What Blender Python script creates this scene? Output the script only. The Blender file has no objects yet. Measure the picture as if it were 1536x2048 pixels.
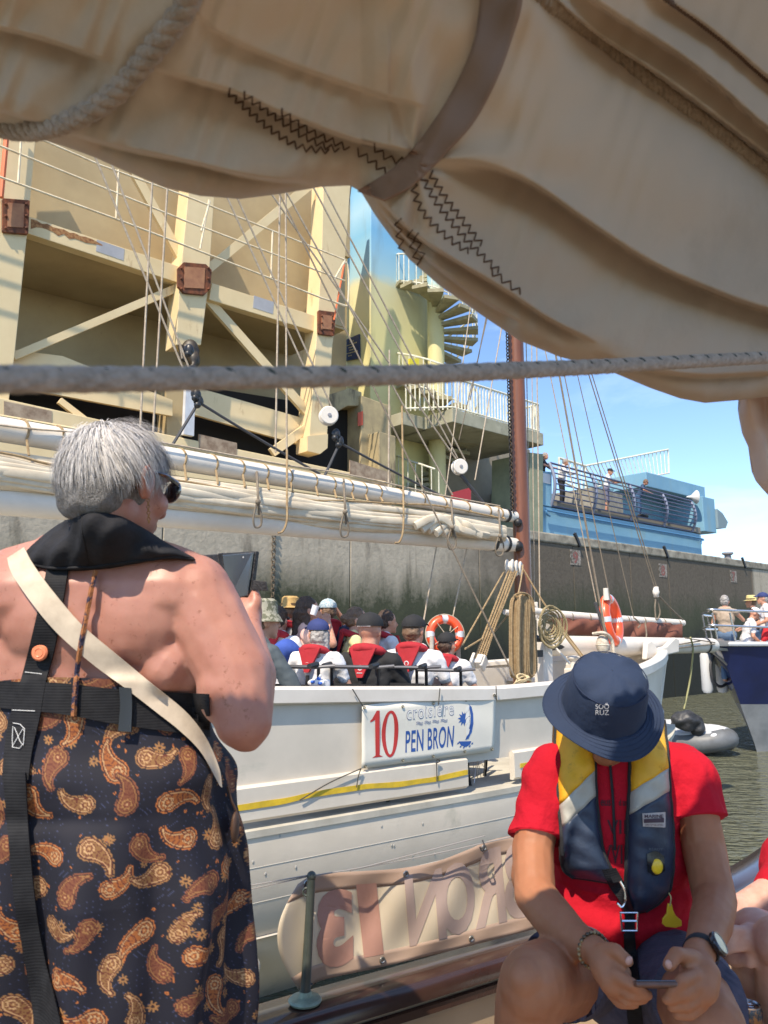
import bpy, bmesh, math, random
import numpy as np
from mathutils import Vector, Matrix
from mathutils.bvhtree import BVHTree
random.seed(7); rng = np.random.default_rng(7)
sc = bpy.context.scene; col = sc.collection
PI = math.pi
# ---------------------------------------------------------------- camera, sky, sun, exposure
EYE = 2.3                       # the eye stands 2.3 m above the water
TH = math.atan(246/1536)        # pitched up nine degrees
CAM = np.array([0, 0, EYE], float)
cd = bpy.data.cameras.new('camera'); cam = bpy.data.objects.new('camera', cd); col.objects.link(cam)
cam.location = (0, 0, EYE); cam.rotation_euler = (PI/2+TH, 0, 0)
cd.sensor_fit = 'HORIZONTAL'; cd.sensor_width = 36; cd.lens = 36; cd.clip_start = .02; cd.clip_end = 3000
cd.dof.use_dof = True; cd.dof.focus_distance = 4.0; cd.dof.aperture_fstop = 11
sc.camera = cam
SUN = np.array([-.26, -.54, .80]); SUN /= np.linalg.norm(SUN)
w = bpy.data.worlds.new("World"); sc.world = w; w.use_nodes = True
nt = w.node_tree; bg = nt.nodes['Background']
sky = nt.nodes.new('ShaderNodeTexSky'); sky.sky_type = 'NISHITA'; sky.sun_disc = False
sky.sun_elevation = math.asin(SUN[2]); sky.sun_rotation = math.atan2(SUN[0], SUN[1])
sky.air_density = .85; sky.dust_density = .08; sky.ozone_density = 2.2
tc = nt.nodes.new('ShaderNodeTexCoord'); mp = nt.nodes.new('ShaderNodeMapping'); mp.inputs['Scale'].default_value = (1.6, 1.6, 7)
mp.inputs['Rotation'].default_value = (0, .15, .4)
nz = nt.nodes.new('ShaderNodeTexNoise'); nz.inputs['Scale'].default_value = 1.7; nz.inputs['Detail'].default_value = 9; nz.inputs['Roughness'].default_value = .62
nz.inputs['Distortion'].default_value = .5
cr = nt.nodes.new('ShaderNodeValToRGB'); cr.color_ramp.elements[0].position = .45; cr.color_ramp.elements[1].position = .8
cr.color_ramp.elements[1].color = (.5, .5, .5, 1)
mx = nt.nodes.new('ShaderNodeMix'); mx.data_type = 'RGBA'; mx.inputs[7].default_value = (5.6, 6.3, 7.0, 1)
nt.links.new(tc.outputs['Generated'], mp.inputs[0]); nt.links.new(mp.outputs[0], nz.inputs['Vector']); nt.links.new(nz.outputs[0], cr.inputs[0])
nt.links.new(cr.outputs[0], mx.inputs[0]); nt.links.new(sky.outputs[0], mx.inputs[6]); ml = nt.nodes.new('ShaderNodeMix'); ml.data_type = 'RGBA'; ml.blend_type = 'MULTIPLY'; ml.inputs[0].default_value = 1; ml.inputs[7].default_value = (.90, .95, 1, 1)
nt.links.new(mx.outputs[2], ml.inputs[6]); nt.links.new(ml.outputs[2], bg.inputs[0])
bg.inputs[1].default_value = .15
sl = bpy.data.lights.new('sun', 'SUN'); sl.energy = 3.8; sl.angle = math.radians(.55); sl.color = (1, .87, .69)
so = bpy.data.objects.new('sun', sl); col.objects.link(so); so.rotation_euler = Vector(SUN).to_track_quat('Z', 'Y').to_euler()
sc.view_settings.view_transform = 'Standard'; sc.view_settings.look = 'None'; sc.view_settings.exposure = .86; sc.view_settings.gamma = 1
sc.cycles.use_denoising = True
sc.cycles.max_bounces = 8; sc.cycles.transparent_max_bounces = 12

# ---------------------------------------------------------------- helpers
def A(*a): return np.array(a, float)
def nrm(v): v = np.asarray(v, float); return v/(np.linalg.norm(v)+1e-12)
def ray(px, py):
    u = (px-768)/1536; v = (1024-py)/1536
    return A(u, math.cos(TH)-v*math.sin(TH), math.sin(TH)+v*math.cos(TH))
def P(px, py, Y): d = ray(px, py); return CAM + d*(Y/d[1])
def PL(pts, Y=None): return [P(p[0], p[1], p[2] if len(p) > 2 else Y) for p in pts]
def PP(px, py, o, n):
    d = ray(px, py); return CAM + d*(np.dot(np.asarray(o)-CAM, n)/np.dot(d, n))
def PZ(px, py, z): d = ray(px, py); return CAM+d*((z-EYE)/d[2])
def pix(p):
    q = np.asarray(p, float)-CAM; z = q[1]*math.cos(TH)+q[2]*math.sin(TH); v = -q[1]*math.sin(TH)+q[2]*math.cos(TH)
    return 768+1536*q[0]/z, 1024-1536*v/z
def lerp(a, b, t): return np.asarray(a, float)*(1-t)+np.asarray(b, float)*t
def cat(pts, n=8, closed=False):
    pts = [np.asarray(p, float) for p in pts]; N = len(pts); out = []
    if N < 3: return [lerp(pts[0], pts[-1], i/n) for i in range(n+1)]
    rngi = range(N) if closed else range(N-1)
    for i in rngi:
        p0 = pts[(i-1) % N] if (closed or i > 0) else 2*pts[0]-pts[1]
        p1, p2 = pts[i], pts[(i+1) % N]
        p3 = pts[(i+2) % N] if (closed or i+2 < N) else 2*p2-p1
        for k in range(n):
            t = k/n
            out.append(.5*((2*p1)+(-p0+p2)*t+(2*p0-5*p1+4*p2-p3)*t*t+(-p0+3*p1-3*p2+p3)*t**3))
    if not closed: out.append(pts[-1])
    return out
def resample(pts, n):
    pts = np.array(pts, float); d = np.r_[0, np.cumsum(np.linalg.norm(np.diff(pts, axis=0), axis=1))]
    t = np.linspace(0, d[-1], n)
    return np.stack([np.interp(t, d, pts[:, k]) for k in range(pts.shape[1])], 1)
def sag(a, b, s, n=12):
    return [lerp(a, b, i/n)-A(0, 0, s*4*(i/n)*(1-i/n)) for i in range(n+1)]
def frame(d, up=(0, 0, 1)):
    d = nrm(d); x = np.cross(up, d)
    if np.linalg.norm(x) < 1e-4: x = np.cross((1, 0, 0), d)
    x = nrm(x); return x, np.cross(d, x), d
def rotm(ax, a): return np.array(Matrix.Rotation(a, 3, Vector(ax)))
def rx(a): return rotm((1, 0, 0), a)
def rz(a): return rotm((0, 0, 1), a)
def ry(a): return rotm((0, 1, 0), a)

MATS = {}
def lin(c): return tuple(x/12.92 if x <= .04045 else ((x+.055)/1.055)**2.4 for x in c)
def mat(name, c1, c2=None, scale=6, rough=.6, bump=0, bscale=None, metal=0, spec=.5, detail=5, lo=.35, hi=.65, stretch=None,
        sss=0, sheen=0, trans=0, attr=None, coat=0, wave=None, c3=None, s3=2.0, lo3=.55, hi3=.7, bdist=.01, stretch3=None, alpha=1):
    if name in MATS: return MATS[name]
    m = bpy.data.materials.new(name); m.use_nodes = True; t = m.node_tree; b = t.nodes['Principled BSDF']; L = t.links.new
    def N(k): return t.nodes.new(k)
    b.inputs['Roughness'].default_value = rough; b.inputs['Metallic'].default_value = metal; b.inputs['Specular IOR Level'].default_value = spec
    b.inputs['Base Color'].default_value = (*c1, 1)
    co = N('ShaderNodeTexCoord'); src = co.outputs['Object']
    mpn = N('ShaderNodeMapping'); L(src, mpn.inputs[0])
    if stretch: mpn.inputs['Scale'].default_value = stretch
    colout = None
    if attr:
        a_ = N('ShaderNodeAttribute'); a_.attribute_name = attr; colout = a_.outputs['Color']
    if c2 is not None:
        n = N('ShaderNodeTexNoise'); n.inputs['Scale'].default_value = scale; n.inputs['Detail'].default_value = detail; n.inputs['Roughness'].default_value = .6
        L(mpn.outputs[0], n.inputs['Vector'])
        r = N('ShaderNodeMapRange'); r.inputs[1].default_value = lo; r.inputs[2].default_value = hi; L(n.outputs[0], r.inputs[0])
        x = N('ShaderNodeMix'); x.data_type = 'RGBA'; x.inputs[6].default_value = (*c1, 1); x.inputs[7].default_value = (*c2, 1)
        if attr:
            x.blend_type = 'MULTIPLY'; L(colout, x.inputs[6])
        L(r.outputs[0], x.inputs[0]); colout = x.outputs[2]
    if c3 is not None:
        mp3 = N('ShaderNodeMapping'); L(src, mp3.inputs[0])
        if stretch3: mp3.inputs['Scale'].default_value = stretch3
        n = N('ShaderNodeTexNoise'); n.inputs['Scale'].default_value = s3; n.inputs['Detail'].default_value = 7; n.inputs['Roughness'].default_value = .7
        L(mp3.outputs[0], n.inputs['Vector'])
        r = N('ShaderNodeMapRange'); r.inputs[1].default_value = lo3; r.inputs[2].default_value = hi3; L(n.outputs[0], r.inputs[0])
        x = N('ShaderNodeMix'); x.data_type = 'RGBA'; x.inputs[7].default_value = (*c3, 1)
        if colout: L(colout, x.inputs[6])
        else: x.inputs[6].default_value = (*c1, 1)
        L(r.outputs[0], x.inputs[0]); colout = x.outputs[2]
    if colout: L(colout, b.inputs['Base Color'])
    if bump or wave:
        bp = N('ShaderNodeBump'); bp.inputs['Strength'].default_value = min(1, bump or wave[1]); bp.inputs['Distance'].default_value = bdist
        if wave:
            wv = N('ShaderNodeTexWave'); wv.inputs['Scale'].default_value = wave[0]; wv.inputs['Distortion'].default_value = wave[2] if len(wave) > 2 else .5
            if len(wave) > 3: wv.bands_direction = wave[3]
            else: wv.bands_direction = 'DIAGONAL'
            L(mpn.outputs[0], wv.inputs['Vector']); L(wv.outputs['Fac'], bp.inputs['Height'])
        else:
            n2 = N('ShaderNodeTexNoise'); n2.inputs['Scale'].default_value = bscale or scale*3; n2.inputs['Detail'].default_value = 6
            L(mpn.outputs[0], n2.inputs['Vector']); L(n2.outputs[0], bp.inputs['Height'])
        L(bp.outputs[0], b.inputs['Normal'])
    if sss:
        b.inputs['Subsurface Weight'].default_value = sss; b.inputs['Subsurface Radius'].default_value = (1, .35, .2); b.inputs['Subsurface Scale'].default_value = .008
    if sheen: b.inputs['Sheen Weight'].default_value = sheen
    if coat: b.inputs['Coat Weight'].default_value = coat; b.inputs['Coat Roughness'].default_value = .15
    if trans:
        tr = N('ShaderNodeBsdfTranslucent'); mxs = N('ShaderNodeMixShader'); mxs.inputs[0].default_value = trans
        if colout: L(colout, tr.inputs[0])
        else: tr.inputs[0].default_value = (*c1, 1)
        L(b.outputs[0], mxs.inputs[1]); L(tr.outputs[0], mxs.inputs[2]); L(mxs.outputs[0], t.nodes['Material Output'].inputs[0])
    MATS[name] = m; return m

OFF = {}
def props(o, label=None, cat=None, group=None, kind=None):
    if label: o['label'] = label
    if cat: o['category'] = cat
    if group: o['group'] = group
    if kind: o['kind'] = kind
    return o
def T(name, label, cat, loc, group=None, kind=None):
    o = bpy.data.objects.new(name, None); col.objects.link(o); o.location = tuple(loc); o.empty_display_size = .1
    OFF[o] = np.asarray(loc, float); return props(o, label, cat, group, kind)
def newobj(name, me, parent, base=None):
    o = bpy.data.objects.new(name, me); col.objects.link(o)
    if parent is not None: o.parent = parent; OFF[o] = OFF[parent]
    else: OFF[o] = np.asarray(base if base is not None else (0, 0, 0), float); o.location = tuple(OFF[o])
    return o
class MB:
    def __init__(s): s.v = []; s.f = []; s.n = 0; s.c = []
    def add(s, v, f, c=None):
        v = np.asarray(v, float); s.v.append(v)
        n = s.n
        for q in f: s.f.append([i+n for i in q])
        s.c.append(np.tile(np.asarray(c if c is not None else (1, 1, 1), float), (len(v), 1)) if (c is None or np.ndim(c) == 1) else np.asarray(c, float))
        s.n += len(v); return s
    def box(s, c, h, R=None, taper=1.0):
        v = np.array([[x, y, z] for z in (-1, 1) for y in (-1, 1) for x in (-1, 1)], float)*np.asarray(h)
        if taper != 1: v[4:, :2] *= taper
        if R is not None: v = v@np.asarray(R).T
        return s.add(v+np.asarray(c), [(0, 2, 3, 1), (4, 5, 7, 6), (0, 1, 5, 4), (2, 6, 7, 3), (0, 4, 6, 2), (1, 3, 7, 5)])
    def bar(s, a, b, w, t, up=(0, 0, 1)):        # rectangular bar a-b, width w (sideways), t (along up)
        a, b = np.asarray(a, float), np.asarray(b, float); x, y, d = frame(b-a, up)
        return s.box((a+b)/2, (w/2, t/2, np.linalg.norm(b-a)/2), np.stack([x, y, d], 1))
    def tube(s, pts, r, seg=8, closed=False, flat=1.0, up=(0, 0, 1)):
        pts = np.array(pts, float); N = len(pts); r = np.broadcast_to(r, (N,))
        tg = np.gradient(pts, axis=0) if not closed else np.roll(pts, -1, 0)-np.roll(pts, 1, 0)
        x, y, d = frame(tg[0], up); V = []
        for i in range(N):
            d = nrm(tg[i]); x = nrm(x-d*np.dot(x, d)); y = np.cross(d, x)
            for k in range(seg):
                a = 2*PI*k/seg; V.append(pts[i]+r[i]*(math.cos(a)*x+math.sin(a)*y*flat))
        F = []
        for i in range(N if closed else N-1):
            j = (i+1) % N
            for k in range(seg):
                F.append((i*seg+k, i*seg+(k+1) % seg, j*seg+(k+1) % seg, j*seg+k))
        if not closed: F.append(tuple(range(seg))[::-1]); F.append(tuple((N-1)*seg+k for k in range(seg)))
        return s.add(V, F)
    def ell(s, c, r, R=None, seg=16, rings=10):
        r = np.broadcast_to(r, (3,)); V = [(0, 0, -1)]
        for i in range(1, rings):
            ph = PI*i/rings
            for k in range(seg): V.append((math.sin(ph)*math.cos(2*PI*k/seg), math.sin(ph)*math.sin(2*PI*k/seg), -math.cos(ph)))
        V.append((0, 0, 1)); V = np.array(V)*r
        if R is not None: V = V@np.asarray(R).T
        F = [(0, 1+(k+1) % seg, 1+k) for k in range(seg)]
        for i in range(rings-2):
            for k in range(seg): F.append((1+i*seg+k, 1+i*seg+(k+1) % seg, 1+(i+1)*seg+(k+1) % seg, 1+(i+1)*seg+k))
        L = len(V)-1; b0 = 1+(rings-2)*seg
        F += [(b0+k, b0+(k+1) % seg, L) for k in range(seg)]
        return s.add(V+np.asarray(c), F)
    def cap(s, a, b, ra, rb, seg=14, flat=1.0, up=(0, 1, 0)):   # tapered capsule; flat scales it along up
        a, b = np.asarray(a, float), np.asarray(b, float); x, y, d = frame(b-a, up); L = np.linalg.norm(b-a)
        pr = [(-ra*math.cos(t), ra*math.sin(t)) for t in np.linspace(0.08, PI/2, 5)]+[(L+rb*math.sin(t), rb*math.cos(t)) for t in np.linspace(0, PI/2-.08, 5)]
        V = []
        for z, r in pr:
            for k in range(seg): q = 2*PI*k/seg; V.append(a+d*z+r*(math.cos(q)*x+math.sin(q)*y*flat))
        F = [(i*seg+k, i*seg+(k+1) % seg, (i+1)*seg+(k+1) % seg, (i+1)*seg+k) for i in range(len(pr)-1) for k in range(seg)]
        F += [tuple(range(seg))[::-1], tuple((len(pr)-1)*seg+k for k in range(seg))]
        return s.add(V, F)
    def chain(s, pts, rs, **k):
        for i in range(len(pts)-1): s.cap(pts[i], pts[i+1], rs[i], rs[i+1], **k)
        return s
    def lathe(s, prof, o, axis=(0, 0, 1), seg=24, capped=False):
        x, y, d = frame(axis, (0, 1, 0) if abs(nrm(axis)[2]) > .9 else (0, 0, 1)); o = np.asarray(o, float); V = []
        for r, z in prof:
            for k in range(seg): q = 2*PI*k/seg; V.append(o+d*z+r*(math.cos(q)*x+math.sin(q)*y))
        F = [(i*seg+k, i*seg+(k+1) % seg, (i+1)*seg+(k+1) % seg, (i+1)*seg+k) for i in range(len(prof)-1) for k in range(seg)]
        if capped: F += [tuple(range(seg))[::-1], tuple((len(prof)-1)*seg+k for k in range(seg))]
        return s.add(V, F)
    def torus(s, c, axis, R, r, seg=32, sr=12):
        x, y, d = frame(axis); c = np.asarray(c, float)
        return s.tube([c+R*(math.cos(q)*x+math.sin(q)*y) for q in np.linspace(0, 2*PI, seg, endpoint=False)], r, sr, closed=True)
    def grid(s, G, c=None, cu=False):
        G = np.asarray(G, float); n, m = G.shape[:2]; F = []
        for i in range(n-1):
            for j in range(m-1): F.append((i*m+j, i*m+j+1, (i+1)*m+j+1, (i+1)*m+j))
            if cu: F.append((i*m+m-1, i*m, (i+1)*m, (i+1)*m+m-1))
        return s.add(G.reshape(-1, 3), F, None if c is None else np.asarray(c).reshape(-1, 3))
    def shell(s, G, th):                         # a grid given thickness th (vector field or vector)
        G = np.asarray(G, float); n, m = G.shape[:2]; H = G+th; o = n*m; V = np.concatenate([G.reshape(-1, 3), H.reshape(-1, 3)]); F = []
        for i in range(n-1):
            for j in range(m-1):
                a, b, c, d = i*m+j, i*m+j+1, (i+1)*m+j+1, (i+1)*m+j
                F.append((a, b, c, d)); F.append((o+d, o+c, o+b, o+a))
        for i in range(n-1):
            a, d = i*m, (i+1)*m; F.append((a, d, o+d, o+a)); a, d = i*m+m-1, (i+1)*m+m-1; F.append((d, a, o+a, o+d))
        for j in range(m-1):
            a, b = j, j+1; F.append((b, a, o+a, o+b)); a, b = (n-1)*m+j, (n-1)*m+j+1; F.append((a, b, o+b, o+a))
        return s.add(V, F)
    def prism(s, poly, d):
        poly = np.array(poly, float); n = len(poly); V = np.concatenate([poly, poly+np.asarray(d)])
        F = [tuple(range(n))[::-1], tuple(range(n, 2*n))]+[(i, (i+1) % n, n+(i+1) % n, n+i) for i in range(n)]
        return s.add(V, F)
    def build(s, name, m, parent=None, label=None, cat=None, group=None, kind=None, base=None, smooth=True, bevel=0, vox=0, sm=0, recalc=True, colors=False, sub=0, disp=None, ang=40, cuts=()):
        V = np.concatenate(s.v)
        if base is None and parent is None: base = A((V[:, 0].min()+V[:, 0].max())/2, (V[:, 1].min()+V[:, 1].max())/2, V[:, 2].min())
        off = OFF[parent] if parent is not None else np.asarray(base, float)
        me = bpy.data.meshes.new(name); me.from_pydata((V-off).tolist(), [], s.f); me.update()
        if colors:
            ca = me.color_attributes.new('Col', 'FLOAT_COLOR', 'POINT'); C = np.concatenate(s.c); ca.data.foreach_set('color', np.c_[C, np.ones(len(C))].astype(np.float32).ravel())
        if recalc and not vox:
            bm = bmesh.new(); bm.from_mesh(me); bmesh.ops.recalc_face_normals(bm, faces=bm.faces); bm.to_mesh(me); bm.free()
        if vox or bevel or sub:
            t = bpy.data.objects.new('tmp', me); col.objects.link(t)
            if vox:
                q = t.modifiers.new('r', 'REMESH'); q.mode = 'VOXEL'; q.voxel_size = vox; q.adaptivity = 0
                if sm: q = t.modifiers.new('s', 'SMOOTH'); q.factor = .5; q.iterations = sm
            if sub: q = t.modifiers.new('u', 'SUBSURF'); q.levels = sub; q.render_levels = sub
            if bevel: q = t.modifiers.new('b', 'BEVEL'); q.width = bevel; q.segments = 2; q.limit_method = 'ANGLE'; q.angle_limit = math.radians(35)
            dg = bpy.context.evaluated_depsgraph_get(); me2 = bpy.data.meshes.new_from_object(t.evaluated_get(dg)); bpy.data.objects.remove(t); bpy.data.meshes.remove(me); me = me2
            me.name = name
        if cuts:
            bm = bmesh.new(); bm.from_mesh(me)
            for c_, n_, r_ in cuts:
                c_ = Vector(np.asarray(c_)-off); fs_ = [f for f in bm.faces if (f.calc_center_median()-c_).length < r_]
                gm = list({v for f in fs_ for v in f.verts})+list({e for f in fs_ for e in f.edges})+fs_
                bmesh.ops.bisect_plane(bm, geom=gm, plane_co=c_, plane_no=Vector(n_), clear_outer=True)
            bmesh.ops.holes_fill(bm, edges=[e for e in bm.edges if e.is_boundary], sides=0); bm.to_mesh(me); bm.free()
        if disp is not None:
            n = len(me.vertices); a = np.empty(n*3, np.float32); me.vertices.foreach_get('co', a); b_ = np.empty(n*3, np.float32); me.vertices.foreach_get('normal', b_)
            a = a.reshape(-1, 3); b_ = b_.reshape(-1, 3); a2 = a+b_*np.asarray(disp(a+off, b_))[:, None]; me.vertices.foreach_set('co', a2.astype(np.float32).ravel()); me.update()
        if smooth:
            me.polygons.foreach_set('use_smooth', [True]*len(me.polygons))
            if not vox and ang < 180: me.set_sharp_from_angle(angle=math.radians(ang))
        me.materials.clear(); me.materials.append(m)
        o = newobj(name, me, parent, off)
        return props(o, label, cat, group, kind)
def bvh(o):
    me = o.data; V = [Vector(v.co)+Vector(OFF[o]) for v in me.vertices]; return BVHTree.FromPolygons(V, [tuple(p.vertices) for p in me.polygons])
def multibvh(objs):
    V = []; F = []
    for o in objs:
        k = len(V); V += [Vector(v.co)+Vector(OFF[o]) for v in o.data.vertices]; F += [tuple(i+k for i in p.vertices) for p in o.data.polygons]
    return BVHTree.FromPolygons(V, F)
def drape(bv, ea, eb, n, m, lift=.004, th=.004, Y=None, smooth=3, curve=True, puff=0):
    """a strip of cloth between two edges, laid on a body and given thickness"""
    if curve and len(ea) > 2: ea = cat(ea, 8)
    if curve and len(eb) > 2: eb = cat(eb, 8)
    ea = resample(ea, n); eb = resample(eb, n); D = np.full((n, m), np.nan); px = np.zeros((n, m, 2))
    for i in range(n):
        for j in range(m):
            q = lerp(ea[i], eb[i], j/(m-1)); px[i, j] = q; d = Vector(ray(*q)).normalized()
            h = bv.ray_cast(Vector(CAM), d)
            if h[0] is not None: D[i, j] = h[0][1]
    if Y is None: Y = np.nanmedian(D)
    for _ in range(n+m):
        bad = np.isnan(D)
        if not bad.any() or bad.all(): break
        E = np.pad(D, 1, constant_values=np.nan); st = np.stack([E[:-2, 1:-1], E[2:, 1:-1], E[1:-1, :-2], E[1:-1, 2:]])
        with np.errstate(all='ignore'):
            import warnings
            with warnings.catch_warnings(): warnings.simplefilter('ignore'); mm = np.nanmean(st, axis=0)
        D[bad] = mm[bad]
    D[np.isnan(D)] = Y; D0 = D.copy()
    for _ in range(smooth):
        E = np.pad(D, 1, mode='edge'); D = (E[:-2, 1:-1]+E[2:, 1:-1]+E[1:-1, :-2]+E[1:-1, 2:]+D*2)/6; D = np.minimum(D, D0)
    G = np.zeros((n, m, 3))
    for i in range(n):
        for j in range(m):
            pf = puff*math.sin(PI*j/(m-1))**.6*min(1, 4*i/n, 4*(n-1-i)/n+.3) if puff else 0
            G[i, j] = P(px[i, j][0], px[i, j][1], D[i, j]-lift-th-pf)
    return G
def strip(bv, ea, eb, n, m, name, mt, parent, lift=.004, th=.004, mb=None, **k):
    kw = {q: k.pop(q) for q in ('Y', 'smooth', 'curve', 'puff') if q in k}
    G = drape(bv, ea, eb, n, m, lift, th, **kw); M_ = mb or MB(); M_.shell(G, A(0, th, -.15*th))
    return M_.build(name, mt, parent, **k) if mb is None else M_
def textpoly(txt, size=1, bold=0, sx=1, space=1, shear=0):
    cu = bpy.data.curves.new('t', 'FONT'); cu.body = txt; cu.size = size; cu.offset = bold; cu.space_character = space; cu.shear = shear; cu.resolution_u = 4
    o = bpy.data.objects.new('t', cu); col.objects.link(o); dg = bpy.context.evaluated_depsgraph_get(); me = bpy.data.meshes.new_from_object(o.evaluated_get(dg))
    V = np.array([v.co[:] for v in me.vertices]); F = [tuple(p.vertices) for p in me.polygons]; bpy.data.objects.remove(o); bpy.data.curves.remove(cu); bpy.data.meshes.remove(me)
    V[:, 0] *= sx; V[:, 0] -= V[:, 0].min(); V[:, 1] -= V[:, 1].min(); return V[:, :2], F
def quadmap(V, c00, c10, c11, c01, norm=True):      # 2D verts into a 3D quad: bottom-left, bottom-right, top-right, top-left
    u = V[:, 0:1]; v = V[:, 1:2]
    if norm: u = u/u.max(); v = v/v.max()
    return (1-u)*(1-v)*c00+u*(1-v)*c10+u*v*c11+(1-u)*v*c01
def rope(pts, r, strands=3, pitch=None, seg=6, mb=None):
    """laid rope: strands twisted round the line"""
    mb = mb or MB(); pts = np.array(pts, float); L = np.r_[0, np.cumsum(np.linalg.norm(np.diff(pts, axis=0), axis=1))]; pitch = pitch or r*7
    n = max(8, int(L[-1]/pitch*7)); q = resample(pts, n); tg = np.gradient(q, axis=0); x, y, d = frame(tg[0]); X = []; Yv = []
    for i in range(n): d = nrm(tg[i]); x = nrm(x-d*np.dot(x, d)); X.append(x); Yv.append(np.cross(d, x))
    X = np.array(X); Yv = np.array(Yv); a = np.linspace(0, L[-1], n)/pitch*2*PI
    for k in range(strands):
        b = a+2*PI*k/strands; mb.tube(q+(np.cos(b)[:, None]*X+np.sin(b)[:, None]*Yv)*r*.5, r*.55, seg)
    return mb
def vnoise(p, f=1., seed=0):                     # cheap smooth noise for displacement, -1..1
    p = np.asarray(p)*f+seed*7.3; return (np.sin(p[..., 0]*1.7+1.3*np.sin(p[..., 1]*1.1+seed))+np.sin(p[..., 1]*1.9+1.7*np.sin(p[..., 2]*1.3+.7))+np.sin(p[..., 2]*2.1+1.1*np.sin(p[..., 0]*1.5+2.)))/3
# ---------------------------------------------------------------- setting: water, quay, lock structures
W0 = P(1070, 1062, 24.2); WD = nrm(A(10.9, 9.56, 0)); WN = A(WD[1], -WD[0], 0); QZ = W0[2]
def wq(px, py, off=0):               # pixel -> (s, z) on the vertical plane parallel to the quay, off metres in front of it
    p = PP(px, py, W0+WN*off, WN); return np.dot(p-W0, WD), p[2]
def wp(s, off, z): q = W0+WD*s+WN*off; return A(q[0], q[1], z)
def wx(px, py, off=0): s, z = wq(px, py, off); return wp(s, off, z)
def qpr(mb, pts, off, depth): return mb.prism([wx(x, y, off) for x, y in pts], -WN*depth)
RW = np.stack([WD, -WN, A(0, 0, 1)], 1)     # local x along wall, y into wall, z up
def wbox(mb, s0, s1, o0, o1, z0, z1): return mb.box(wp((s0+s1)/2, (o0+o1)/2, (z0+z1)/2), (abs(s1-s0)/2, abs(o1-o0)/2, abs(z1-z0)/2), RW)
def wbar(mb, a, b, wd, off, dep=.05, off2=None):
    pa, pb = wx(*a, off), wx(*b, off if off2 is None else off2); return mb.bar(pa, pb, dep, wd, WN) if False else mb.bar(pa, pb, wd, dep, WN)
def wtube(mb, a, b, r, off, seg=6): return mb.tube([wx(*a, off), wx(*b, off)], r, seg)

# water
m = bpy.data.materials.new('harbour water'); m.use_nodes = True; t = m.node_tree; b = t.nodes['Principled BSDF']; MATS['water'] = m
b.inputs['Base Color'].default_value = (.115, .118, .078, 1); b.inputs['Roughness'].default_value = .06; b.inputs['IOR'].default_value = 1.33
co = t.nodes.new('ShaderNodeTexCoord'); hs = []
for scl, st, rot in ((1.1, (1, 2.2, 1), .5), (3.4, (1, 2.6, 1), -.15), (9, (1, 1.6, 1), .3)):
    mpp = t.nodes.new('ShaderNodeMapping'); mpp.inputs['Scale'].default_value = st; mpp.inputs['Rotation'].default_value = (0, 0, rot); t.links.new(co.outputs['Object'], mpp.inputs[0])
    n = t.nodes.new('ShaderNodeTexNoise'); n.inputs['Scale'].default_value = scl; n.inputs['Detail'].default_value = 2; n.inputs['Distortion'].default_value = .6; t.links.new(mpp.outputs[0], n.inputs['Vector']); hs.append((n, scl))
prev = None
for n, s_ in hs:
    bp = t.nodes.new('ShaderNodeBump'); bp.inputs['Strength'].default_value = 1; bp.inputs['Distance'].default_value = {1.1: .2, 3.4: .16, 9: .03}[s_]
    t.links.new(n.outputs[0], bp.inputs['Height'])
    if prev: t.links.new(prev.outputs[0], bp.inputs['Normal'])
    prev = bp
t.links.new(prev.outputs[0], b.inputs['Normal'])
mb = MB(); mb.add([(-600, -300, 0), (900, -300, 0), (900, 1500, 0), (-600, 1500, 0)], [(0, 1, 2, 3)])
mb.build('water', m, kind='structure', smooth=False, recalc=False)

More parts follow.
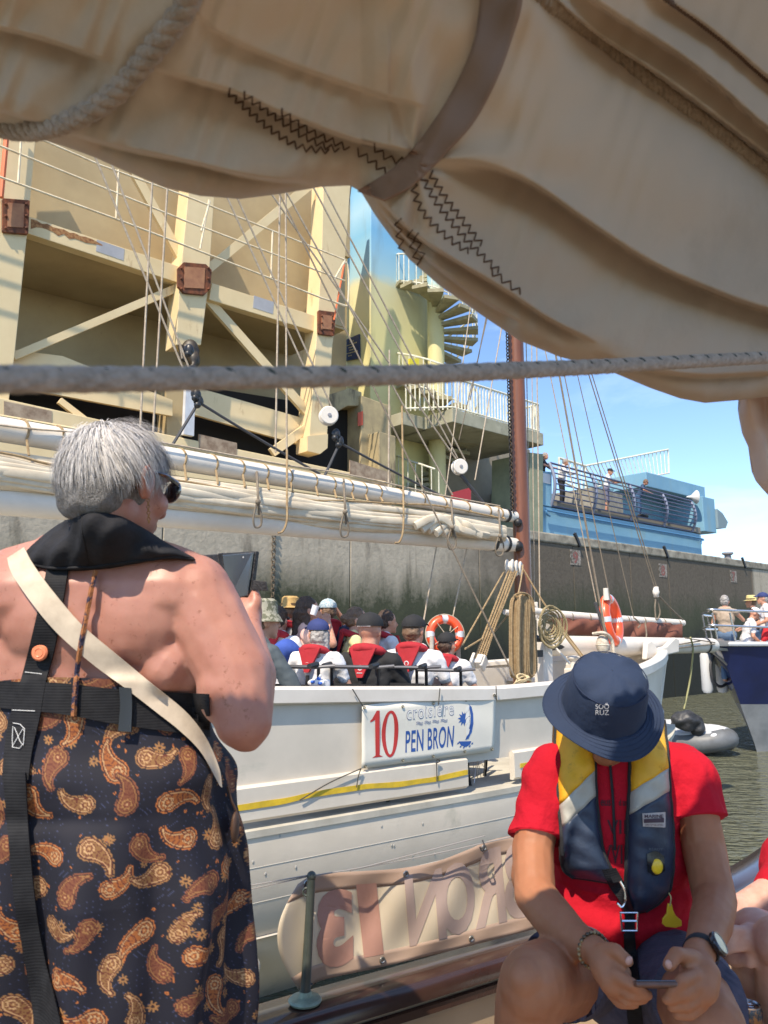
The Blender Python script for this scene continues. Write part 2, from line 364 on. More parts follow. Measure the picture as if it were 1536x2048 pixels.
# quay wall material: tan concrete, weed band above shade painted near-black at the foot, darker beyond the mast
def concrete(name, base, dark, green, zlo, zhi, s_dark=None):
    m = bpy.data.materials.new(name); m.use_nodes = True; t = m.node_tree; b = t.nodes['Principled BSDF']; L = t.links.new; N = t.nodes.new
    g = N('ShaderNodeNewGeometry'); sep = N('ShaderNodeSeparateXYZ'); L(g.outputs['Position'], sep.inputs[0])
    def noise(s, st, d=6, dist=0):
        mp_ = N('ShaderNodeMapping'); mp_.inputs['Scale'].default_value = st; L(g.outputs['Position'], mp_.inputs[0])
        n = N('ShaderNodeTexNoise'); n.inputs['Scale'].default_value = s; n.inputs['Detail'].default_value = d; n.inputs['Roughness'].default_value = .65; n.inputs['Distortion'].default_value = dist; L(mp_.outputs[0], n.inputs['Vector']); return n.outputs[0]
    def mr(x, a, bb, c=0, d=1):
        r = N('ShaderNodeMapRange'); r.inputs[1].default_value = a; r.inputs[2].default_value = bb; r.inputs[3].default_value = c; r.inputs[4].default_value = d; L(x, r.inputs[0]); return r.outputs[0]
    def math_(op, a, c):
        q = N('ShaderNodeMath'); q.operation = op
        for i, v in enumerate((a, c)):
            if isinstance(v, (int, float)): q.inputs[i].default_value = v
            else: L(v, q.inputs[i])
        return q.outputs[0]
    def mixc(f, a, c):
        x = N('ShaderNodeMix'); x.data_type = 'RGBA'; L(f, x.inputs[0])
        for i, v in ((6, a), (7, c)):
            if isinstance(v, tuple): x.inputs[i].default_value = (*v, 1)
            else: L(v, x.inputs[i])
        return x.outputs[2]
    streak = noise(1.0, (1, 1, .22), 8, .6); blot = noise(.7, (1, 1, 1)); fine = noise(9, (1, 1, 1))
    c = mixc(mr(fine, .3, .7), base, tuple(x*.72 for x in base))
    c = mixc(mr(streak, .60, .78), c, dark)
    if s_dark is not None:
        dt = N('ShaderNodeVectorMath'); dt.operation = 'DOT_PRODUCT'; L(g.outputs['Position'], dt.inputs[0]); dt.inputs[1].default_value = tuple(WD)
        pos = math_('ADD', dt.outputs['Value'], math_('MULTIPLY', blot, 5.0)); d0 = float(np.dot(W0, WD))
        f = math_('MULTIPLY', mr(pos, d0+s_dark[0]+2.5, d0+s_dark[0]+5.5), mr(dt.outputs['Value'], d0+s_dark[1], d0+s_dark[1]+.3, 1, 0))
        c = mixc(math_('MULTIPLY', f, mr(fine, .2, .75, 1, .78)), c, dark)
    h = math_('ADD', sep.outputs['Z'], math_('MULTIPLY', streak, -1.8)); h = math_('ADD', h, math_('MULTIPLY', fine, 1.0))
    c = mixc(mr(h, zlo-.8, zhi-.8, 1, 0), c, green); c = mixc(mr(h, zlo-2.1, zlo-1.0, 1, 0), c, (.012, .014, .009))  # weed green, then near-black painting in the shade at the wall foot
    L(c, b.inputs['Base Color']); b.inputs['Roughness'].default_value = .85
    bp = N('ShaderNodeBump'); bp.inputs['Strength'].default_value = .5; bp.inputs['Distance'].default_value = .03; L(fine, bp.inputs['Height']); L(bp.outputs[0], b.inputs['Normal'])
    return m
sJ = wq(1503, 1150)[0]
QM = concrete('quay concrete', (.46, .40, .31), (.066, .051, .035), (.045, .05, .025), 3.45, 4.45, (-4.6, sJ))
mb = MB()
js = [wq(x, 1200)[0] for x in (-120, 320, 700, 960)]+[2.0, 5.5, 8.2, sJ]
ed = [-34]+[s for s in js]+[sJ+60]
for a, c in zip(ed[:-1], ed[1:]):
    wbox(mb, a+.012, c-.012, 0, -3, -4, QZ-.32)
mb2 = MB(); wbox(mb2, -34, sJ+60, .05, -3.0, QZ-.319, QZ)
qw = mb.build('quay_wall', QM, label='tall stained concrete quay wall with weedy foot and painted shade behind the white boat', cat='quay wall', smooth=False, bevel=.02)
cp = mat('coping', (.36, .33, .26), (.16, .14, .11), 2.5, .85, bump=.4, bscale=12, c3=(.07, .065, .05), s3=1.2)
mb2.build('coping', cp, qw, smooth=False, bevel=.05)
mb = MB()
for x, y, hh in ((548, 1075, 1),):
    p = wx(x, y, .05)
    for k in range(30): mb.torus(p-A(0, 0, .09*k)+A(0, 0, .3), WN if k % 2 else WD, .05, .013, 10, 5)
    if not hh: break
mb.build('hanging_chain', mat('rust chain', (.12, .09, .06), rough=.8), qw)
mb = MB(); wbox(mb, -60, 120, -3, -140, QZ-2, QZ-.03)
mb.build('ground', mat('quay ground', (.3, .28, .24), (.2, .19, .16), 1.5, .9), kind='structure', smooth=False)
# faded numbered panels on the quay wall
wm = mat('faded white paint', (.34, .30, .26), (.10, .085, .065), 9, .85, lo=.36, hi=.58); rm_ = mat('faded red paint', (.28, .06, .05), (.2, .13, .11), 14, .8)
for (x, y, tx, lb) in ((1152, 1115, '9', 'faded white square with a red 9 painted on the dark quay wall, nearest the mast'), (1327, 1141, '8', 'faded white square with a worn red 8, middle of the painted squares'),
                   (1468, 1153, '7', 'faded white square with a worn red 7, farthest right on the quay wall')):
    s, z = wq(x, y, .03); k = .3
    mb = MB(); wbox(mb, s-k, s+k, .004, .012, z-k*.85, z+k*.85)
    o = mb.build('number_panel', wm, label=lb, cat='painted number', group='numbered squares on the quay wall', smooth=False)
    V, F = textpoly(tx, 1, .03); c = lambda a, b_: wp(s+a, .016, z+b_)
    mb = MB(); mb.add(quadmap(V, c(-.14, -.2), c(.14, -.2), c(.14, .2), c(-.14, .2)), F); mb.build('number', rm_, o, smooth=False)
# bollards and hooks on the coping
bk = mat('black iron', (.02, .022, .028), rough=.55)
proto = None
for (x, y, lb) in ((1112, 1064, 'short black iron bollard on the quay edge under the blue wall, nearest the mast'), (1295, 1093, 'short black iron bollard on the quay edge below the middle of the blue wall'), (1456, 1119, 'broad grey bollard on the quay edge right of the blue wall')):
    p = wx(x, y, -.35); p[2] = QZ; f = 1.0 if x < 1400 else 1.5
    r = T('bollard', lb, 'bollard', p, 'bollards along the quay edge')
    MB().lathe([(.0, 0), (.16*f, 0), (.1*f, .06), (.09*f, .2), (.16*f, .26), (.15*f, .33), (0, .35)], p, seg=16).build('post', bk if f == 1 else mat('grey iron', (.18, .18, .2), rough=.7), r)
    mb = MB(); a = p+WN*.42+WD*.45; mb.bar(a+A(0, 0, .1), a+WD*.28-A(0, 0, .32), .1, .08, WN); mb.build('hook', bk, r, smooth=False)

# ---- steel lock gate leaf
CR = mat('cream steel paint', (.78, .62, .36), (.68, .52, .28), 1.2, .55, lo=.3, hi=.75, c3=(.36, .20, .09), s3=2.8, lo3=.60, hi3=.76, bump=.15, bscale=3, stretch3=(1, 1, .25))
CRs = mat('tan steel plate', (.50, .38, .20), (.42, .31, .16), .8, .65, c3=(.22, .14, .06), s3=3.5, lo3=.68, hi3=.74, bump=.2, bscale=2)
RU = mat('rust', (.22, .07, .03), (.09, .035, .02), 6, .9, bump=.6, bscale=25, lo=.4, hi=.6); RU2 = mat('faded primer', (.42, .2, .10), (.30, .13, .07), 5, .8)
g = T('lock_gate', 'cream steel lock gate with rusty joint plates and rails on the left', 'lock gate', wx(350, 960, -.5), kind='structure')
g['kind'] = 'thing'
mb = MB(); qpr(mb, [(-420, -260), (700, 60), (690, 960), (-420, 860)], -3.2, .2); mb.build('back_plate', CRs, g, smooth=False)
mb = MB(); qpr(mb, [(-420, 150), (60, 262), (690, 505), (690, 655), (62, 452), (-420, 300)], -1.35, .12); mb.build('upper_plate', CRs, g, smooth=False)
mb = MB(); qpr(mb, [(-420, -150), (60, 60), (700, 330), (700, 515), (62, 290), (-420, 110)], -1.75, .12); mb.build('upper_plate', CRs, g, smooth=False)
mb = MB()   # shelf under the beam
for o0, o1 in ((-.62, -3.2),):
    a, c = wq(-420, 330, -.62), wq(690, 660, -.62); mb.prism([wp(a[0], o0, a[1]), wp(c[0], o0, c[1]), wp(c[0], o1, c[1]), wp(a[0], o1, a[1])], A(0, 0, .05))
mb.build('shelf', CRs, g, smooth=False)
for q in ([(5, 200), (78, 205), (55, 460), (30, 705), (18, 800), (-62, 800), (-40, 640), (-10, 430)], [(382, 330), (432, 335), (418, 560), (402, 690), (352, 690), (360, 560)], [(648, 330), (704, 330), (690, 520), (665, 690), (654, 880), (618, 880), (632, 690), (643, 520)]):
    mb = MB(); qpr(mb, q, -.35, .55); mb.build('column', CR, g, smooth=False, bevel=.012)
for q in ([(55, 432), (360, 533), (358, 566), (50, 465)], [(424, 566), (645, 636), (640, 666), (418, 599)], [(-420, 270), (-10, 412), (-14, 445), (-420, 300)]):
    mb = MB(); qpr(mb, q, -.5, .25); mb.build('beam', CR, g, smooth=False, bevel=.01)
pb = mat('pale blue grey primer', (.42, .42, .44), (.36, .36, .38), 4, .6)
for q in ([(194, 479), (249, 498), (247, 521), (192, 502)], [(508, 591), (548, 604), (546, 628), (506, 615)]):
    mb = MB(); qpr(mb, q, -.494, .03); mb.build('primer_patch', pb, g, smooth=False)
for q in ([(62, 434), (192, 478), (180, 494), (120, 470), (60, 446)], ):
    mb = MB(); rs = [(62+i*11, 437+i*3.75+random.uniform(-1, 5)) for i in range(14)]
    qpr(mb, rs+[(62+i*11, 443+i*3.7+random.uniform(4, 17)*(1-i/15)) for i in range(13, -1, -1)], -.492, .02); mb.build('rust_stain', mat('rust stain', (.42, .22, .09), (.22, .09, .035), 20, .9, lo=.4, hi=.6), g, smooth=False)
def cbrace(a, c, wpx, off=-.62):
    mb = MB(); d = nrm(A(c[0]-a[0], c[1]-a[1])); nn = A(-d[1], d[0])*wpx/2; a, c = A(*a), A(*c)
    qpr(mb, [a-nn, a+nn, c+nn, c-nn], off, .1); mb.build('brace', CR, g, smooth=False)
for a in (((28, 712), (362, 572), 16), ((408, 588), (650, 862), 16), ((268, 340), (372, 530), 16), ((412, 542), (620, 370), 18), ((-300, 300), (5, 430), 16), ((640, 838), (545, 905), 18), ((-120, 560), (20, 700), 16), ((120, 800), (250, 900), 12)): cbrace(*a)
for (x0, y0, x1, y1) in ((5, 396, 60, 468), (356, 524, 424, 590), (637, 620, 672, 672)):
    r = 12 if x0 == 356 else 2
    ol = [(x0+r, y0), (x1-r, y0+4), (x1, y0+r+4), (x1-3, y1-r), (x1-r-3, y1), (x0+r, y1-4), (x0, y1-r-5), (x0, y0+r)]
    mb = MB(); qpr(mb, ol, -.27, .07); j = mb.build('joint_plate', RU, g, smooth=False, bevel=.008)
    iw = (x1-x0)*.2; mb = MB(); qpr(mb, [(x0+iw, y0+9), (x1-iw, y0+12), (x1-iw-2, y1-13), (x0+iw-1, y1-15)], -.255, .02); mb.build('plate_face', RU2, j, smooth=False)
    for qx in (x0+7, x1-7):
        for qy in (y0+12, (y0+y1)/2, y1-12): MB().ell(wx(qx, qy, -.26), .03, seg=8, rings=6).build('bolt', RU, j)
# lower framing: sloped plates over dark openings
for q in ([(-420, 615), (30, 700), (125, 712), (345, 800), (345, 832), (150, 796), (-420, 690)], [(395, 775), (625, 842), (620, 895), (385, 828)]):
    mb = MB(); qpr(mb, q, -.8, .1); mb.build('apron_plate', CR, g, smooth=False)
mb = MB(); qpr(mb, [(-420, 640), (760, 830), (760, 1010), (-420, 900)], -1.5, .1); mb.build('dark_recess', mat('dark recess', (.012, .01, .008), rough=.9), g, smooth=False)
mb = MB(); qpr(mb, [(332, 770), (372, 770), (362, 880), (334, 880)], -1.0, .5); mb.build('pier_stub', CRs, g, smooth=False)
mb = MB(); qpr(mb, [(615, 872), (656, 868), (655, 896), (640, 908), (615, 902)], -.3, .5); mb.build('column_foot', CR, g, smooth=False)
mb = MB(); qpr(mb, [(374, 742), (392, 742), (388, 872), (368, 868)], -.1, .12); mb.build('white_post', mat('white enamel', (.7, .72, .75), (.5, .5, .52), 2, .4), g, smooth=False)
mb = MB(); mb.ell(wx(380, 700, -.1), (.2, .15, .25)); mb.ell(wx(388, 720, 0), (.14, .14, .2)); mb.tube([wx(360, 690, -.1), wx(365, 720, .1), wx(385, 735, .1), wx(395, 700, 0)], .06); mb.build('hinge_bracket', mat('greasy black iron', (.02, .017, .013), (.05, .035, .02), 12, .5), g, vox=.03, sm=2)
mb = MB(); qpr(mb, [(-420, 720), (0, 795), (330, 868), (785, 962), (785, 1010), (0, 905), (-420, 860)], -.2, .4); mb.build('sill_beam', CR, g, smooth=False, bevel=.02)
GR = mat('bare grey concrete patch', (.40, .31, .22), (.22, .15, .10), 5, .85, bump=.4)
for q in ([(8, 802), (104, 822), (104, 870), (8, 852)], [(398, 868), (474, 886), (474, 925), (398, 908)], [(700, 920), (782, 946), (782, 975), (700, 955)]):
    mb = MB(); qpr(mb, q, -.19, .04); mb.build('bare_patch', GR, g, smooth=False)
mb = MB(); wtube(mb, (-420, 745), (0, 832), .035, .05); wtube(mb, (0, 832), (770, 965), .035, .05); mb.tube([wx(770, 965, .05), wx(780, 972, .05), wx(781, 1000, .05)], .035, 6)
mb.build('pipe', CR, g)
rl = mat('cream rail paint', (.80, .68, .48), (.66, .52, .33), 6, .5, lo=.45, hi=.65)
mb = MB()
for a, c in (((-420, 120), (0, 292)), ((0, 292), (366, 440)), ((366, 440), (690, 562)), ((-420, 190), (0, 354)), ((0, 354), (232, 438)), ((232, 438), (638, 594)), ((638, 594), (693, 612)), ((200, 330), (386, 398)), ((386, 398), (690, 520)), ((-420, 60), (200, 330))):
    wtube(mb, a, c, .022, .35)
for a, c in (((42, 280), (36, 368)), ((237, 340), (232, 438)), ((418, 400), (400, 498)), ((420, 402), (402, 462)), ((545, 462), (542, 555)), ((690, 520), (668, 560))): wtube(mb, a, c, .022, .35)
mb.tube(cat([wx(668, 560, .35), wx(690, 525, .35), wx(697, 545, .35), wx(696, 600, .35), wx(690, 612, .35), wx(660, 600, .35)], 6), .022, 6)
mb.build('railing', rl, g)
mb = MB(); wtube(mb, (20, 200), (2, 395), .05, -.1); mb.build('orange_pipe', mat('orange pipe', (.7, .16, .05), rough=.5), g)
mb = MB(); wtube(mb, (690, 520), (668, 640), .025, .1); mb.build('orange_pipe', MATS['orange pipe'], g)
mb = MB(); qpr(mb, [(701, 300), (712, 300), (682, 545), (668, 545)], -.95, .15); mb.build('edge_flange', mat('brown steel', (.16, .11, .07), rough=.7), g, smooth=False)

# ---- mural tower
def zmat(name, stops, noise=(.8, .6), bump=.15):
    """paint that changes colour with height: the mural"""
    m = bpy.data.materials.new(name); m.use_nodes = True; t = m.node_tree; b = t.nodes['Principled BSDF']; L = t.links.new; N = t.nodes.new
    g_ = N('ShaderNodeNewGeometry'); sep = N('ShaderNodeSeparateXYZ'); L(g_.outputs['Position'], sep.inputs[0])
    mp_ = N('ShaderNodeMapping'); mp_.inputs['Scale'].default_value = (1, 1, 1.8); L(g_.outputs['Position'], mp_.inputs[0])
    n = N('ShaderNodeTexNoise'); n.inputs['Scale'].default_value = noise[0]; n.inputs['Detail'].default_value = 5; L(mp_.outputs[0], n.inputs['Vector'])
    ad = N('ShaderNodeMath'); ad.operation = 'MULTIPLY_ADD'; L(n.outputs[0], ad.inputs[0]); ad.inputs[1].default_value = noise[1]; L(sep.outputs['Z'], ad.inputs[2])
    z0, z1 = stops[0][0], stops[-1][0]; r = N('ShaderNodeMapRange'); r.inputs[1].default_value = z0; r.inputs[2].default_value = z1; L(ad.outputs[0], r.inputs[0])
    c = N('ShaderNodeValToRGB'); e = c.color_ramp.elements
    for i, (z, cc) in enumerate(stops):
        q = e[i] if i < 2 else e.new(1.0); q.position = (z-z0)/(z1-z0); q.color = (*cc, 1)
    L(r.outputs[0], c.inputs[0])
    n2 = N('ShaderNodeTexNoise'); n2.inputs['Scale'].default_value = 1.6; n2.inputs['Detail'].default_value = 8; mp2 = N('ShaderNodeMapping'); mp2.inputs['Scale'].default_value = (1, 1, .2); L(g_.outputs['Position'], mp2.inputs[0]); L(mp2.outputs[0], n2.inputs['Vector'])
    r2 = N('ShaderNodeMapRange'); r2.inputs[1].default_value = .55; r2.inputs[2].default_value = .75; r2.inputs[4].default_value = .5; L(n2.outputs[0], r2.inputs[0])
    x = N('ShaderNodeMix'); x.data_type = 'RGBA'; x.inputs[7].default_value = (.2, .18, .11, 1); L(r2.outputs[0], x.inputs[0]); L(c.outputs[0], x.inputs[6]); L(x.outputs[2], b.inputs['Base Color'])
    b.inputs['Roughness'].default_value = .7; bp = N('ShaderNodeBump'); bp.inputs['Strength'].default_value = .25; bp.inputs['Distance'].default_value = .02; L(n2.outputs[0], bp.inputs['Height']); L(bp.outputs[0], b.inputs['Normal']); return m
TO = -2.2
sc0, zc0 = wq(741, 700, TO); zb = wq(741, 548, TO)[1]; ztop = wq(741, 360, TO)[1]
YEL = (.66, .60, .28)
TM = zmat('mural paint', [(zb-1.5, YEL), (zb+.15, (.64, .60, .36)), (zb+.5, (.35, .55, .62)), (zb+1.8, (.20, .46, .68)), (zb+2.6, (.36, .58, .74)), (zb+4, (.14, .40, .66))])
s1 = wq(862, 700, TO)[0]; tw = T('mural_tower', 'square tower painted yellow below and sky blue above, with a spiral stair', 'tower', wp((sc0+s1)/2, TO-1.5, QZ))
mb = MB(); wbox(mb, sc0, s1, TO, TO-3.4, QZ-.1, ztop+.4); mb.build('wall', TM, tw, smooth=False, bevel=.02)
mb = MB(); wbox(mb, sc0-.12, s1+.1, TO+.12, TO-3.5, ztop+.4, ztop+.7); mb.build('roof_edge', mat('blue grey trim', (.12, .16, .2), rough=.7), tw, smooth=False)
# the round stair core
cs, cz = wq(872, 700, TO+.55); core = wp(cs, TO+.55, 0); coreR = .27
mb = MB(); mb.lathe([(coreR, QZ-.5), (coreR, ztop)], core, seg=40); mb.build('stair_core', zmat('mural paint on the core', [(zb-1.5, (.62, .56, .28)), (zb+.2, (.55, .55, .33)), (zb+.6, (.3, .5, .6)), (zb+3, (.14, .40, .66))]), tw)
# plaque with lettering and a quill on the sunlit side
PNx = -WD; cor = wp(sc0, TO, 0)
def lf(px, py, o=.02): return PP(px, py, cor+PNx*o, PNx)
mb = MB(); mb.prism([lf(688, 681, .06), lf(718, 668, .06), lf(719, 716, .06), lf(689, 722, .06)], -PNx*.05)
pq = mb.build('plaque', mat('dark blue plaque', (.02, .035, .09), rough=.4), tw, smooth=False)
mb = MB()
for k in range(6):
    V, F = textpoly(['SPIRALE', 'A LA MEMOIRE', 'DE CEUX QUI', 'PAR LA MER', 'SONT PARTIS', '1998'][k] if False else ['M', 'A M', 'A', 'A', 'M', 'A'][k], 1, .01)
# the plaque's writing is too small to read in the photograph: rows of gold strokes of its length
for k, (a, c) in enumerate(((.36, .64), (.2, .8), (.3, .7), (.34, .62), (.14, .86), (.28, .5))):
    x = a
    while x < c:
        w_ = random.uniform(.03, .07); v = .16+k*.125
        f = lambda u, vv: lf(688+30*u, (681-13*u)+(41+7*u)*vv, .066)
        mb.add([f(x, v), f(x+w_, v), f(x+w_, v+.05), f(x, v+.05)], [(0, 1, 2, 3)]); x += w_+.03
mb.build('lettering', mat('gold lettering', (.6, .5, .2), rough=.4), pq, smooth=False)
mb = MB(); qd = [(684, 694), (680, 698), (676, 706), (674, 714), (672, 722), (676, 718), (680, 712), (684, 704)]
mb.prism([lf(x, y, .03) for x, y in qd], -PNx*.02); mb.build('quill_emblem', mat('dark green paint', (.05, .07, .03), rough=.7), tw, smooth=False)
for (x0, y0, x1, y1) in ((669, 783, 674, 796),): pass
# ---- concrete blocks at the tower's foot
CB = mat('weathered tan concrete', (.46, .37, .20), (.30, .24, .14), 1.6, .85, bump=.4, bscale=9, c3=(.14, .11, .07), s3=2.2, lo3=.55, hi3=.68, stretch3=(1, 1, .3))
CD = mat('dark grey brown concrete', (.20, .17, .13), (.11, .095, .07), 2, .9, bump=.4, bscale=8)
cb = T('concrete_pier', 'stained concrete pier with a dark doorway recess under the tower', 'concrete pier', wx(730, 990, -1))
mb = MB(); qpr(mb, [(722, 790), (783, 812), (783, 1010), (722, 1010)], -.9, 1.8); qpr(mb, [(655, 790), (700, 776), (724, 784), (724, 812), (695, 812), (664, 830)], -1.0, 1.6); mb.build('block', CB, cb, smooth=False, bevel=.03)
mb = MB(); qpr(mb, [(650, 800), (730, 800), (730, 1010), (650, 1010)], -1.9, .3); mb.build('recess', CD, cb, smooth=False)  # recess wall in a darker concrete tone than the blocks
mb = MB(); qpr(mb, [(758, 862), (792, 872), (792, 1020), (758, 1020)], -.45, 1.0); mb.build('plinth', CB, cb, smooth=False, bevel=.03)
mb = MB(); qpr(mb, [(716, 825), (726, 822), (726, 850), (716, 852)], -.88, .02); mb.build('red_mark', mat('red paint', (.45, .08, .04), rough=.7), cb, smooth=False)
# ---- spiral stair round the core
SG = mat('olive grey concrete tread', (.36, .33, .21), (.24, .22, .14), 4, .8, bump=.3); WR = mat('white rail paint', (.78, .77, .66), (.6, .57, .42), 5, .5)
st = T('spiral_staircase', 'spiral staircase of pale concrete treads with white balustrade round the tower', 'staircase', wp(cs, TO+.3, QZ))
zt0 = wq(940, 1010, -.5)[1]; zt1 = wq(872, 470, -1.5)[1]; RO = 1.36; ri = .2; zlf = wq(803, 562, TO+.55)[1]
def hel(z):   # angle of the helix at height z: one turn in 5.1 m
    return PI-(z-zlf)/3.35*2*PI
mb = MB(); mr_ = MB(); top = []; n_ = int((zt1-zt0)/.2)
for k in range(n_+1):
    z = zt0+(zt1-zt0)*k/n_; a = hel(z); e1, e2 = WD*math.cos(a)-WN*math.sin(a), None
    e1 = WD*math.cos(a)-WN*math.sin(a); e2 = np.cross(A(0, 0, 1), e1)
    cpt = core+A(0, 0, z)
    mb.prism([cpt+e1*ri-e2*.10, cpt+e1*RO-e2*.25, cpt+e1*RO+e2*.25, cpt+e1*ri+e2*.10], A(0, 0, -.11))
    for q in (-.11, .11):
        zz = z+q*0; b0 = core+A(0, 0, z)+e1*(RO-.03)+e2*q; mr_.tube([b0-A(0, 0, .02), b0+A(0, 0, .98)], .016, 5)
    top.append(core+A(0, 0, z+.98)+e1*(RO-.03))
mb.build('tread', SG, st, smooth=False)
mr_.tube(top, .03, 6); mr_.tube([p-A(0, 0, .93) for p in top], .022, 6); mr_.build('balustrade', WR, st)
# landing rails facing the water
def balus(mb, a, c, ha, n, off, off2=None, r=.018):
    pa, pc = wx(*a, off), wx(*c, off if off2 is None else off2); up = A(0, 0, ha)
    mb.tube([pa+up, pc+up], r*1.7, 6); mb.tube([pa+up*.06, pc+up*.06], r*1.4, 6)
    for k in range(n+1): q = lerp(pa, pc, k/n); mb.tube([q, q+up], r if 0 < k < n else r*1.7, 5)
# ---- balcony building right of the stair
bb = T('balcony_building', 'concrete balcony slab with white rails beside the spiral stair', 'building', wx(1000, 1000, -2))
BC = mat('brown grey wall', (.33, .28, .2), (.25, .21, .15), 1.2, .85, bump=.3, c3=(.2, .17, .12), s3=1)
mb = MB(); qpr(mb, [(865, 852), (1060, 900), (1060, 1075), (865, 1040)], -2.6, 3); mb.build('wall', BC, bb, smooth=False)
sa, za = wq(905, 835, .25); sb, zb2 = wq(1087, 880, .25)
mb = MB(); wbox(mb, sa, sb, .25, -3.4, zb2-.18, zb2+.22); wbox(mb, sa-.9, sa+.1, -.9, -3.3, zb2-.18, zb2+.2); mb.build('slab', mat('slab concrete', (.40, .38, .28), (.28, .27, .19), 1.3, .8, bump=.2, c3=(.2, .2, .15), s3=2), bb, smooth=False, bevel=.015)
mb = MB(); qpr(mb, [(1060, 905), (1086, 908), (1086, 1068), (1060, 1063)], .02, 1.6); mb.build('pillar', mat('olive pillar', (.28, .30, .20), (.2, .22, .15), 2, .8), bb, smooth=False)
mb = MB()
z_ = zb2+.22; a, c = wp(sa+.1, .15, z_), wp(sb-.08, .15, z_)
for p0, p1, n_ in ((a, c, 30), (a, a-WN*-0+wp(sa-.8, -.85, z_)-a, 10), (c, wp(sb-.08, -1.2, z_), 9)):
    up = A(0, 0, .98); mb.tube([p0+up, p1+up], .035, 6); mb.tube([p0+up*.08, p1+up*.08], .028, 6)
    for k in range(n_+1): q = lerp(p0, p1, k/n_); mb.tube([q, q+up], .022, 5)
mb.build('balustrade', WR, bb)
mb = MB(); qpr(mb, [(819, 717), (838, 717), (838, 737), (819, 737)], -.2, .05); mb.build('yellow_sign', mat('yellow sign', (.75, .62, .03), rough=.5), tw, smooth=False)
mb = MB(); qpr(mb, [(905, 985), (942, 975), (942, 1003), (905, 1003)], .3, .05); mb.build('red_sign', mat('red sign', (.42, .03, .03), rough=.5), st, smooth=False)
# ---- blue viewing gallery
BL = mat('weathered blue paint', (.16, .33, .46), (.19, .37, .49), 1.0, .6, c3=(.22, .33, .36), s3=1.8, lo3=.55, hi3=.72, stretch3=(1, 1, .2), bump=.15)
ga = T('viewing_gallery', 'blue painted concrete viewing gallery with curved rails on top of the quay', 'viewing gallery', wx(1240, 1090, -1))
mb = MB(); qpr(mb, [(1086, 1012), (1388, 1066), (1402, 1070), (1405, 1118), (1086, 1068)], -.12, .4); mb.build('parapet', BL, ga, smooth=False, bevel=.015)
mb = MB(); qpr(mb, [(1083, 942), (1104, 944), (1104, 1014), (1084, 1010)], -.10, .45); mb.build('end_pillar', BL, ga, smooth=False, bevel=.015)
FZ = wq(1106, 1013, -.12)[1]+.24
s0g, s1g = wq(1086, 1010, -.12)[0], wq(1402, 1070, -.12)[0]
mb = MB(); wbox(mb, s0g, s1g, -.13, -4.2, FZ-.25, FZ-.02); mb.build('floor_slab', mat('gallery floor', (.22, .2, .17), rough=.9), ga, smooth=False)
sbx = wq(1262, 960, -1.6)[0]; zbx = wq(1300, 962, -1.6)[1]; s2x = wq(1380, 985, -1.6)[0]; ztx = wq(1340, 966, -1.2)[1]
mb = MB(); wbox(mb, sbx, s2x-.9, -2.4, -4.0, FZ-.02, ztx-.35); wbox(mb, sbx, s2x, -.9, -4.0, ztx-.5, ztx+.1); wbox(mb, s2x-1.1, s2x, -.5, -4.0, FZ-.02, ztx-.5); mb.build('shelter', BL, ga, smooth=False, bevel=.02)
mb = MB(); q = s1g; mb.prism([wp(s2x, -.4, ztx-.95), wp(s2x+.5, -.4, ztx-1.1), wp(s2x+.95, -.4, ztx-1.45), wp(s2x+.7, -.4, ztx-1.75), wp(s2x, -.4, ztx-1.8)], -WN*2.5); mb.build('canopy', mat('blue grey canopy', (.2, .27, .3), rough=.7), ga, smooth=False)
mb = MB()
for k in range(7): wbox(mb, s0g+.3, s0g+3.6-k*.28, -1.7-.3*k, -4.2, FZ-.02+.17*k, FZ+.15+.17*k-.001)
wbox(mb, sbx-2.2, sbx-.05, -2.0, -4.1, FZ, FZ+1.35)
mb.build('inner_steps', mat('grey steps', (.33, .31, .26), (.2, .19, .16), 3, .9), ga, smooth=False)
RB = mat('dark violet rail paint', (.09, .10, .17), rough=.45); mb = MB(); mu = MB(); rows = 9
tp, bt = [(1103, 925), (1385, 1002)], [(1108, 1011), (1390, 1063)]
for k in range(rows):
    f = k/(rows-1); bulge = .05+.32*math.sin(PI*(.15+.75*f))
    a = wx(lerp(tp[0], bt[0], f)[0], lerp(tp[0], bt[0], f)[1], 0); c = wx(*lerp(tp[1], bt[1], f), 0)
    wd = WN*(bulge-.25)
    mb.tube([a+wd, c+wd], .024 if k else .035, 6)
mb.build('rail', RB, ga)
for u in (0.0, .25, .51, .76, 1.0):
    pts = []
    for k in range(13):
        f = k/12; a = wx(*lerp(tp[0], bt[0], f), 0); c = wx(*lerp(tp[1], bt[1], f), 0); pts.append(lerp(a, c, u)+WN*(.05+.32*math.sin(PI*(.15+.75*f))-.28)+WD*.0)
    mu = MB(); mu.tube(pts, .055, 6); mu.build('upright', mat('grey violet steel', (.20, .22, .30), rough=.5), ga)
mb = MB(); mb.tube(cat([wx(1100, 1032, .0), wx(1094, 1028, .03), wx(1094, 1020, .03), wx(1110, 1024, .03), wx(1250, 1050, .03), wx(1396, 1076, .03), wx(1402, 1082, .03), wx(1402, 1088, .03)], 4), .035, 6)
mb.build('conduit', mat('blue conduit', (.07, .2, .36), rough=.5), ga)
mb = MB(); s_, z_ = wq(1092, 957, -.1); qpr(mb, [(1083, 945), (1101, 949), (1101, 968), (1083, 964)], -.08, .01); mb.build('notice', mat('notice paper', (.6, .6, .62), rough=.6), ga, smooth=False)
mb = MB(); balus(mb, (1150, 994), (1340, 947), 0, 1, -3.0) if False else None
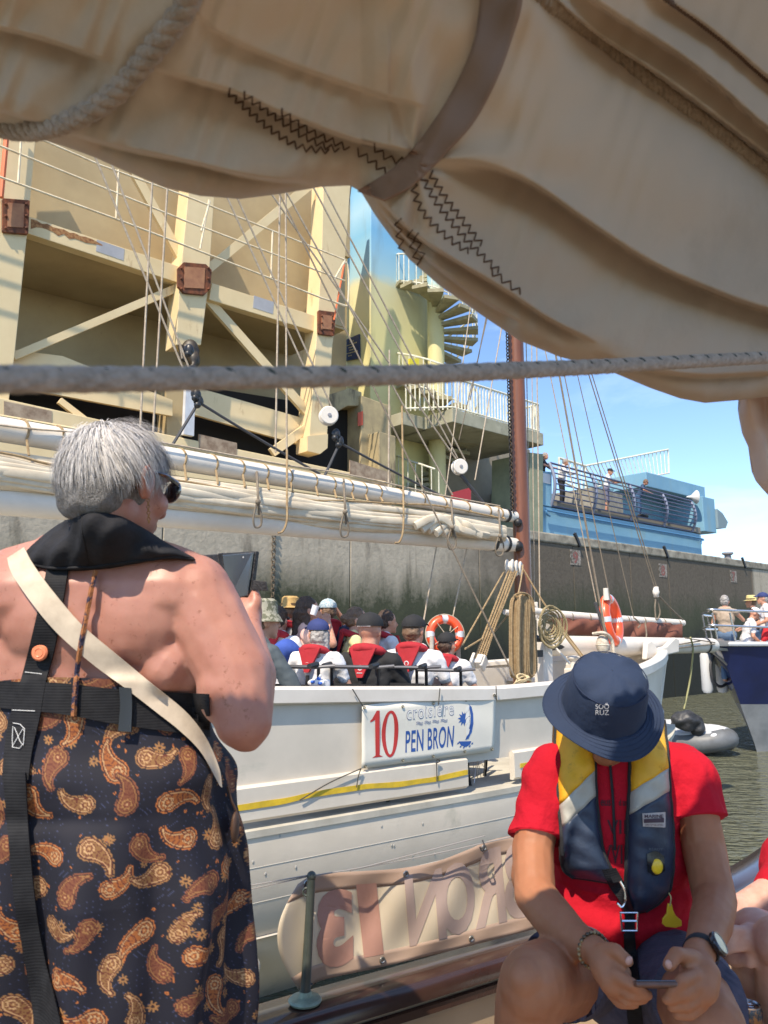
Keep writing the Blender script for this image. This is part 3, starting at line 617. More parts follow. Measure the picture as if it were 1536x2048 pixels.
def balpx(mb, t0, t1, b0, b1, n, off, r=.025):
    for k in range(n+1): mb.tube([wx(*lerp(t0, t1, k/n), off), wx(*lerp(b0, b1, k/n), off)], r if 0 < k < n else r*1.6, 5)
    wtube(mb, t0, t1, r*2, off); wtube(mb, b0, b1, r*1.6, off)
balpx(mb, (1170, 932), (1336, 899), (1195, 973), (1338, 946), 21, -2.9); balpx(mb, (1118, 916), (1170, 932), (1118, 960), (1172, 985), 7, -2.5)
mb.build('ramp_balustrade', WR, ga)
mb = MB(); c = wx(1382, 994, -.7); mb.lathe([(.03, -.2), (.07, 0), (.28, .22), (.30, .24), (.26, .22), (.05, .02)], c, axis=nrm(WN*.6+WD*.8), seg=20); mb.build('horn_loudspeaker', mat('horn grey', (.6, .6, .6), rough=.5), ga)
# ---------------------------------------------------------------- the white sailing boat
BM = A(1.48, 8.6, 0); BU = A(.8, .6, 0); BN = A(.6, -.8, 0)      # mast foot, forward, towards us
def bp(s, t, h): q = BM+BU*s+BN*t; return A(q[0], q[1], EYE+h)
def rk(s, h): return s-.32*max(0, s/2.75)**2*max(0, -.2-h)
def bb_(s): return 1.65 if s < -2.5 else 1.65*(1-(min(s+2.5, 5.24)/5.25)**2.2)
def sh(s): return float(np.interp(s, [-10, -6, -4.2, -2, -.8, .5, 1.6, 2.75, 3.2], [-.12, -.28, -.335, -.42, -.41, -.35, -.28, -.19, -.15]))
def pc(px, py, t=0): return PP(px, py, bp(0, t, 0), BN)          # pixel onto the fore-and-aft plane t metres to our side
def yc(px, t=0): return pc(px, 1200, t)[1]
WH = mat('white boat paint', (.64, .58, .49), (.55, .50, .42), 2.2, .5, bump=.12, bscale=5, c3=(.42, .41, .34), s3=1.3, lo3=.62, hi3=.8, stretch3=(1, 1, 2.2), bdist=.004)
WHs = mat('white spar paint', (.72, .67, .60), (.63, .58, .51), 3, .55)
BRP = mat('manila rope', (.40, .29, .16), (.27, .18, .09), 30, .9, bump=.5, bscale=120)
BRP2 = mat('pale line', (.50, .42, .32), (.36, .28, .2), 30, .9); BRD = mat('dark line', (.055, .055, .06), rough=.7); BRG = mat('grey brown line', (.22, .18, .13), (.15, .12, .09), 30, .85)
boat = T('sailing_boat', 'white wooden sailing boat with brown mast, furled cream sail and race banner', 'sailing boat', bp(-3, 0, -2.3))
ss = [-9.5+.25*i for i in range(28)]+[-2.5+.175*i for i in range(31)]; ss = [s for s in ss if s < 2.749]+[2.749]
def hullrow(s, side=1):
    b = bb_(s); h = sh(s); k = max(0, (s-.2)/2.55)
    return [bp(s, side*b, h-.10), bp(s, side*b, -.93)]
# bulwark planking with thickness
mb = MB()
for sd in (1, -1):
    G = np.array([[bp(rk(s, (sh(s)-.03)*(1-q)+(-.93)*q), sd*bb_(s), (sh(s)-.03)*(1-q)+(-.93)*q) for q in np.linspace(0, 1, 6)] for s in ss])
    mb.shell(G, -BN*sd*.06)
mb.build('bulwark', WH, boat)
mb = MB()
for sd in (1, -1):
    prof = [(-.10, -.015), (-.10, .03), (-.085, .045), (.035, .045), (.05, .03), (.05, -.05), (.035, -.06), (.0, -.06), (0, -.015)]
    G = np.array([[bp(s, sd*(bb_(s)+a), sh(s)+q-.02) for a, q in prof] for s in ss]); mb.grid(G, cu=True)
cr_ = mb.build('cap_rail', WHs, boat, ang=30)
mb = MB()
for s0, s1_ in ((-9.5, -2.36), (-1.86, 2.7)):
    for sd in (1, -1):
        if sd < 0 and s0 > -3: continue
        if sd < 0: s1_ = 2.7
        sg = [s for s in np.linspace(s0, s1_, 34)]
        prof = [(0.0, -.90), (.02, -.885), (.05, -.90), (.055, -1.08), (.03, -1.10), (0, -1.10)]
        G = np.array([[bp(rk(s, q), sd*(bb_(s)+a), q) for a, q in prof] for s in sg]); mb.grid(G)
        e = G[0]; mb.add(e, [tuple(range(len(e)))]); e = G[-1]; mb.add(e, [tuple(range(len(e)))])
mb.build('rubbing_strake', WH, boat, ang=30)
YP = mat('yellow paint stripe', (.78, .52, .03), (.55, .38, .03), 12, .5); mb = MB()
for s0, s1_ in ((-9.5, -2.37), (-1.8, 2.2)):
    G = np.array([[bp(rk(s, -1.), bb_(s)+.0595, -.975+.010*math.sin(s*5)+.006*vnoise(A(s*9, 1, 2))-q*(.034+.008*vnoise(A(s*7, 3, 5)))) for q in (0, 1)] for s in np.linspace(s0, s1_, 180)])
    mb.shell(G, -BN*.003)
mb.build('yellow_stripe', YP, boat)
# lower hull
def low(s, q):       # q 0 top .. 1 keelwards
    b = bb_(s)+.08; d = q*1.6; k = max(0, (s+2.5)/5.25)
    return bp(rk(s, -1.14-d), max(.0, b-.36*d**2.3-.25*k*k*d), -1.14-d)
mb = MB()
for sd in (1, -1):
    G = []
    for s in ss:
        row = []
        for q in list(np.linspace(0, .30+.06*math.sin((s+9)*.22), 7))+list(np.linspace(.32+.06*math.sin((s+9)*.22), 1, 12)):
            p = low(s, q)
            row.append(p)
        G.append(row)
    G = np.array(G)
    if sd < 0:
        d = (G-BM)@BN; G = G-2*d[..., None]*BN
    mb.shell(G, -BN*sd*.08)
lh = mb.build('hull', mat('lower hull paint', (.82, .73, .60), (.72, .64, .52), 1.6, .45, bump=.35, bscale=7, c3=(.42, .41, .32), s3=2.6, lo3=.6, hi3=.85, bdist=.006), boat, ang=25)
mb = MB(); G = np.array([[bp(s, (bb_(s)+.09)*q, -1.135+.0*abs(q)) for q in (-1, -.5, 0, .5, 1)] for s in ss]); mb.shell(G, A(0, 0, -.04)); mb.build('deck', mat('pale deck', (.55, .52, .44), (.42, .39, .32), 4, .7), boat)
mb = MB()                                             # seams, plugs and dents of the planking
for q, wv in ((.13, .0), (.24, .02)):
    pts = [low(s, q+wv)-BN*.0002 for s in np.linspace(-7, .6, 60)]; mb.tube(pts, .002, 4)
mb.build('plank_seam', mat('old seam', (.46, .44, .39), rough=.8), lh)
mb = MB()
for i in range(34):
    s = random.uniform(-5.4, .2); q = random.uniform(.03, .36); c = low(s, q)+BN*.001
    mb.ell(c, (.008, .0015, .010), np.stack([BU, BN, A(0, 0, 1)], 1), 8, 5)
o = mb.build('dowel_plug', mat('plug paint', (.47, .45, .40), rough=.6), lh); o['kind'] = 'stuff'
mb = MB(); pts = [low(s, .335+.075*math.sin((s+9)*.22))+BN*.012 for s in np.linspace(-9.4, 2.6, 60)]; mb.tube(pts, .009, 6, flat=.7); mb.build('hull_moulding', WH, boat)
for (x, y, r) in ((507, 1863, .028), (498, 1938, .055)):
    c = PP(x, y, bp(0, 1.6, 0), BN); mb = MB(); mb.torus(c, BN, r, r*.33, 20, 8); pt = mb.build('porthole', WH, boat)
    mb = MB(); mb.lathe([(0, 0), (r*.8, .005), (0, .012)], c-BN*.01, BN, 16); mb.build('dark_hole', mat('dark hole', (.01, .01, .01)), pt)
# wheel seen through the freeing port, fender-like tyre
c = bp(-2.3, 1.15, -1.0); mb = MB(); mb.torus(c, BN, .17, .03, 24, 8); wl = mb.build('cart_wheel', mat('black tyre', (.02, .02, .02), rough=.8), boat)
mb = MB(); [mb.tube([c, c+.16*(BU*math.cos(a)+A(0, 0, math.sin(a)))], .006, 4) for a in np.linspace(0, 2*PI, 9)[:8]]; mb.build('spokes', mat('steel', (.6, .6, .62), metal=1, rough=.3), wl)
# stem and bow furniture
mb = MB(); mb.prism([bp(2.62, .04, sh(2.7)-.02), bp(2.80, .04, sh(2.7)+.02), bp(2.44, .04, -1.3), bp(2.02, .04, -2.6), bp(1.8, .04, -2.6), bp(2.25, .04, -1.3)], -BN*.08); mb.build('stem', WHs, boat, smooth=False, bevel=.01)
mb = MB()
for t in (.17, -.2):
    pr = [(2.0, -.30), (2.72, -.22), (2.74, -.06), (2.66, -.03), (2.58, -.07), (2.45, -.14), (2.25, -.17), (2.2, -.1), (2.12, -.07), (2.04, -.1)]
    mb.prism([bp(s, t, h) for s, h in pr], BN*.07)
mb.build('knighthead', WHs, boat, smooth=False, bevel=.015)
mb = MB(); G = np.array([[bp(s, q*max(.02, bb_(s)-.06), -.52) for q in (-1, 0, 1)] for s in np.linspace(.7, 2.6, 10)]); mb.shell(G, A(0, 0, -.04)); mb.build('foredeck', WHs, boat)
mb = MB(); mb.box(bp(.9, .1, -.42), (.28, .2, .12), np.stack([BU, -BN, A(0, 0, 1)], 1)); mb.box(bp(1.25, -.1, -.40), (.12, .12, .13), np.stack([BU, -BN, A(0, 0, 1)], 1)); mb.build('bow_locker', WHs, boat, smooth=False, bevel=.03)
mb = MB(); mb.box(bp(.5, .35, -.46), (.08, .08, .1), np.stack([BU, -BN, A(0, 0, 1)], 1)); mb.lathe([(0, 0), (.04, 0), (.04, .1), (.07, .12), (.07, .15), (0, .16)], bp(.5, .35, -.38), seg=14); mb.build('capstan', WHs, boat, smooth=False, bevel=.015)
# inner coaming panels seen right of the passengers
mb = MB(); G = np.array([[bp(s, -.9-.0*s, h) for h in (-.40, -1.1)] for s in np.linspace(-2.4, 1.2, 10)]); mb.shell(G, BN*.03); mb.build('inner_panel', WHs, boat)
# mast and spars
MW = mat('varnished mast wood', (.20, .065, .022), (.13, .04, .014), 3, .45, stretch=(6, 6, .5), bump=.1, coat=.3)
mb = MB(); mtop = pc(1020, 560); mb.tube([bp(0, 0, -1.2), pc(1047, 1200), pc(1030, 640)*1.0, pc(1024, 450), bp(-.1, 0, 8.8)], [.1, .098, .09, .088, .07], 20); mb.build('mast', MW, boat)
ga0, ga1 = pc(-900, 705), pc(1030, 1034); bo0, bo1 = pc(-900, 918), pc(1033, 1090)
def on(a, b, px):                                 # the point of line a-b that is seen at column px
    lo_, hi_ = 0., 1.
    for _ in range(30):
        m_ = (lo_+hi_)/2
        if pix(lerp(a, b, m_))[0] < px: lo_ = m_
        else: hi_ = m_
    return lerp(a, b, lo_)
def radl(px, r0, r1): return r0+(r1-r0)*(px/1033)
gdir = nrm(ga1-ga0)
gp = [on(ga0, ga1, x) for x in (0, 200, 400, 600, 800, 900, 1000, 1030)]
ga0 = gp[0]-(gp[1]-gp[0])/np.linalg.norm(gp[1]-gp[0])*2.2
mb = MB(); ga = np.array([ga0, gp[0], gp[2], gp[4], gp[6], gp[7]]); mb.tube(ga, [.095, .092, .09, .082, .07, .062], 24); gaff = mb.build('gaff', WHs, boat)
bpn = [on(bo0, bo1, x) for x in (0, 200, 400, 600, 800, 900, 1000, 1030)]; bo0 = bpn[0]-(bpn[1]-bpn[0])/np.linalg.norm(bpn[1]-bpn[0])*2.2
mb = MB(); mb.tube(np.array([bo0, bpn[0], bpn[2], bpn[4], bpn[6], bpn[7]]), [.12, .118, .112, .10, .088, .075], 24); boom = mb.build('boom', WHs, boat)
mb = MB()
for px, ln_, lst in ((345, 0, 0), ): pass
for a, b_, r, px in ((gp, ga, .072, 1012), (bpn, 0, .088, 1010), (bpn, 0, .088, 985)):
    q = on(a[0], a[-1], px); d = nrm(a[-1]-a[0]); mb.lathe([(r*1.04, -.02), (r*1.06, .02)], q, d, 20)
mb.tube([pc(1018, 1035), pc(1040, 1045), pc(1040, 1080), pc(1020, 1090)], .03, 8); mb.ell(pc(1036, 1045, .05), .05); mb.ell(pc(1036, 1092, .05), .06)
mb.build('gooseneck', mat('black fitting', (.015, .015, .017), rough=.5), boat)
for px in (468, 930, 958):
    q = on(bpn[0], bpn[-1], px); d = nrm(bpn[-1]-bpn[0]); mb = MB(); r = radl(px, .118, .08); mb.lathe([(r*1.02, -.05), (r*1.035, -.03), (r*1.035, .03), (r*1.02, .05)], q, d, 20); mb.build('boom_whipping', mat('cream whipping', (.62, .57, .5), (.5, .44, .36), 60, .8, bump=.5, bscale=90), boom)
# furled sail
SC = mat('furled cream sailcloth', (.72, .64, .50), (.60, .51, .38), 5, .75, bump=.3, bscale=8, trans=.12)
mb = MB(); topc = [(-300, 880, .06), (0, 912, .06), (200, 948), (400, 975), (600, 998), (800, 1022), (940, 1040), (1000, 1050)]
for k in range(26):
    f = k/25; pts = []
    ph = random.uniform(0, 9)
    for i, x in enumerate(np.linspace(-420, 1010, 34)):
        yt = np.interp(x, [-420, 0, 100, 350, 500, 700, 900, 1010], [862, 910, 930, 962, 985, 1010, 1028, 1046])
        yb = np.interp(x, [-420, 0, 100, 350, 500, 700, 900, 1010], [935, 972, 985, 1010, 1030, 1052, 1070, 1088])
        e = 1-.55*max(0, (x-850)/160); mid = (yt+yb)/2
        yy = mid+(yt+(yb-yt)*f-mid)*e+3.2*math.sin(x*.0065+ph)+1.2*math.sin(x*.015+ph*2)
        pts.append(pc(x, yy, .10+.07*math.sin(PI*f)+.025*math.sin(x*.017+ph*3)))
    mb.tube(cat(pts, 3), [(.023+.007*math.sin(ph+i*.11)) for i in range(len(cat(pts, 3)))], 8, flat=1.3)
G = np.array([[pc(x, np.interp(x, [-420, 0, 350, 700, 1000], [a1, a2, a3, a4, a5]), .05) for a1, a2, a3, a4, a5 in ((850, 900, 952, 1000, 1040), (890, 940, 985, 1030, 1065), (930, 985, 1025, 1062, 1085))] for x in np.linspace(-420, 1000, 30)])
mb.shell(G, -BN*.16)
sail_o = mb.build('furled_sail', SC, boat)
mb = MB()
for k in range(5):                                # crumpled end near the mast
    x0 = 880+k*14; pts = [pc(x0+dx, 1030+k*3+dy+random.uniform(-3, 3), .2+random.uniform(0, .06)) for dx, dy in ((-50, 25), (-20, 5), (0, 8), (15, 22), (40, 30))]; mb.tube(cat(pts, 4), .028, 8, flat=1.5)
mb.build('sail_end', SC, sail_o)
# hoops lacing the sail to the gaff
def hoop(px, yb, tight=False, m_=BRP, r=.009):
    q = on(ga[0], gp[-1], px) if px > 0 else on(ga[0], gp[-1], px); R = radl(max(px, 0), .092, .066)+.008; d = nrm(gp[-1]-gp[0]); x, y, _ = frame(d); pts = []
    bt = pc(px+18, yb, .14)
    for a in np.linspace(-.2*PI, 1.2*PI, 14): pts.append(q+R*(x*-math.cos(a)*1.0+A(0, 0, 1)*math.sin(a))+d*(.04*math.cos(a)))
    pts = [bt]+pts if np.dot(pts[0]-q, BN) > 0 else pts+[bt]
    return pts
mbl = []
for px in (-70, 40, 110, 170, 355, 418, 472, 520, 568, 618, 655, 690, 718, 748, 792, 835, 878, 925, 968, 992):
    yb = np.interp(px, [0, 350, 500, 700, 880, 1000], [905, 962, 978, 1002, 1012, 1040])-1
    mb = MB(); mb.tube(hoop(px, yb), .010, 6); mb.build('hoop', BRP, gaff)
mb = MB(); mb.tube(cat([pc(x, y, .15) for x, y in ((-300, 868), (0, 905), (120, 932), (350, 960), (440, 975), (520, 987), (620, 1000), (700, 1002), (800, 1008), (880, 1012), (1000, 1036))], 6), .010, 6); mb.build('lacing_line', BRP, boat)
mb = MB(); mb.tube(cat([pc(x, y, .11) for x, y in ((-300, 790), (0, 850), (200, 868), (340, 888), (560, 928), (700, 950), (880, 990), (1000, 1012))], 6), .008, 6); mb.build('gaff_line', BRP2, boat)
# gaskets round the bundle and boom
for px in (516, 690, 905, -120, 1000):
    yt, yb = np.interp(px, [0, 500, 700, 900, 1010], [880, 935, 960, 995, 1020]), np.interp(px, [0, 500, 700, 900, 1010], [990, 1040, 1062, 1085, 1100]); mb = MB()
    mb.tube(cat([pc(px-3, yt, .05), pc(px-1, (yt+yb)/2-20, .2), pc(px, (yt+yb)/2, .27), pc(px+2, yb-12, .25)], 5), .011, 6)
    mb.tube(cat([pc(px-2, (yt+yb)/2+14, .28), pc(px-9, yb-5, .27), pc(px-6, yb+12, .26), pc(px+5, yb+10, .26), pc(px+7, yb-8, .27), pc(px+1, (yt+yb)/2+16, .28)], 5), .009, 6)
    mb.ell(pc(px, (yt+yb)/2+14, .29), .024, seg=8, rings=6); mb.build('gasket', BRG, boat)
# ---- rigging lines
def line(a, c, r=.009, m_=BRP2, ta=0, tc=0, sg=0, name='halyard', extra=None, par=None):
    pts = [pc(*a, ta), pc(*c, tc)]
    if sg: pts = sag(pts[0], pts[1], sg, 14)
    if extra: pts = cat([pc(x, y, t) for x, y, t in extra], 6)
    mb = MB(); mb.tube(pts, r, 6); return mb.build(name, m_, par or boat)
for a in [((170, 265), (389, 792)), ((205, 280), (402, 800)), ((310, 250), (280, 868)), ((342, 250), (306, 868)), ((398, 270), (648, 822)), ((420, 275), (664, 815)),
          ((440, 240), (912, 918)), ((480, 215), (905, 990)), ((570, 268), (915, 916)), ((596, 275), (930, 920)), ((562, 260), (551, 905)), ((571, 300), (574, 1035)), ((779, 700), (777, 985)), ((948, 560), (888, 1010), .006), ((1013, 600), (950, 960), .007), ((934, 1095), (900, 1262), .007), ((876, 1075), (846, 1250), .008), ((1050, 560), (1062, 1215), .006), ((1062, 560), (1069, 1218), .006), ((1072, 580), (1080, 1232), .008), ((1043, 560), (1054, 1210), .005), ((1074, 620), (1194, 1210), .007)]:
    line(*a[:2], r=a[2] if len(a) > 2 else .009)
for a in [((470, 205), (1028, 1352), .008, .1, 1.4), ((992, 560), (918, 880), .006, 0, -.3), ((983, 580), (940, 800), .006, 0, -.3), ((1092, 600), (1212, 1275), .012, 0, .5), ((1098, 600), (1222, 1205), .007, 0, .4), ((1125, 620), (1268, 1238), .006, 0, 0), ((1150, 660), (1310, 1178), .008, 0, 0), ((1157, 660), (1315, 1180), .007, 0, 0)]:
    line(a[0], a[1], r=a[2], m_=BRG, ta=a[3], tc=a[4], name='stay')
line((397, 805), (346, 888), r=.013, m_=BRD, name='black_tackle_line'); line((400, 806), (640, 948), r=.012, m_=BRD, name='black_tackle_line', sg=.01)
line((680, 885), (649, 952), r=.013, m_=BRD, name='black_tackle_line'); line((684, 888), (905, 1002), r=.012, m_=BRD, name='black_tackle_line', sg=.01); line((922, 950), (985, 1030), r=.02, m_=BRD, name='black_tackle_line')
line(0, 0, extra=[(805, 815, 0), (805, 950, .1), (807, 1040, .28), (806, 1078, .3), (798, 1088, .3)], r=.009) if False else None
for ex in ([(804, 812, 0), (806, 950, .15), (807, 1050, .28), (800, 1082, .28), (790, 1086, .28)], [(574, 900, .1), (574, 1000, .25), (574, 1040, .28), (566, 1062, .28), (556, 1066, .28)]):
    mb = MB(); mb.tube(cat([pc(x, y, t) for x, y, t in ex], 6), .010, 6); mb.build('loose_line', BRP, boat)
# chain down the fore side of the mast
mb = MB(); c0, c1 = pc(1014, 640, .05), pc(1025, 1030, .05); n_ = 60
for k in range(n_): mb.torus(lerp(c0, c1, k/n_), BU if k % 2 else BN, .022, .008, 8, 4)
mb.build('mast_chain', mat('dark chain', (.05, .045, .04), metal=.6, rough=.5), boat)
# blocks
def block(px, py, t, R, axis, label=None):
    c = pc(px, py, t); mb = MB(); ax = nrm(axis)
    for k in (-1, 1): mb.lathe([(0, -.012), (R*.9, -.012), (R, -.004), (R, .004), (R*.9, .012), (0, .012)], c+ax*k*.03, ax, 24)
    mb.lathe([(R*.75, -.03), (R*.7, 0), (R*.75, .03)], c, ax, 20); o = mb.build('block', WHs, boat, ang=30)
    mb = MB(); mb.lathe([(0, 0), (R*.22, 0), (R*.2, .008), (0, .01)], c+ax*.042, ax, 14); mb.build('pin', mat('grey pin', (.25, .25, .27), rough=.4), o)
block(657, 832, 0, .09, BN*.9-BU*.3); block(919, 934, 0, .085, BN*.95-BU*.3)
for i in range(3):
    block(1020+i*8, 1134+i*2, .15-.02*i, .085, BN*.75+BU*.5)
for px, py in ((397, 802), (679, 882), (378, 700), (672, 868), (392, 788)):
    mb = MB(); mb.ell(pc(px, py, 0), (.04, .03, .055)); mb.torus(pc(px, py, 0), BN, .03, .018, 12, 6); mb.ell(pc(px-2, py+8, .02), .03); mb.build('shackle', mat('black plastic', (.02, .02, .022), rough=.4), boat)
for k in range(2):
    mb = MB(); c = pc(1063+k*9, 1222, .1); mb.box(c, (.017, .02, .10), np.stack([BU, -BN, A(0, 0, 1)], 1)); mb.box(c+A(0, 0, -.06), (.03, .02, .02), np.stack([BU, -BN, A(0, 0, 1)], 1)); mb.build('turnbuckle', WHs, boat, smooth=False, bevel=.008)
# mainsheet tackle of laid rope
tk = pc(1023, 1150, .2); lb = pc(957, 1322, .5)
for dx, dx2 in ((-4, -6), (2, -1), (8, 4), (13, 9), (4, 14)):
    rope([pc(1021+dx, 1142, .2), pc(956+dx2, 1316, .5)], .011).build('tackle_rope', BRP, boat)
rope([pc(1010, 1140, .2), pc(925, 1290, .5)], .009).build('tackle_rope', BRP, boat)
rope([pc(1040, 1200, .1), pc(990, 1262, .3), pc(930, 1298, .6)], .010).build('tackle_rope', BRP, boat)
mb = MB(); R_ = frame(nrm(tk-lb)); mb.box(lb, (.05, .045, .055), np.stack(R_, 1)); mb.box(lb+A(.05, 0, -.02), (.016, .05, .07), np.stack(R_, 1)); mb.box(lb-A(.05, 0, .0), (.016, .05, .07), np.stack(R_, 1)); mb.build('lower_block', WHs, boat, smooth=False, bevel=.012)
rope(cat([pc(1040, 1128, .15), pc(1085, 1202, .3), pc(1120, 1250, .4), pc(1172, 1320, .5)], 5), .010).build('guy_rope', BRP, boat)
mb = MB(); mb.tube([pc(1118, 1255, .4), pc(1176, 1330, .5)], .016, 8); mb.build('guy_sleeve', mat('tan sleeve', (.5, .36, .2), rough=.7), boat)
mb = MB(); mb.tube([pc(1093, 1275, .3), pc(1140, 1328, .5)], .012, 8); mb.build('white_rope', WHs, boat)
# post, crutch, bowsprit, brown sail
mb = MB(); mb.box(pc(1087, 1330, .45)-A(0, 0, .14), (.07, .07, .42), np.stack([BU, -BN, A(0, 0, 1)], 1)); mb.box(pc(1088, 1265, .45), (.055, .055, .14), np.stack([BU, -BN, A(0, 0, 1)], 1)); mb.build('samson_post', WHs, boat, smooth=False, bevel=.012)
mb = MB(); mb.box(pc(1075, 1307, .55), (.05, .03, .035), np.stack([BU, -BN, A(0, 0, 1)], 1)); mb.box(pc(1078, 1278, .55), (.05, .03, .03), np.stack([BU, -BN, A(0, 0, 1)], 1)); mb.ell(pc(1072, 1276, .6), .035); mb.build('cleat', MATS['black fitting'], boat)
mb = MB(); mb.tube([pc(1009, 1224, .3), pc(1030, 1228, .3), pc(1070, 1222, .3), pc(1090, 1226, .3), pc(1110, 1236, .3)], [.028, .035, .04, .04, .02], 12); mb.build('gallows', WHs, boat)
bs0, bs1 = pc(1085, 1292, .05), pc(1428, 1291, .0); mb = MB(); mb.tube([bs0-BU*.3, bs0, bs1-.05*BU, bs1], [.12, .118, .10, .085], 24); bws = mb.build('bowsprit', WHs, boat)
mb = MB(); q = lerp(bs0, bs1, .93); mb.lathe([(.108, -.02), (.11, .02)], q, bs1-bs0, 20); mb.build('iron_band', MATS['black fitting'], bws)
mb = MB(); mb.prism([pc(1088, 1286, .2), pc(1124, 1290, .2), pc(1130, 1294, .2), pc(1124, 1298, .2), pc(1088, 1304, .2)], -BN*.03); mb.build('iron_strap', MATS['black fitting'], bws, smooth=False)
mb = MB(); mb.tube([pc(1062, 1226, -.2), pc(1200, 1236, -.2), pc(1366, 1246, -.2)], [.055, .052, .045], 16); mb.build('jib_spar', WHs, boat)
BS = mat('brown tanned sailcloth', (.20, .075, .045), (.13, .045, .03), 4, .8, bump=.4, bscale=7)
us = np.linspace(0, 1, 60); G = []
for u in us:
    x = 1100+265*u; yt = 1233+13*u; yb = 1271+12*u-8*math.sin(u*PI*2)*.4-18*max(0, u-.8)
    G.append([pc(x, yt+(yb-yt)*(1-math.cos(v))/2, -.2+.10*math.sin(v)*(1+.3*math.sin(u*23+v*2))+.02*math.sin(u*50+3*v)) for v in np.linspace(0, 2*PI, 20, endpoint=False)])
mb = MB(); mb.grid(np.array(G), cu=True); mb.build('brown_sail', BS, boat, ang=180)
for x in (1105, 1139, 1175, 1210, 1252, 1285, 1325, 1355):
    q = pc(x, 1229+(x-1062)*.066, -.2); mb = MB(); mb.torus(q, BU, .06, .007, 14, 5); mb.build('sail_ring', BRG, boat)
for ex in ([(1269, 1236, 0), (1280, 1248, 0), (1276, 1256, 0)], [(1313, 1186, 0), (1310, 1215, 0), (1313, 1240, 0), (1320, 1225, 0), (1315, 1200, 0)], [(1318, 1192, 0), (1345, 1220, 0), (1366, 1240, 0)], [(1290, 1245, -.05), (1293, 1270, 0), (1288, 1290, .1)]):
    mb = MB(); mb.tube(cat([pc(*e) for e in ex], 5), .010, 6); mb.build('sail_tie', BRG, boat)
mb = MB(); mb.box(pc(1312, 1184, 0), (.03, .03, .07)); mb.ell(pc(1312, 1184, .02), (.045, .035, .06)); mb.build('small_block', WHs, boat, bevel=.01)
for (a, c) in (((1290, 1300), (1400, 1282)), ((1290, 1303), (1430, 1288)), ((1370, 1276), (1430, 1285))):
    line(a, c, r=.008, m_=BRG, name='bowsprit_line', ta=.15, tc=.12)
mb = MB(); mb.tube(cat([pc(1381, 1275, .2), pc(1386, 1300, .1), pc(1380, 1360, 0), pc(1368, 1418, 0)], 6), .012, 6); mb.build('mooring_line', mat('yellow green line', (.30, .29, .14), rough=.8), boat)
# coils
def coil(name, label, cx, cy, w_, h_, n_, t, r, m_, big=True):
    mb = MB()
    for k in range(n_):
        f = k/(n_-1)-.5; ww = w_*(.55+.45*random.random()); x0 = cx+f*w_*.75; o = random.uniform(-.02, .06)+.05*math.cos(f*3)
        top = cy-h_/2+random.uniform(0, 4); bot = cy+h_/2-abs(f)*h_*.15+random.uniform(-6, 3)
        rope(cat([pc(cx+f*12, top, t+o), pc(x0-2, top+14, t+o+.02), pc(x0-4, cy, t+o+.03), pc(x0-3, bot-12, t+o+.03), pc(x0+3, bot, t+o), pc(x0+9, bot-12, t+o-.03), pc(x0+7, cy, t+o-.03), pc(x0+2, top+14, t+o-.03), pc(cx+f*12+3, top, t+o-.02)], 5), r, seg=5, mb=mb)
    return mb
mb = coil('', '', 1044, 1276, 54, 178, 13, .75, .0105, BRP)
rope(cat([pc(1028, 1192, .8), pc(1040, 1186, .85), pc(1056, 1190, .8), pc(1050, 1200, .75)], 5), .012, mb=mb)
mb.tube(cat([pc(1036, 1190, .8), pc(1042, 1160, .5), pc(1046, 1130, .3)], 5), .008, 6)
mb.build('rope_coil', BRP, label='long hanging coil of tan rope in front of the brown mast', cat='rope coil')
mb = MB()
for k in range(9): rr = .045+.0205*k; rope([pc(1095, 1254, .55)+rr*(BU*math.cos(a)+A(0, 0, 1)*math.sin(a)*(1.05+.05*math.sin(k*2)))+BN*(.008*k+.012*math.sin(3*a+k*1.7))+BU*.012*math.sin(2*a+k) for a in np.linspace(0, 2*PI, 24)], .0115, seg=5, mb=mb)
mb.build('rope_coil', mat('olive tan rope', (.3, .24, .13), rough=.9, bump=.4, bscale=100), label='round coil of rope hung on the white post beside the brown sail', cat='rope coil')
mb = MB()
for k in range(4): rope([pc(1045, 1366, 1.3)+(BU*.10*(1-.15*k)*math.cos(a)+BN*.03*math.sin(a)+A(0, 0, .028*math.sin(a*1+k)+.015*k)) for a in np.linspace(0, 2*PI, 24)], .009, seg=5, mb=mb)
mb.build('rope_coil', mat('cream rope', (.58, .46, .27), rough=.9, bump=.4, bscale=100), label='small cream rope bundle lying on the white gunwale', cat='rope coil')
# life rings
OR_ = mat('life ring orange', (.85, .09, .025), rough=.38, coat=.2); SI = mat('silver tape', (.65, .65, .66), rough=.35, metal=.3)
def ring(c, axis, R, r, label):
    mb = MB(); mb.torus(c, axis, R, r, 40, 14); o = mb.build('life_ring', OR_, label=label, cat='life ring', group='orange life rings on the white boat')
    x, y, d = frame(axis)
    for q in (.25, .75, 1.25, 1.75):
        a = q*PI+ (PI/4); ctr = c+R*(math.cos(a)*x+math.sin(a)*y); tg = -math.sin(a)*x+math.cos(a)*y; mb = MB(); mb.lathe([(r*1.02, -.03), (r*1.03, 0), (r*1.02, .03)], ctr, tg, 16); mb.build('reflective_band', SI, o)
    mb = MB()
    pts = [c+(R+r*1.15)*(math.cos(a)*x+math.sin(a)*y) for a in np.linspace(0, 2*PI, 40, endpoint=False)]; mb.tube(pts, .006, 5, closed=True); mb.build('grab_line', BRP2, o)
    return o
rg = ring(pc(890, 1269, .2), BN*.9+A(-.35, -.2, .1), .150, .043, 'orange life ring with silver bands and crossed cords behind the black capped passengers')
c = pc(890, 1272, .2); mb = MB(); x, y, d = frame(BN*.9+A(-.35, -.2, .1))
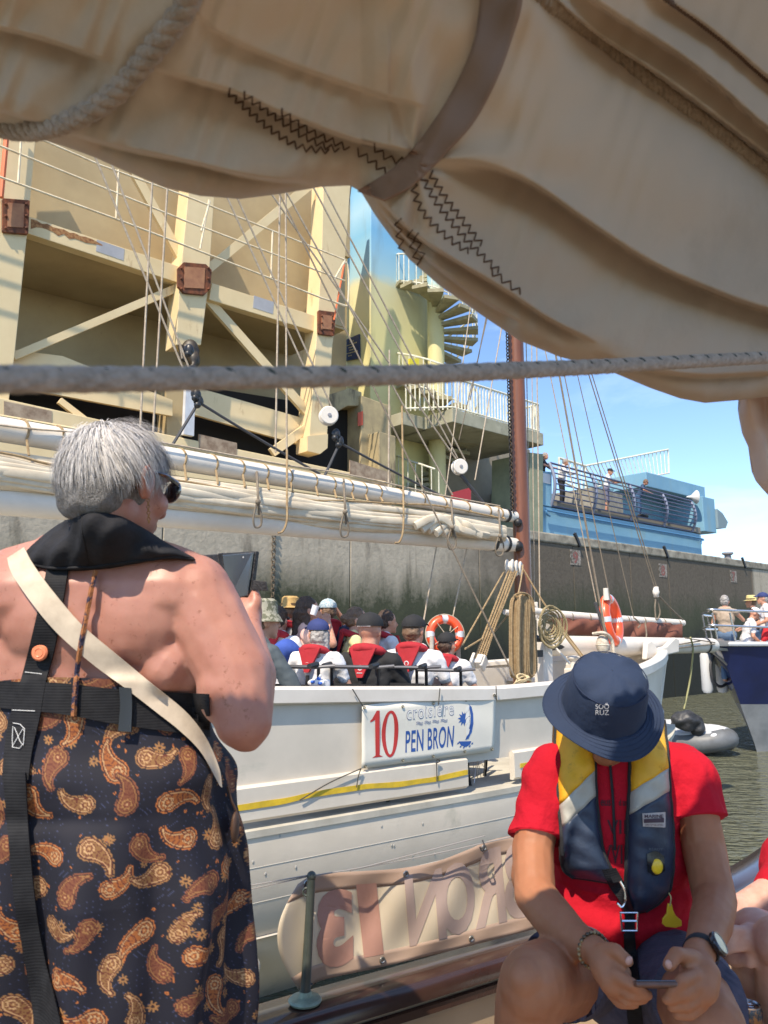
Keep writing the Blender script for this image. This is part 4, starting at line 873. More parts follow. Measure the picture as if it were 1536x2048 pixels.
for q in (.2, .7): a = q*PI; mb.tube([c+.15*(math.cos(a)*x+math.sin(a)*y)+d*.05, c-.15*(math.cos(a)*x+math.sin(a)*y)+d*.05], .005, 5)
mb.build('crossed_cord', BRP2, rg)
for q in (-1, 1): MB().tube([pc(890+q*26, 1272, .2), pc(890+q*28, 1360, .2)], .022, 8).build('padded_frame', mat('grey cream padding', (.5, .46, .4), (.35, .3, .26), 9, .9, bump=.5), boat)
ring(pc(1223, 1240, .3), nrm(A(.80, -.50, .12)), .245, .062, 'orange life ring with silver bands hanging at the bow shroud above the blue hat')
mb = MB(); mb.tube([pc(1213, 1200, .4), pc(1211, 1176, .4)], [.035, .028], 12); mb.build('lamp_cap', WHs, boat)
mb = MB(); mb.tube([pc(1190, 1205, .4), pc(1212, 1268, .45), pc(1216, 1300, .5)], .02, 8); mb.build('dark_strop', BRD, boat)
c = pc(1205, 1290, .6); mb = MB(); mb.ell(c, (.07, .07, .11)); mb.torus(c, A(0, 0, 1), .055, .02, 14, 6); mb.tube(cat([c+A(-.1, 0, .12), c+A(0, -.08, .13), c+A(.1, 0, .06), c+A(.12, 0, -.1)], 4), .02, 6); mb.build('shroud_lashing', mat('white lashing', (.6, .55, .46), (.4, .33, .25), 30, .8, bump=.5, bscale=60), boat)
# ---- race banner on the white hull
BO = bp(-3, 1.69, 0)
def hq(px, py, o=0): return PP(px, py, BO+BN*o, BN)
BAN = mat('banner cloth', (.74, .71, .62), (.68, .65, .57), 3, .5, bump=.25, bscale=3, bdist=.01)
c00, c10, c11, c01 = hq(723, 1537), hq(989, 1502), hq(992, 1386), hq(724, 1412)
def bq(u, v, o=0):
    return (1-u)*(1-v)*c00+u*(1-v)*c10+u*v*c11+(1-u)*v*c01+BN*(o+.004*math.sin(u*17+v*3)+.003*math.sin(v*8+u*5))+A(0, 0, .006*math.sin(u*PI*4)*(1 if v > .9 else 0))
mb = MB(); mb.shell(np.array([[bq(u, v) for v in np.linspace(0, 1, 10)] for u in np.linspace(0, 1, 40)]), -BN*.004)
ban = mb.build('banner', BAN, label='white banner reading 10 croisière PEN BRON tied along the white hull', cat='banner', ang=180)
def bt(V, F, u0, u1, v0, v1, m_, name, o=.0015, skew=0):
    V = V.copy(); V[:, 0] = u0+(u1-u0)*V[:, 0]/V[:, 0].max(); V[:, 1] = v0+(v1-v0)*V[:, 1]/V[:, 1].max()
    mb = MB(); mb.add([bq(a, b_, o) for a, b_ in V], F); return mb.build(name, m_, ban, smooth=False, recalc=False)
RD = mat('banner red', (.50, .035, .03), rough=.5); BU2 = mat('banner blue', (.025, .09, .33), rough=.5); GB = mat('outline grey blue', (.2, .22, .33), rough=.5); BANW = mat('banner white', (.76, .74, .68), rough=.5)
one = np.array([(0, .80), (.12, .83), (.3, .93), (.42, 1), (.62, 1), (.62, .04), (.85, .0), (.1, 0), (.33, .04), (.33, .80), (.1, .77), (0, .76)]); bt(one, [tuple(range(12))], .055, .14, .15, .90, RD, 'numeral')
a_ = np.linspace(0, 2*PI, 41)[:40]; ou = np.stack([.5+.5*np.cos(a_), .5+.5*np.sin(a_)], 1); inn = np.stack([.5+.26*np.cos(a_), .5+.44*np.sin(a_)], 1)
bt(np.r_[ou, inn], [(i, (i+1) % 40, 40+(i+1) % 40, 40+i) for i in range(40)], .135, .25, .12, .88, RD, 'numeral')
V, F = textpoly('croisière', 1, .020, space=1.15); V2, F2 = textpoly('croisière', 1, -.006, space=1.15)
bt(V, F, .30, .655, .69, .92, GB, 'outline_lettering'); bt(V2, F2, .3035, .6515, .703, .907, BANW, 'inner_lettering', .0025)
V, F = textpoly('PEN BRON', 1, .012, space=1.06); bt(V, F, .30, .66, .16, .52, BU2, 'lettering')
mb = MB()
for k in range(4):
    x0 = .37+k*.062
    for dv in (0, .028): mb.add([bq(x0+.05*i/8, .60+dv+.012*math.sin(i/8*2*PI)+e, .002) for e in (0, .012) for i in range(9)], [(i, i+1, 10+i, 9+i) for i in range(8)])
mb.build('wave_mark', GB, ban, smooth=False)
mb = MB()
cx, cy = .735, .62; pts = []
for k in range(22): a = 2*PI*k/22+.2; r = (.052, .028)[k % 2]; pts.append((cx+r*math.cos(a), cy+r*2.6*math.sin(a)))
mb.add([bq(a, b_, .0015) for a, b_ in pts], [tuple(range(22))])
mb.add([bq(a, b_, .002) for a, b_ in [(.775, .86), (.80, .80), (.812, .68), (.812, .52), (.80, .38), (.775, .27), (.75, .25), (.77, .36), (.785, .5), (.79, .66)]], [tuple(range(10))])
mb.add([bq(a, b_, .0018) for a, b_ in [(.70, .24), (.80, .22), (.79, .17), (.76, .13), (.72, .17)]], [tuple(range(5))])
for x, y in ((.69, .19), (.71, .13), (.735, .11), (.78, .12), (.80, .16)): mb.add([bq(x+a, y+b_, .0018) for a, b_ in ((0, 0), (.012, .01), (.018, .035), (.004, .03))], [(0, 1, 2, 3)])
mb.build('boat_and_sun_emblem', BU2, ban, smooth=False)
mb = MB()
for k in range(5):
    v = .78-.10*k; mb.add([bq(a, b_, .003) for a, b_ in [(.738+.004*k, v-.08), (.775, v-.03), (.782, v+.05), (.77, v+.06), (.75, v+.02)]], [tuple(range(5))])
mb.build('emblem_sail', BANW, ban, smooth=False)
for u, v in ((.01, .97), (.27, .93), (.50, .93), (.75, .93), (.98, .97), (.02, .03), (.28, .05), (.5, .05), (.75, .06), (.98, .04)): MB().torus(bq(u, v, .006), BN, .008, .004, 10, 5).build('eyelet', mat('brass', (.3, .27, .2), metal=.8, rough=.4), ban)
tie = mat('thin cord', (.06, .055, .045), rough=.8)
for ex in ([(705, 1378), (726, 1413)], [(880, 1376), (877, 1410)], [(992, 1372), (993, 1400), (990, 1388)], [(722, 1537), (660, 1565), (600, 1600)], [(722, 1537), (717, 1552), (713, 1575)], [(873, 1520), (874, 1563)], [(873, 1518), (880, 1522), (872, 1527)]):
    mb = MB(); mb.tube(cat([hq(x, y, .03) for x, y in ex], 5), .004, 5); mb.build('tie_cord', tie, ban)
# ---------------------------------------------------------------- people on the boats and the gallery
SK = [mat('skin a', (.56, .30, .20), (.48, .23, .15), 20, .5, sss=.15), mat('skin b', (.44, .22, .14), (.36, .17, .105), 20, .5, sss=.15), mat('skin c', (.62, .37, .27), (.52, .27, .19), 20, .5, sss=.15)]
def cloth(name, c, f=.8): return mat(name, c, tuple(x*f for x in c), 9, .85, bump=.35, bscale=22, bdist=.012)
VR = cloth('red vest cloth', (.42, .018, .028)); BLK = cloth('black cloth', (.018, .018, .02)); WT = cloth('white cotton', (.74, .73, .74), .88); NV = cloth('navy cloth', (.03, .045, .16)); DN = cloth('denim', (.10, .16, .26))
DKH = mat('dark brown hair', (.035, .02, .013), (.09, .05, .03), 25, .5, bump=.8, bscale=60, stretch=(4, 4, 1)); GRH = mat('grey hair', (.42, .40, .38), (.18, .16, .15), 30, .6, bump=.8, bscale=60)
BRH = mat('brown hair', (.12, .07, .04), (.2, .12, .07), 25, .5, bump=.8, bscale=60); GLS = mat('dark glasses', (.01, .01, .012), rough=.15)
def human(label, hip, yaw, pose='sit', skin=0, top=None, bottom=None, hair=None, style='short', hat=None, hatm=None, vest=None, hy=0, hp=0, lean=0, arms=None, group=None, glasses=False, sc_=1.0, sleeve=.5, vox=.0115, name='person', legs=None, mark=False, head=True):
    Rz = rz(yaw); hip = np.asarray(hip, float)
    def W(p): return hip+Rz@(np.asarray(p, float)*sc_)
    RL = rx(-lean)
    def U(p): p = np.asarray(p, float); return W(RL@p)
    hc = np.array([0, .03, .70]); RH = rz(hy)@rx(-hp)
    def Hd(p): return U(hc+RH@np.asarray(p, float))
    RHw = Rz@RL@RH
    root = T(name, label, 'person', W((0, 0, -.88 if pose == 'stand' else -.44)), group)
    b = MB(); s_ = sc_
    b.ell(Hd((0, -.005, .02)), A(.076, .096, .100)*s_, RHw); b.ell(Hd((0, .03, -.045)), A(.056, .066, .070)*s_, RHw)
    b.cap(Hd((0, .088, .01)), Hd((0, .108, -.030)), .010*s_, .017*s_); b.ell(Hd((0, .085, -.068)), A(.026, .018, .014)*s_, RHw); b.ell(Hd((0, .075, -.10)), A(.03, .025, .02)*s_, RHw)
    for q in (-1, 1): b.ell(Hd((q*.078, -.01, -.01)), A(.012, .02, .034)*s_, RHw)
    b.cap(U((0, -.01, .50)), U((0, .01, .64)), .062*s_, .055*s_)
    for i, q in enumerate((-1, 1)):
        el, hd = (arms[i] if arms else ((q*.27, .04, .24), (q*.17, .26, .14)))
        S_, E, H_ = U((q*.185, 0, .49)), U(el), U(hd)
        b.chain([S_, E, H_], [.048*s_, .038*s_, .026*s_]); d = nrm(H_-E); x, y, _ = frame(d); b.cap(H_, H_+d*.07*s_, .028*s_, .036*s_, flat=.55)
        for k in range(4): f0 = H_+d*.08*s_+x*(k-1.5)*.019*s_; b.cap(f0, f0+(d*(.065-.008*abs(k-1.4))-y*.02+x*(k-1.5)*.006)*s_, .0095*s_, .008*s_, 8)
        b.cap(H_+d*.03*s_+x*.03*s_, H_+d*.075*s_+x*.062*s_, .012*s_, .010*s_, 8)
    b.ell(U((0, 0, .3)), A(.13, .08, .22)*s_, Rz@RL)
    kn = legs or ([(q*.11, .42, .02) for q in (-1, 1)], [(q*.11, .44, -.42) for q in (-1, 1)]) if pose == 'sit' else ([(q*.09, .03, -.43) for q in (-1, 1)], [(q*.10, -.02, -.84) for q in (-1, 1)])
    for i, q in enumerate((-1, 1)):
        b.chain([W((q*.09, 0, .0)), W(kn[0][i]), W(kn[1][i])], [.075*s_, .052*s_, .036*s_]); b.cap(W(kn[1][i]), W(np.array(kn[1][i])+A(0, .15, -.03)), .036*s_, .028*s_)
    b.build('body', SK[skin], root, vox=vox*s_, sm=2)
    # shirt
    b = MB(); b.ell(U((0, -.005, .37)), A(.178, .118, .19)*s_, Rz@RL); b.ell(U((0, 0, .16)), A(.165, .125, .19)*s_, Rz@RL); b.cap(U((-.16, 0, .49)), U((.16, 0, .49)), .068*s_, .068*s_); b.cap(U((-.07, -.01, .54)), U((.07, -.01, .54)), .062*s_, .062*s_)
    for i, q in enumerate((-1, 1)):
        el = arms[i][0] if arms else (q*.27, .04, .24); hd = arms[i][1] if arms else (q*.17, .26, .14)
        if sleeve > 0:
            e = lerp((q*.185, 0, .49), el, min(1, sleeve*1.3)); b.cap(U((q*.185, 0, .49)), U(e), .066*s_, .056*s_)
            if sleeve > .8: b.cap(U(el), U(lerp(el, hd, .9)), .05*s_, .036*s_)
    b.build('shirt', top or WT, root, vox=vox*1.1*s_, sm=3, disp=lambda p, n: .006*vnoise(p, 22)+.004*vnoise(p, 47, 3))
    b = MB(); b.cap(W((-.07, 0, .03)), W((.07, 0, .03)), .125*s_, .125*s_)
    for i, q in enumerate((-1, 1)):
        b.cap(W((q*.085, 0, .0)), W(kn[0][i]), .092*s_, .072*s_)
        if pose == 'sit' or pose == 'stand' and legs != 'shorts': b.cap(W(kn[0][i]), W(lerp(kn[0][i], kn[1][i], .9)), .066*s_, .058*s_)
    b.build('trousers', bottom or DN, root, vox=.016*s_, sm=2)
    if hair:
        hk = .012 if hat else 0
        b = MB(); b.ell(Hd((0, -.022, .035-hk)), A(.086-hk, .096-hk, .098-1.6*hk)*s_, RHw)
        if style == 'short': b.ell(Hd((0, -.045, -.01)), A(.08, .07, .075)*s_, RHw)
        if style == 'bun': b.ell(Hd((0, -.115, .0)), .05*s_, RHw); b.ell(Hd((0, -.05, -.01)), A(.08, .07, .075)*s_, RHw)
        if style == 'long':
            b.ell(Hd((0, -.05, -.03)), A(.088, .075, .10)*s_, RHw); b.cap(Hd((.0, -.06, -.04)), U((.03, -.06, .44)), .08*s_, .06*s_, flat=.7); b.cap(Hd((.05, -.03, -.04)), U((.10, .0, .44)), .04*s_, .035*s_)
        b.build('hair', hair, root, vox=.010*s_, sm=1, disp=lambda p, n: .006*vnoise(p, 60)+.004*vnoise(p, 120, 2))
    if hat:
        b = MB(); up = .045
        if hat == 'cap':
            G = [[Hd((A(.094*math.cos(t)*math.cos(a), .112*math.cos(t)*math.sin(a)-.010, .088*math.sin(t)+up)).tolist()) for a in np.linspace(0, 2*PI, 28, endpoint=False)] for t in np.linspace(-.12, PI/2-.02, 9)]
            b.grid(np.array(G), cu=True)
            br = np.array([[Hd((.082*math.sin(a)*(1-.15*r), .088+(.085*math.cos(a)**.7 if math.cos(a) > 0 else 0)*r, up+.006-.016*r+.012*math.cos(a*1.2))) for r in np.linspace(0, 1, 4)] for a in np.linspace(-1.45, 1.45, 15)]); b.shell(br, RHw@A(0, 0, .006))
            b.ell(Hd((0, -.008, up+.085)), .009*s_)
        if hat in ('straw', 'bucket'):
            G = [[Hd((.088*k*math.cos(a), .104*k*math.sin(a)-.008, z)) for a in np.linspace(0, 2*PI, 28, endpoint=False)] for k, z in ((.01, .15), (.7, .148), (.93, .13), (1.0, .05), (1.04, .045), ((1.6 if hat == 'straw' else 1.35), .03 if hat == 'straw' else -.005))]
            b.grid(np.array(G), cu=True)
        h_ = b.build('hat', hatm or BLK, root)
        if hat == 'straw': b = MB(); b.lathe([(.1*s_, 0), (.1*s_, .022)], Hd((0, -.006, .055)), RHw@A(0, 0, 1), 24); b.build('hat_band', mat('hat band', (.1, .06, .03), rough=.8), h_)
        if mark == 'strap': b = MB(); b.tube([Hd((.095*math.sin(a), -.108*math.cos(a)-.003, up-.012)) for a in np.linspace(-.55, .55, 8)], .011, 6, flat=.4); b.build('strap', WT, h_)
    if glasses:
        b = MB(); [b.ell(Hd((q*.034, .088, .018)), A(.027, .010, .018)*s_, RHw) for q in (-1, 1)]; b.tube([Hd((-.078, .0, .02)), Hd((-.06, .08, .022)), Hd((.06, .08, .022)), Hd((.078, 0, .02))], .004, 5); b.build('sunglasses', GLS, root)
    if vest:
        b = MB(); ring = []
        for a in np.linspace(0, 2*PI, 24, endpoint=False): ring.append(U((.10*math.sin(a), -.02+.085*-math.cos(a), .555+.03*(math.cos(a)))))
        b.tube(ring, .042*s_, 8, closed=True, flat=.8)
        V_ = lambda x, y, z: U((x, y, z)); bk_ = np.array([[V_(x*(1-.0*t), -.10-.035*t-.012*math.cos(x*20), .585-(.20)*t) for x in np.linspace(-.10*(1-t*.8), .10*(1-t*.8), 7)] for t in np.linspace(0, 1, 7)])
        b.shell(bk_, Rz@RL@A(0, -.025, 0))
        for q in (-1, 1): fr = np.array([[V_(q*(.05+.05*u+.02*t), .085+.04*math.sin(PI*min(1, t*1.2))+.015*math.sin(PI*u), .56-.34*t) for u in np.linspace(0, 1, 4)] for t in np.linspace(0, 1, 9)]); b.shell(fr, Rz@RL@A(0, .02, 0))
        v_ = b.build('life_vest', vest, root, ang=60)
        b = MB(); pts = [U((.0+.185*math.sin(a), -.005-.135*math.cos(a), .24)) for a in np.linspace(0, 2*PI, 24, endpoint=False)]; b.tube(pts, .016, 6, closed=True, flat=.35); b.tube([U((0, -.145, .36)), U((0, -.15, .24))], .016, 6); b.build('webbing', BLK, v_)
        if mark is True or mark == 'strap':
            b = MB(); c = U((0, -.158, .45)); y_ = Rz@RL@A(0, -1, 0); b.torus(c, y_, .016*s_, .004*s_, 14, 5); b.tube([U((-.02, -.166, .415)), U((.02, -.166, .415))], .003, 4); b.build('ring_emblem', WT, v_)
    return root
def wheelchair(label, seat, yaw, grp='wheelchairs along the near side of the white boat'):
    R_ = rz(yaw); W = lambda *p: np.asarray(seat, float)+R_@A(*p)
    r = T('wheelchair', label, 'wheelchair', W(0, 0, -.5), grp); mt = MATS['black fitting']
    b = MB(); G = np.array([[W(x, -.20-.03*z-.02*math.cos(x*6), z) for x in np.linspace(-.17, .17, 7)] for z in np.linspace(.0, .33, 6)]); b.shell(G, R_@A(0, -.012, 0)); b.build('back_rest', BLK, r)
    b = MB(); G = np.array([[W(x, y, -.02) for x in (-.2, 0, .2)] for y in (-.2, .2)]); b.shell(G, A(0, 0, -.02)); b.build('seat', BLK, r)
    for q in (-1, 1):
        b = MB(); b.tube(cat([W(q*.185, .22, -.02), W(q*.185, .2, .2), W(q*.185, -.16, .22), W(q*.1855, -.21, .25)], 4), .012, 6); b.tube([W(q*.185, -.19, -.4), W(q*.185, -.22, .44), W(q*.185, -.24, .47)], .013, 6); b.tube([W(q*.185, -.24, .47), W(q*.185, -.36, .46)], .018, 8); b.build('side_frame', mt, r)
        b = MB(); b.torus(W(q*.27, -.08, -.22), R_@A(1, 0, 0), .29, .014, 30, 6); w_ = b.build('wheel', MATS['black tyre'], r)
        b = MB(); [b.tube([W(q*.27, -.08, -.22), W(q*.27, -.08+.28*math.cos(a), -.22+.28*math.sin(a))], .003, 4) for a in np.linspace(0, 2*PI, 13)[:12]]; b.build('spokes', MATS['steel'], w_)
    b = MB(); b.tube([W(-.185, -.25, .45), W(.185, -.25, .45)], .014, 8); b.tube([W(.185, -.25, .45), W(.30, -.2, .46)], .012, 8); b.build('push_bar', mat('grey tube', (.12, .12, .13), rough=.35, metal=.5), r)
    return r
faceout = math.atan2(BU[1], BU[0])-PI/2         # looking towards the bow
def hipat(px, py, t, headh=.70): p = pc(px, py, t); return p-A(0, 0, headh)
GP = 'passengers seated in the white boat'
near = [(632, 1268, 1.0, 'passenger in navy peaked cap and white shirt with grey ponytail, red collar', NV, WT, dict(hair=GRH, style='long', hy=.9, sc_=.88)),
        (738, 1262, .95, 'broad passenger in black shirt and black cap seen from behind', BLK, BLK, dict(hair=None, mark='strap', sc_=1.13, hy=-.1)),
        (826, 1262, .85, 'passenger in white shirt and black cap with brown hair knot', BLK, WT, dict(hair=BRH, style='short', hy=-.2, mark=True, sc_=1.06)),
        (893, 1290, .85, 'smallest passenger in white shirt and black cap nearest the life ring', BLK, WT, dict(hair=DKH, style='short', hy=-.3, mark=True, sc_=.86))]
for px, py, t, lb, hm, tm, kw in near:
    hp_ = hipat(px, py, t, .70*kw.get('sc_', 1)); yw = faceout+.55; kw.setdefault('mark', True)
    human(lb, hp_, yw, top=tm, hat='cap', hatm=hm, vest=VR, group=GP, skin=0, arms=(((-.27, .08, .26), (-.12, .3, .2)), ((.27, .08, .26), (.14, .3, .2))), **kw)
for i, (px, py, t, lb) in enumerate(((618, 1345, 1.15, 'black wheelchair behind the passenger in the navy cap'), (733, 1345, 1.2, 'black wheelchair behind the broad passenger in black'), (826, 1345, 1.1, 'black wheelchair behind the white shirt with the hair knot'), (893, 1350, 1.1, 'black wheelchair nearest the life ring'))):
    p = pc(px, py, t); wheelchair(lb, p-A(0, 0, .40), faceout+.55)
far = [(555, 1240, -.35, 'woman in dark sunglasses and white shirt under a red vest', dict(hair=DKH, style='short', top=WT, vest=VR, glasses=True, hy=0), faceout+2.6-PI/2-.5),
       (577, 1222, -.75, 'passenger in straw hat and striped shirt', dict(hair=BRH, style='short', hat='straw', hatm=mat('straw', (.52, .34, .13), (.4, .25, .09), 40, .8), top=mat('striped shirt', (.65, .63, .6), (.08, .09, .12), 1, .8, wave=None), vest=VR, hy=.3), faceout+.3),
       (610, 1222, -.3, 'woman with long dark hair and pale pink top drinking from a white cup', dict(hair=DKH, style='long', top=cloth('pale pink', (.72, .45, .38)), glasses=True, sc_=1.08, arms=(((-.27, .08, .26), (-.12, .3, .2)), ((.22, .2, .42), (.04, .20, .60)))), faceout-.35),
       (657, 1222, -.6, 'boy in patterned cap shading his eyes, red vest over navy shirt', dict(hair=BRH, style='short', hat='cap', hatm=mat('patterned cap', (.6, .6, .58), (.15, .3, .4), 60, .8), top=cloth('dark blue', (.05, .06, .12)), vest=VR, sc_=.95, skin=1, arms=(((-.27, .08, .26), (-.12, .3, .2)), ((.3, .22, .52), (.12, .16, .74)))), faceout+1.3),
       (708, 1240, -.3, 'woman in pale yellow top with a curly hair bun', dict(hair=BRH, style='bun', top=cloth('pale yellow', (.68, .62, .32)), vest=VR, hp=.1), faceout-.5),
       (770, 1244, -.55, 'woman with short dark hair in white shirt looking to the bow', dict(hair=DKH, style='short', top=WT, vest=VR, skin=0), faceout-.2)]
for px, py, t, lb, kw, yw in far: human(lb, hipat(px, py, t, .70*kw.get('sc_', 1)), yw, group=GP, **kw)
# grey shirted helper leaning in with a blue and white glove
human('helper in grey shirt and camouflage hat reaching along the gunwale', hipat(519, 1252, 1.15), faceout-.1, top=cloth('grey shirt', (.09, .11, .12)), hat='bucket', hatm=mat('camouflage', (.34, .32, .24), (.13, .13, .08), 30, .8, lo=.48, hi=.52), group=GP, skin=0, arms=(((-.27, .08, .26), (-.12, .3, .2)), ((.26, .22, .18), (.16, .52, .04))), sc_=1.05, hair=BRH)
c = pc(632, 1366, 1.42); mb = MB(); mb.ell(c, (.06, .035, .03)); [mb.cap(c+A(.03, 0, .0)+A(0, 0, .012*k-.02), c+A(.085, .05, .012*k-.025), .012, .010, 8) for k in range(4)]; mb.cap(c, c+A(.03, -.02, .05), .012, .011, 8)
gl = mb.build('work_glove', WT, label='white and blue work glove resting on the gunwale', cat='glove', vox=.006, sm=1)
mb = MB(); [mb.ell(c+A(*o), (.016, .010, .012)) for o in ((-.02, -.035, .01), (.03, -.03, .0), (.02, -.02, .03))]; mb.build('blue_patch', mat('blue rubber', (.04, .14, .55), rough=.5), gl)
c = pc(626, 1221, -.1); mb = MB(); mb.lathe([(.0, 0), (.028, 0), (.036, .09), (.033, .09), (.026, .008)], c-A(0, 0, .04), A(.3, 0, 1), 16); mb.build('cup', WT, label='white paper cup at the mouth of the long haired woman', cat='cup')
mb = MB(); p = pc(572, 1302, .3); mb.ell(p, (.13, .1, .09)); mb.build('blue_bag', cloth('bright blue bag', (.04, .09, .38)), label='bright blue bag between the seated passengers', cat='bag', vox=.015, sm=2, disp=lambda p, n: .02*vnoise(p, 18))
# watchers on the gallery
def gal(px, off, lb, yaw=None, **kw):
    s_ = wq(px, 1000, off)[0]; human(lb, wp(s_, off, FZ+.88), (math.atan2(WN[1], WN[0])-PI/2+.35) if yaw is None else yaw, pose='stand', group='people watching from the gallery', vox=.018, **kw)
lean_ = dict(lean=.22, arms=(((-.3, .16, .34), (-.05, .42, .34)), ((.3, .16, .34), (.05, .42, .34))))
gal(1083, -.65, 'grey bearded person in dark clothes at the left end of the gallery', top=BLK, hair=GRH, **lean_)
gal(1124, -.75, 'person in loose white top and black trousers leaning on the gallery rail', top=WT, bottom=BLK, hair=GRH, skin=1, sleeve=.9, **lean_)
gal(1213, -.62, 'person in white T-shirt, shorts and dark cap at the gallery rail', top=WT, bottom=cloth('checked shorts', (.16, .16, .24)), hat='cap', legs='shorts', **lean_)
gal(1277, -.66, 'person in dark blue top leaning far over the gallery rail', top=cloth('deep blue', (.03, .07, .14)), bottom=cloth('blue trousers', (.04, .1, .2)), hair=BRH, skin=1, glasses=True, lean=.45, sc_=.94, arms=(((-.3, .16, .34), (-.05, .42, .34)), ((.3, .16, .34), (.05, .42, .34))))
mb = MB(); s_ = wq(1280, 1000, -.5)[0]; c = wp(s_, -.45, FZ); mb.ell(c+A(0, 0, .09), (.3, .14, .10), RW); mb.ell(c+WD*.3+A(0, 0, .12), (.11, .08, .09), RW); mb.build('bundle', BLK, label='small dark bundle lying on the gallery floor by the rail', cat='bundle', vox=.02, sm=2)

# ---------------------------------------------------------------- blue boat at the right with its people
def bx(px, py, Y): return P(px, py, Y)
bl = T('blue_boat', 'dark blue hulled boat with grey bottom and steel pulpit at the right edge', 'sailing boat', A(9.5, 16.5, 0))
HBm = mat('dark blue hull gloss', (.012, .022, .10), (.009, .016, .07), 2, .16, coat=.4); HG = mat('grey antifoul', (.30, .31, .32), (.2, .21, .22), 2, .6)
def bhull(Y0, x0, mbb, mbg):
    # half section loft from the stem going away to the right
    st_ = [(0, 0.0), (.12, .10), (.35, .25), (.8, .55), (1.6, .95), (3.2, 1.35), (6, 1.5)]
    rows = []
    for s, b in st_:
        pt = []
        for z, k, rk_ in ((2.45, 1.0, 0), (1.9, .86, .18), (1.3, .7, .42), (.95, .6, .58)):
            pt.append((s+rk_, b*k, z))
        rows.append(pt)
    return rows
AX = nrm(A(.80, .60, 0)); AN = A(.60, -.80, 0); bow = P(1438, 1290, 15.2); bz = bow[2]; bow[2] = 0
def hb(s, t, z): return bow+AX*s+AN*t+A(0, 0, z)
secs = [0, .1, .3, .7, 1.3, 2.2, 3.6, 6.5, 10]; bw_ = lambda s: 1.75*(1-math.exp(-s/1.35))
def loft(z0, z1, n_, m_, name, par=None, hb=hb, rk_=1.15):
    mb = MB()
    for sd in (1, -1):
        G = []
        for s in secs:
            row = []
            for z in np.linspace(z0, z1, n_):
                f = max(0, z)/bz; rake = (1-f)*rk_; row.append(hb(s+rake, sd*bw_(s)*(.35+.65*f**.7), z))
            G.append(row)
        mb.grid(np.array(G))
    return mb.build(name, m_, par or bl)
loft(.95, bz, 8, HBm, 'hull'); loft(-.3, .9499, 6, HG, 'hull_bottom')
mb = MB(); G = np.array([[hb(s, q*bw_(s), bz-.02) for q in (-1, 0, 1)] for s in secs]); mb.grid(G); mb.build('deck', WHs, bl)
mb = MB(); [mb.tube(cat([hb(s, sd*(bw_(s)+.02), bz+.02) for s in secs], 3), .045, 8) for sd in (1, -1)]; mb.build('gunwale', mat('silver rubbing strip', (.55, .57, .6), rough=.35), bl)
SS = mat('stainless tube', (.62, .63, .65), metal=.85, rough=.25); mb = MB()
for hh in (.32, .62):
    mb.tube(cat([hb(2.6, bw_(2.6), bz+hh), hb(1.2, bw_(1.2), bz+hh), hb(.2, .3, bz+hh+.04), hb(-.25, 0, bz+hh+.06), hb(.2, -.3, bz+hh+.04), hb(1.2, -bw_(1.2), bz+hh), hb(2.6, -bw_(2.6), bz+hh)], 6), .022, 8)
for s in (0.15, .9, 1.9):
    for sd in (1, -1): mb.tube([hb(s+.15, sd*max(.12, bw_(s)), bz), hb(s, sd*max(.12, bw_(s)), bz+.62)], .02, 6)
mb.build('pulpit', SS, bl)
mb = MB(); mb.box(hb(.1, 0, bz+.03), (.5, .16, .05), np.stack([AX, AN, A(0, 0, 1)], 1)); mb.tube([hb(-.45, 0, bz+.03), hb(.1, 0, bz+.06)], .07, 10); mb.torus(hb(-.35, 0, bz-.02), AN, .08, .03, 14, 6); mb.bar(hb(-.5, .05, bz-.05), hb(.3, .05, bz-.1), .1, .05); mb.build('anchor_roller', mat('worn steel', (.32, .3, .28), metal=.6, rough=.4), bl)
mb = MB(); mb.tube(cat([hb(-.3, 0, bz-.1), hb(.4, 0, bz-.5), hb(1.0, .02, .9), hb(1.5, .02, .1)], 5), .022, 6); mb.build('bobstay', MATS['worn steel'], bl)
for i, (x, lb) in enumerate(((1413, 'long white fender hanging below the pulpit of the blue boat'), (1443, 'half hidden white fender behind the first on the blue boat'))):
    c = P(x, 1345, 16.0 if x < 1430 else 16.2); mb = MB(); mb.lathe([(0, -.42), (.08, -.40), (.11, -.34), (.11, .34), (.08, .40), (.02, .43), (.02, .6)], c, seg=16); mb.build('fender', mat('white fender', (.55, .56, .57), rough=.5), label=lb, cat='fender', group='fenders of the blue boat')
mb = MB(); mb.torus(P(1440, 1338, 16.0), AN, .35, .03, 24, 6); mb.build('hoop', BRD, bl)
def bboat(px, py, Y, lb, yaw, pose='stand', **kw): human(lb, P(px, py, Y)-A(0, 0, .70), yaw, pose=pose, group='people on the deck of the blue boat', vox=.014, **kw)
bboat(1449, 1203, 15.6, 'grey haired person in sleeveless beige and navy top with raised hand', -PI/2+.9, top=cloth('beige navy', (.42, .33, .25)), hair=GRH, sleeve=.1, arms=(((-.27, .04, .24), (-.15, .25, .2)), ((.28, .2, .33), (.12, .42, .46))))
bboat(1484, 1224, 15.6, 'person in white T-shirt and white cap bending over the foredeck', -PI/2-.2, pose='sit', top=WT, hat='cap', hatm=WT, hp=.5, lean=.3)
bboat(1505, 1204, 16.6, 'person in black shirt and straw hat behind the white cap', -PI/2+2.5, top=BLK, hat='straw', hatm=mat('pale straw', (.6, .5, .22), rough=.8), hair=BRH)
bboat(1528, 1197, 16.0, 'person in white shirt and dark blue cap at the right edge of the photo', -PI/2+2.9, top=WT, hat='cap', hatm=NV, hair=GRH)
bboat(1550, 1240, 15.2, 'person in bright red shirt half cut by the right edge', -PI/2+1.6, pose='sit', top=cloth('bright red', (.6, .02, .03)), hair=BRH)
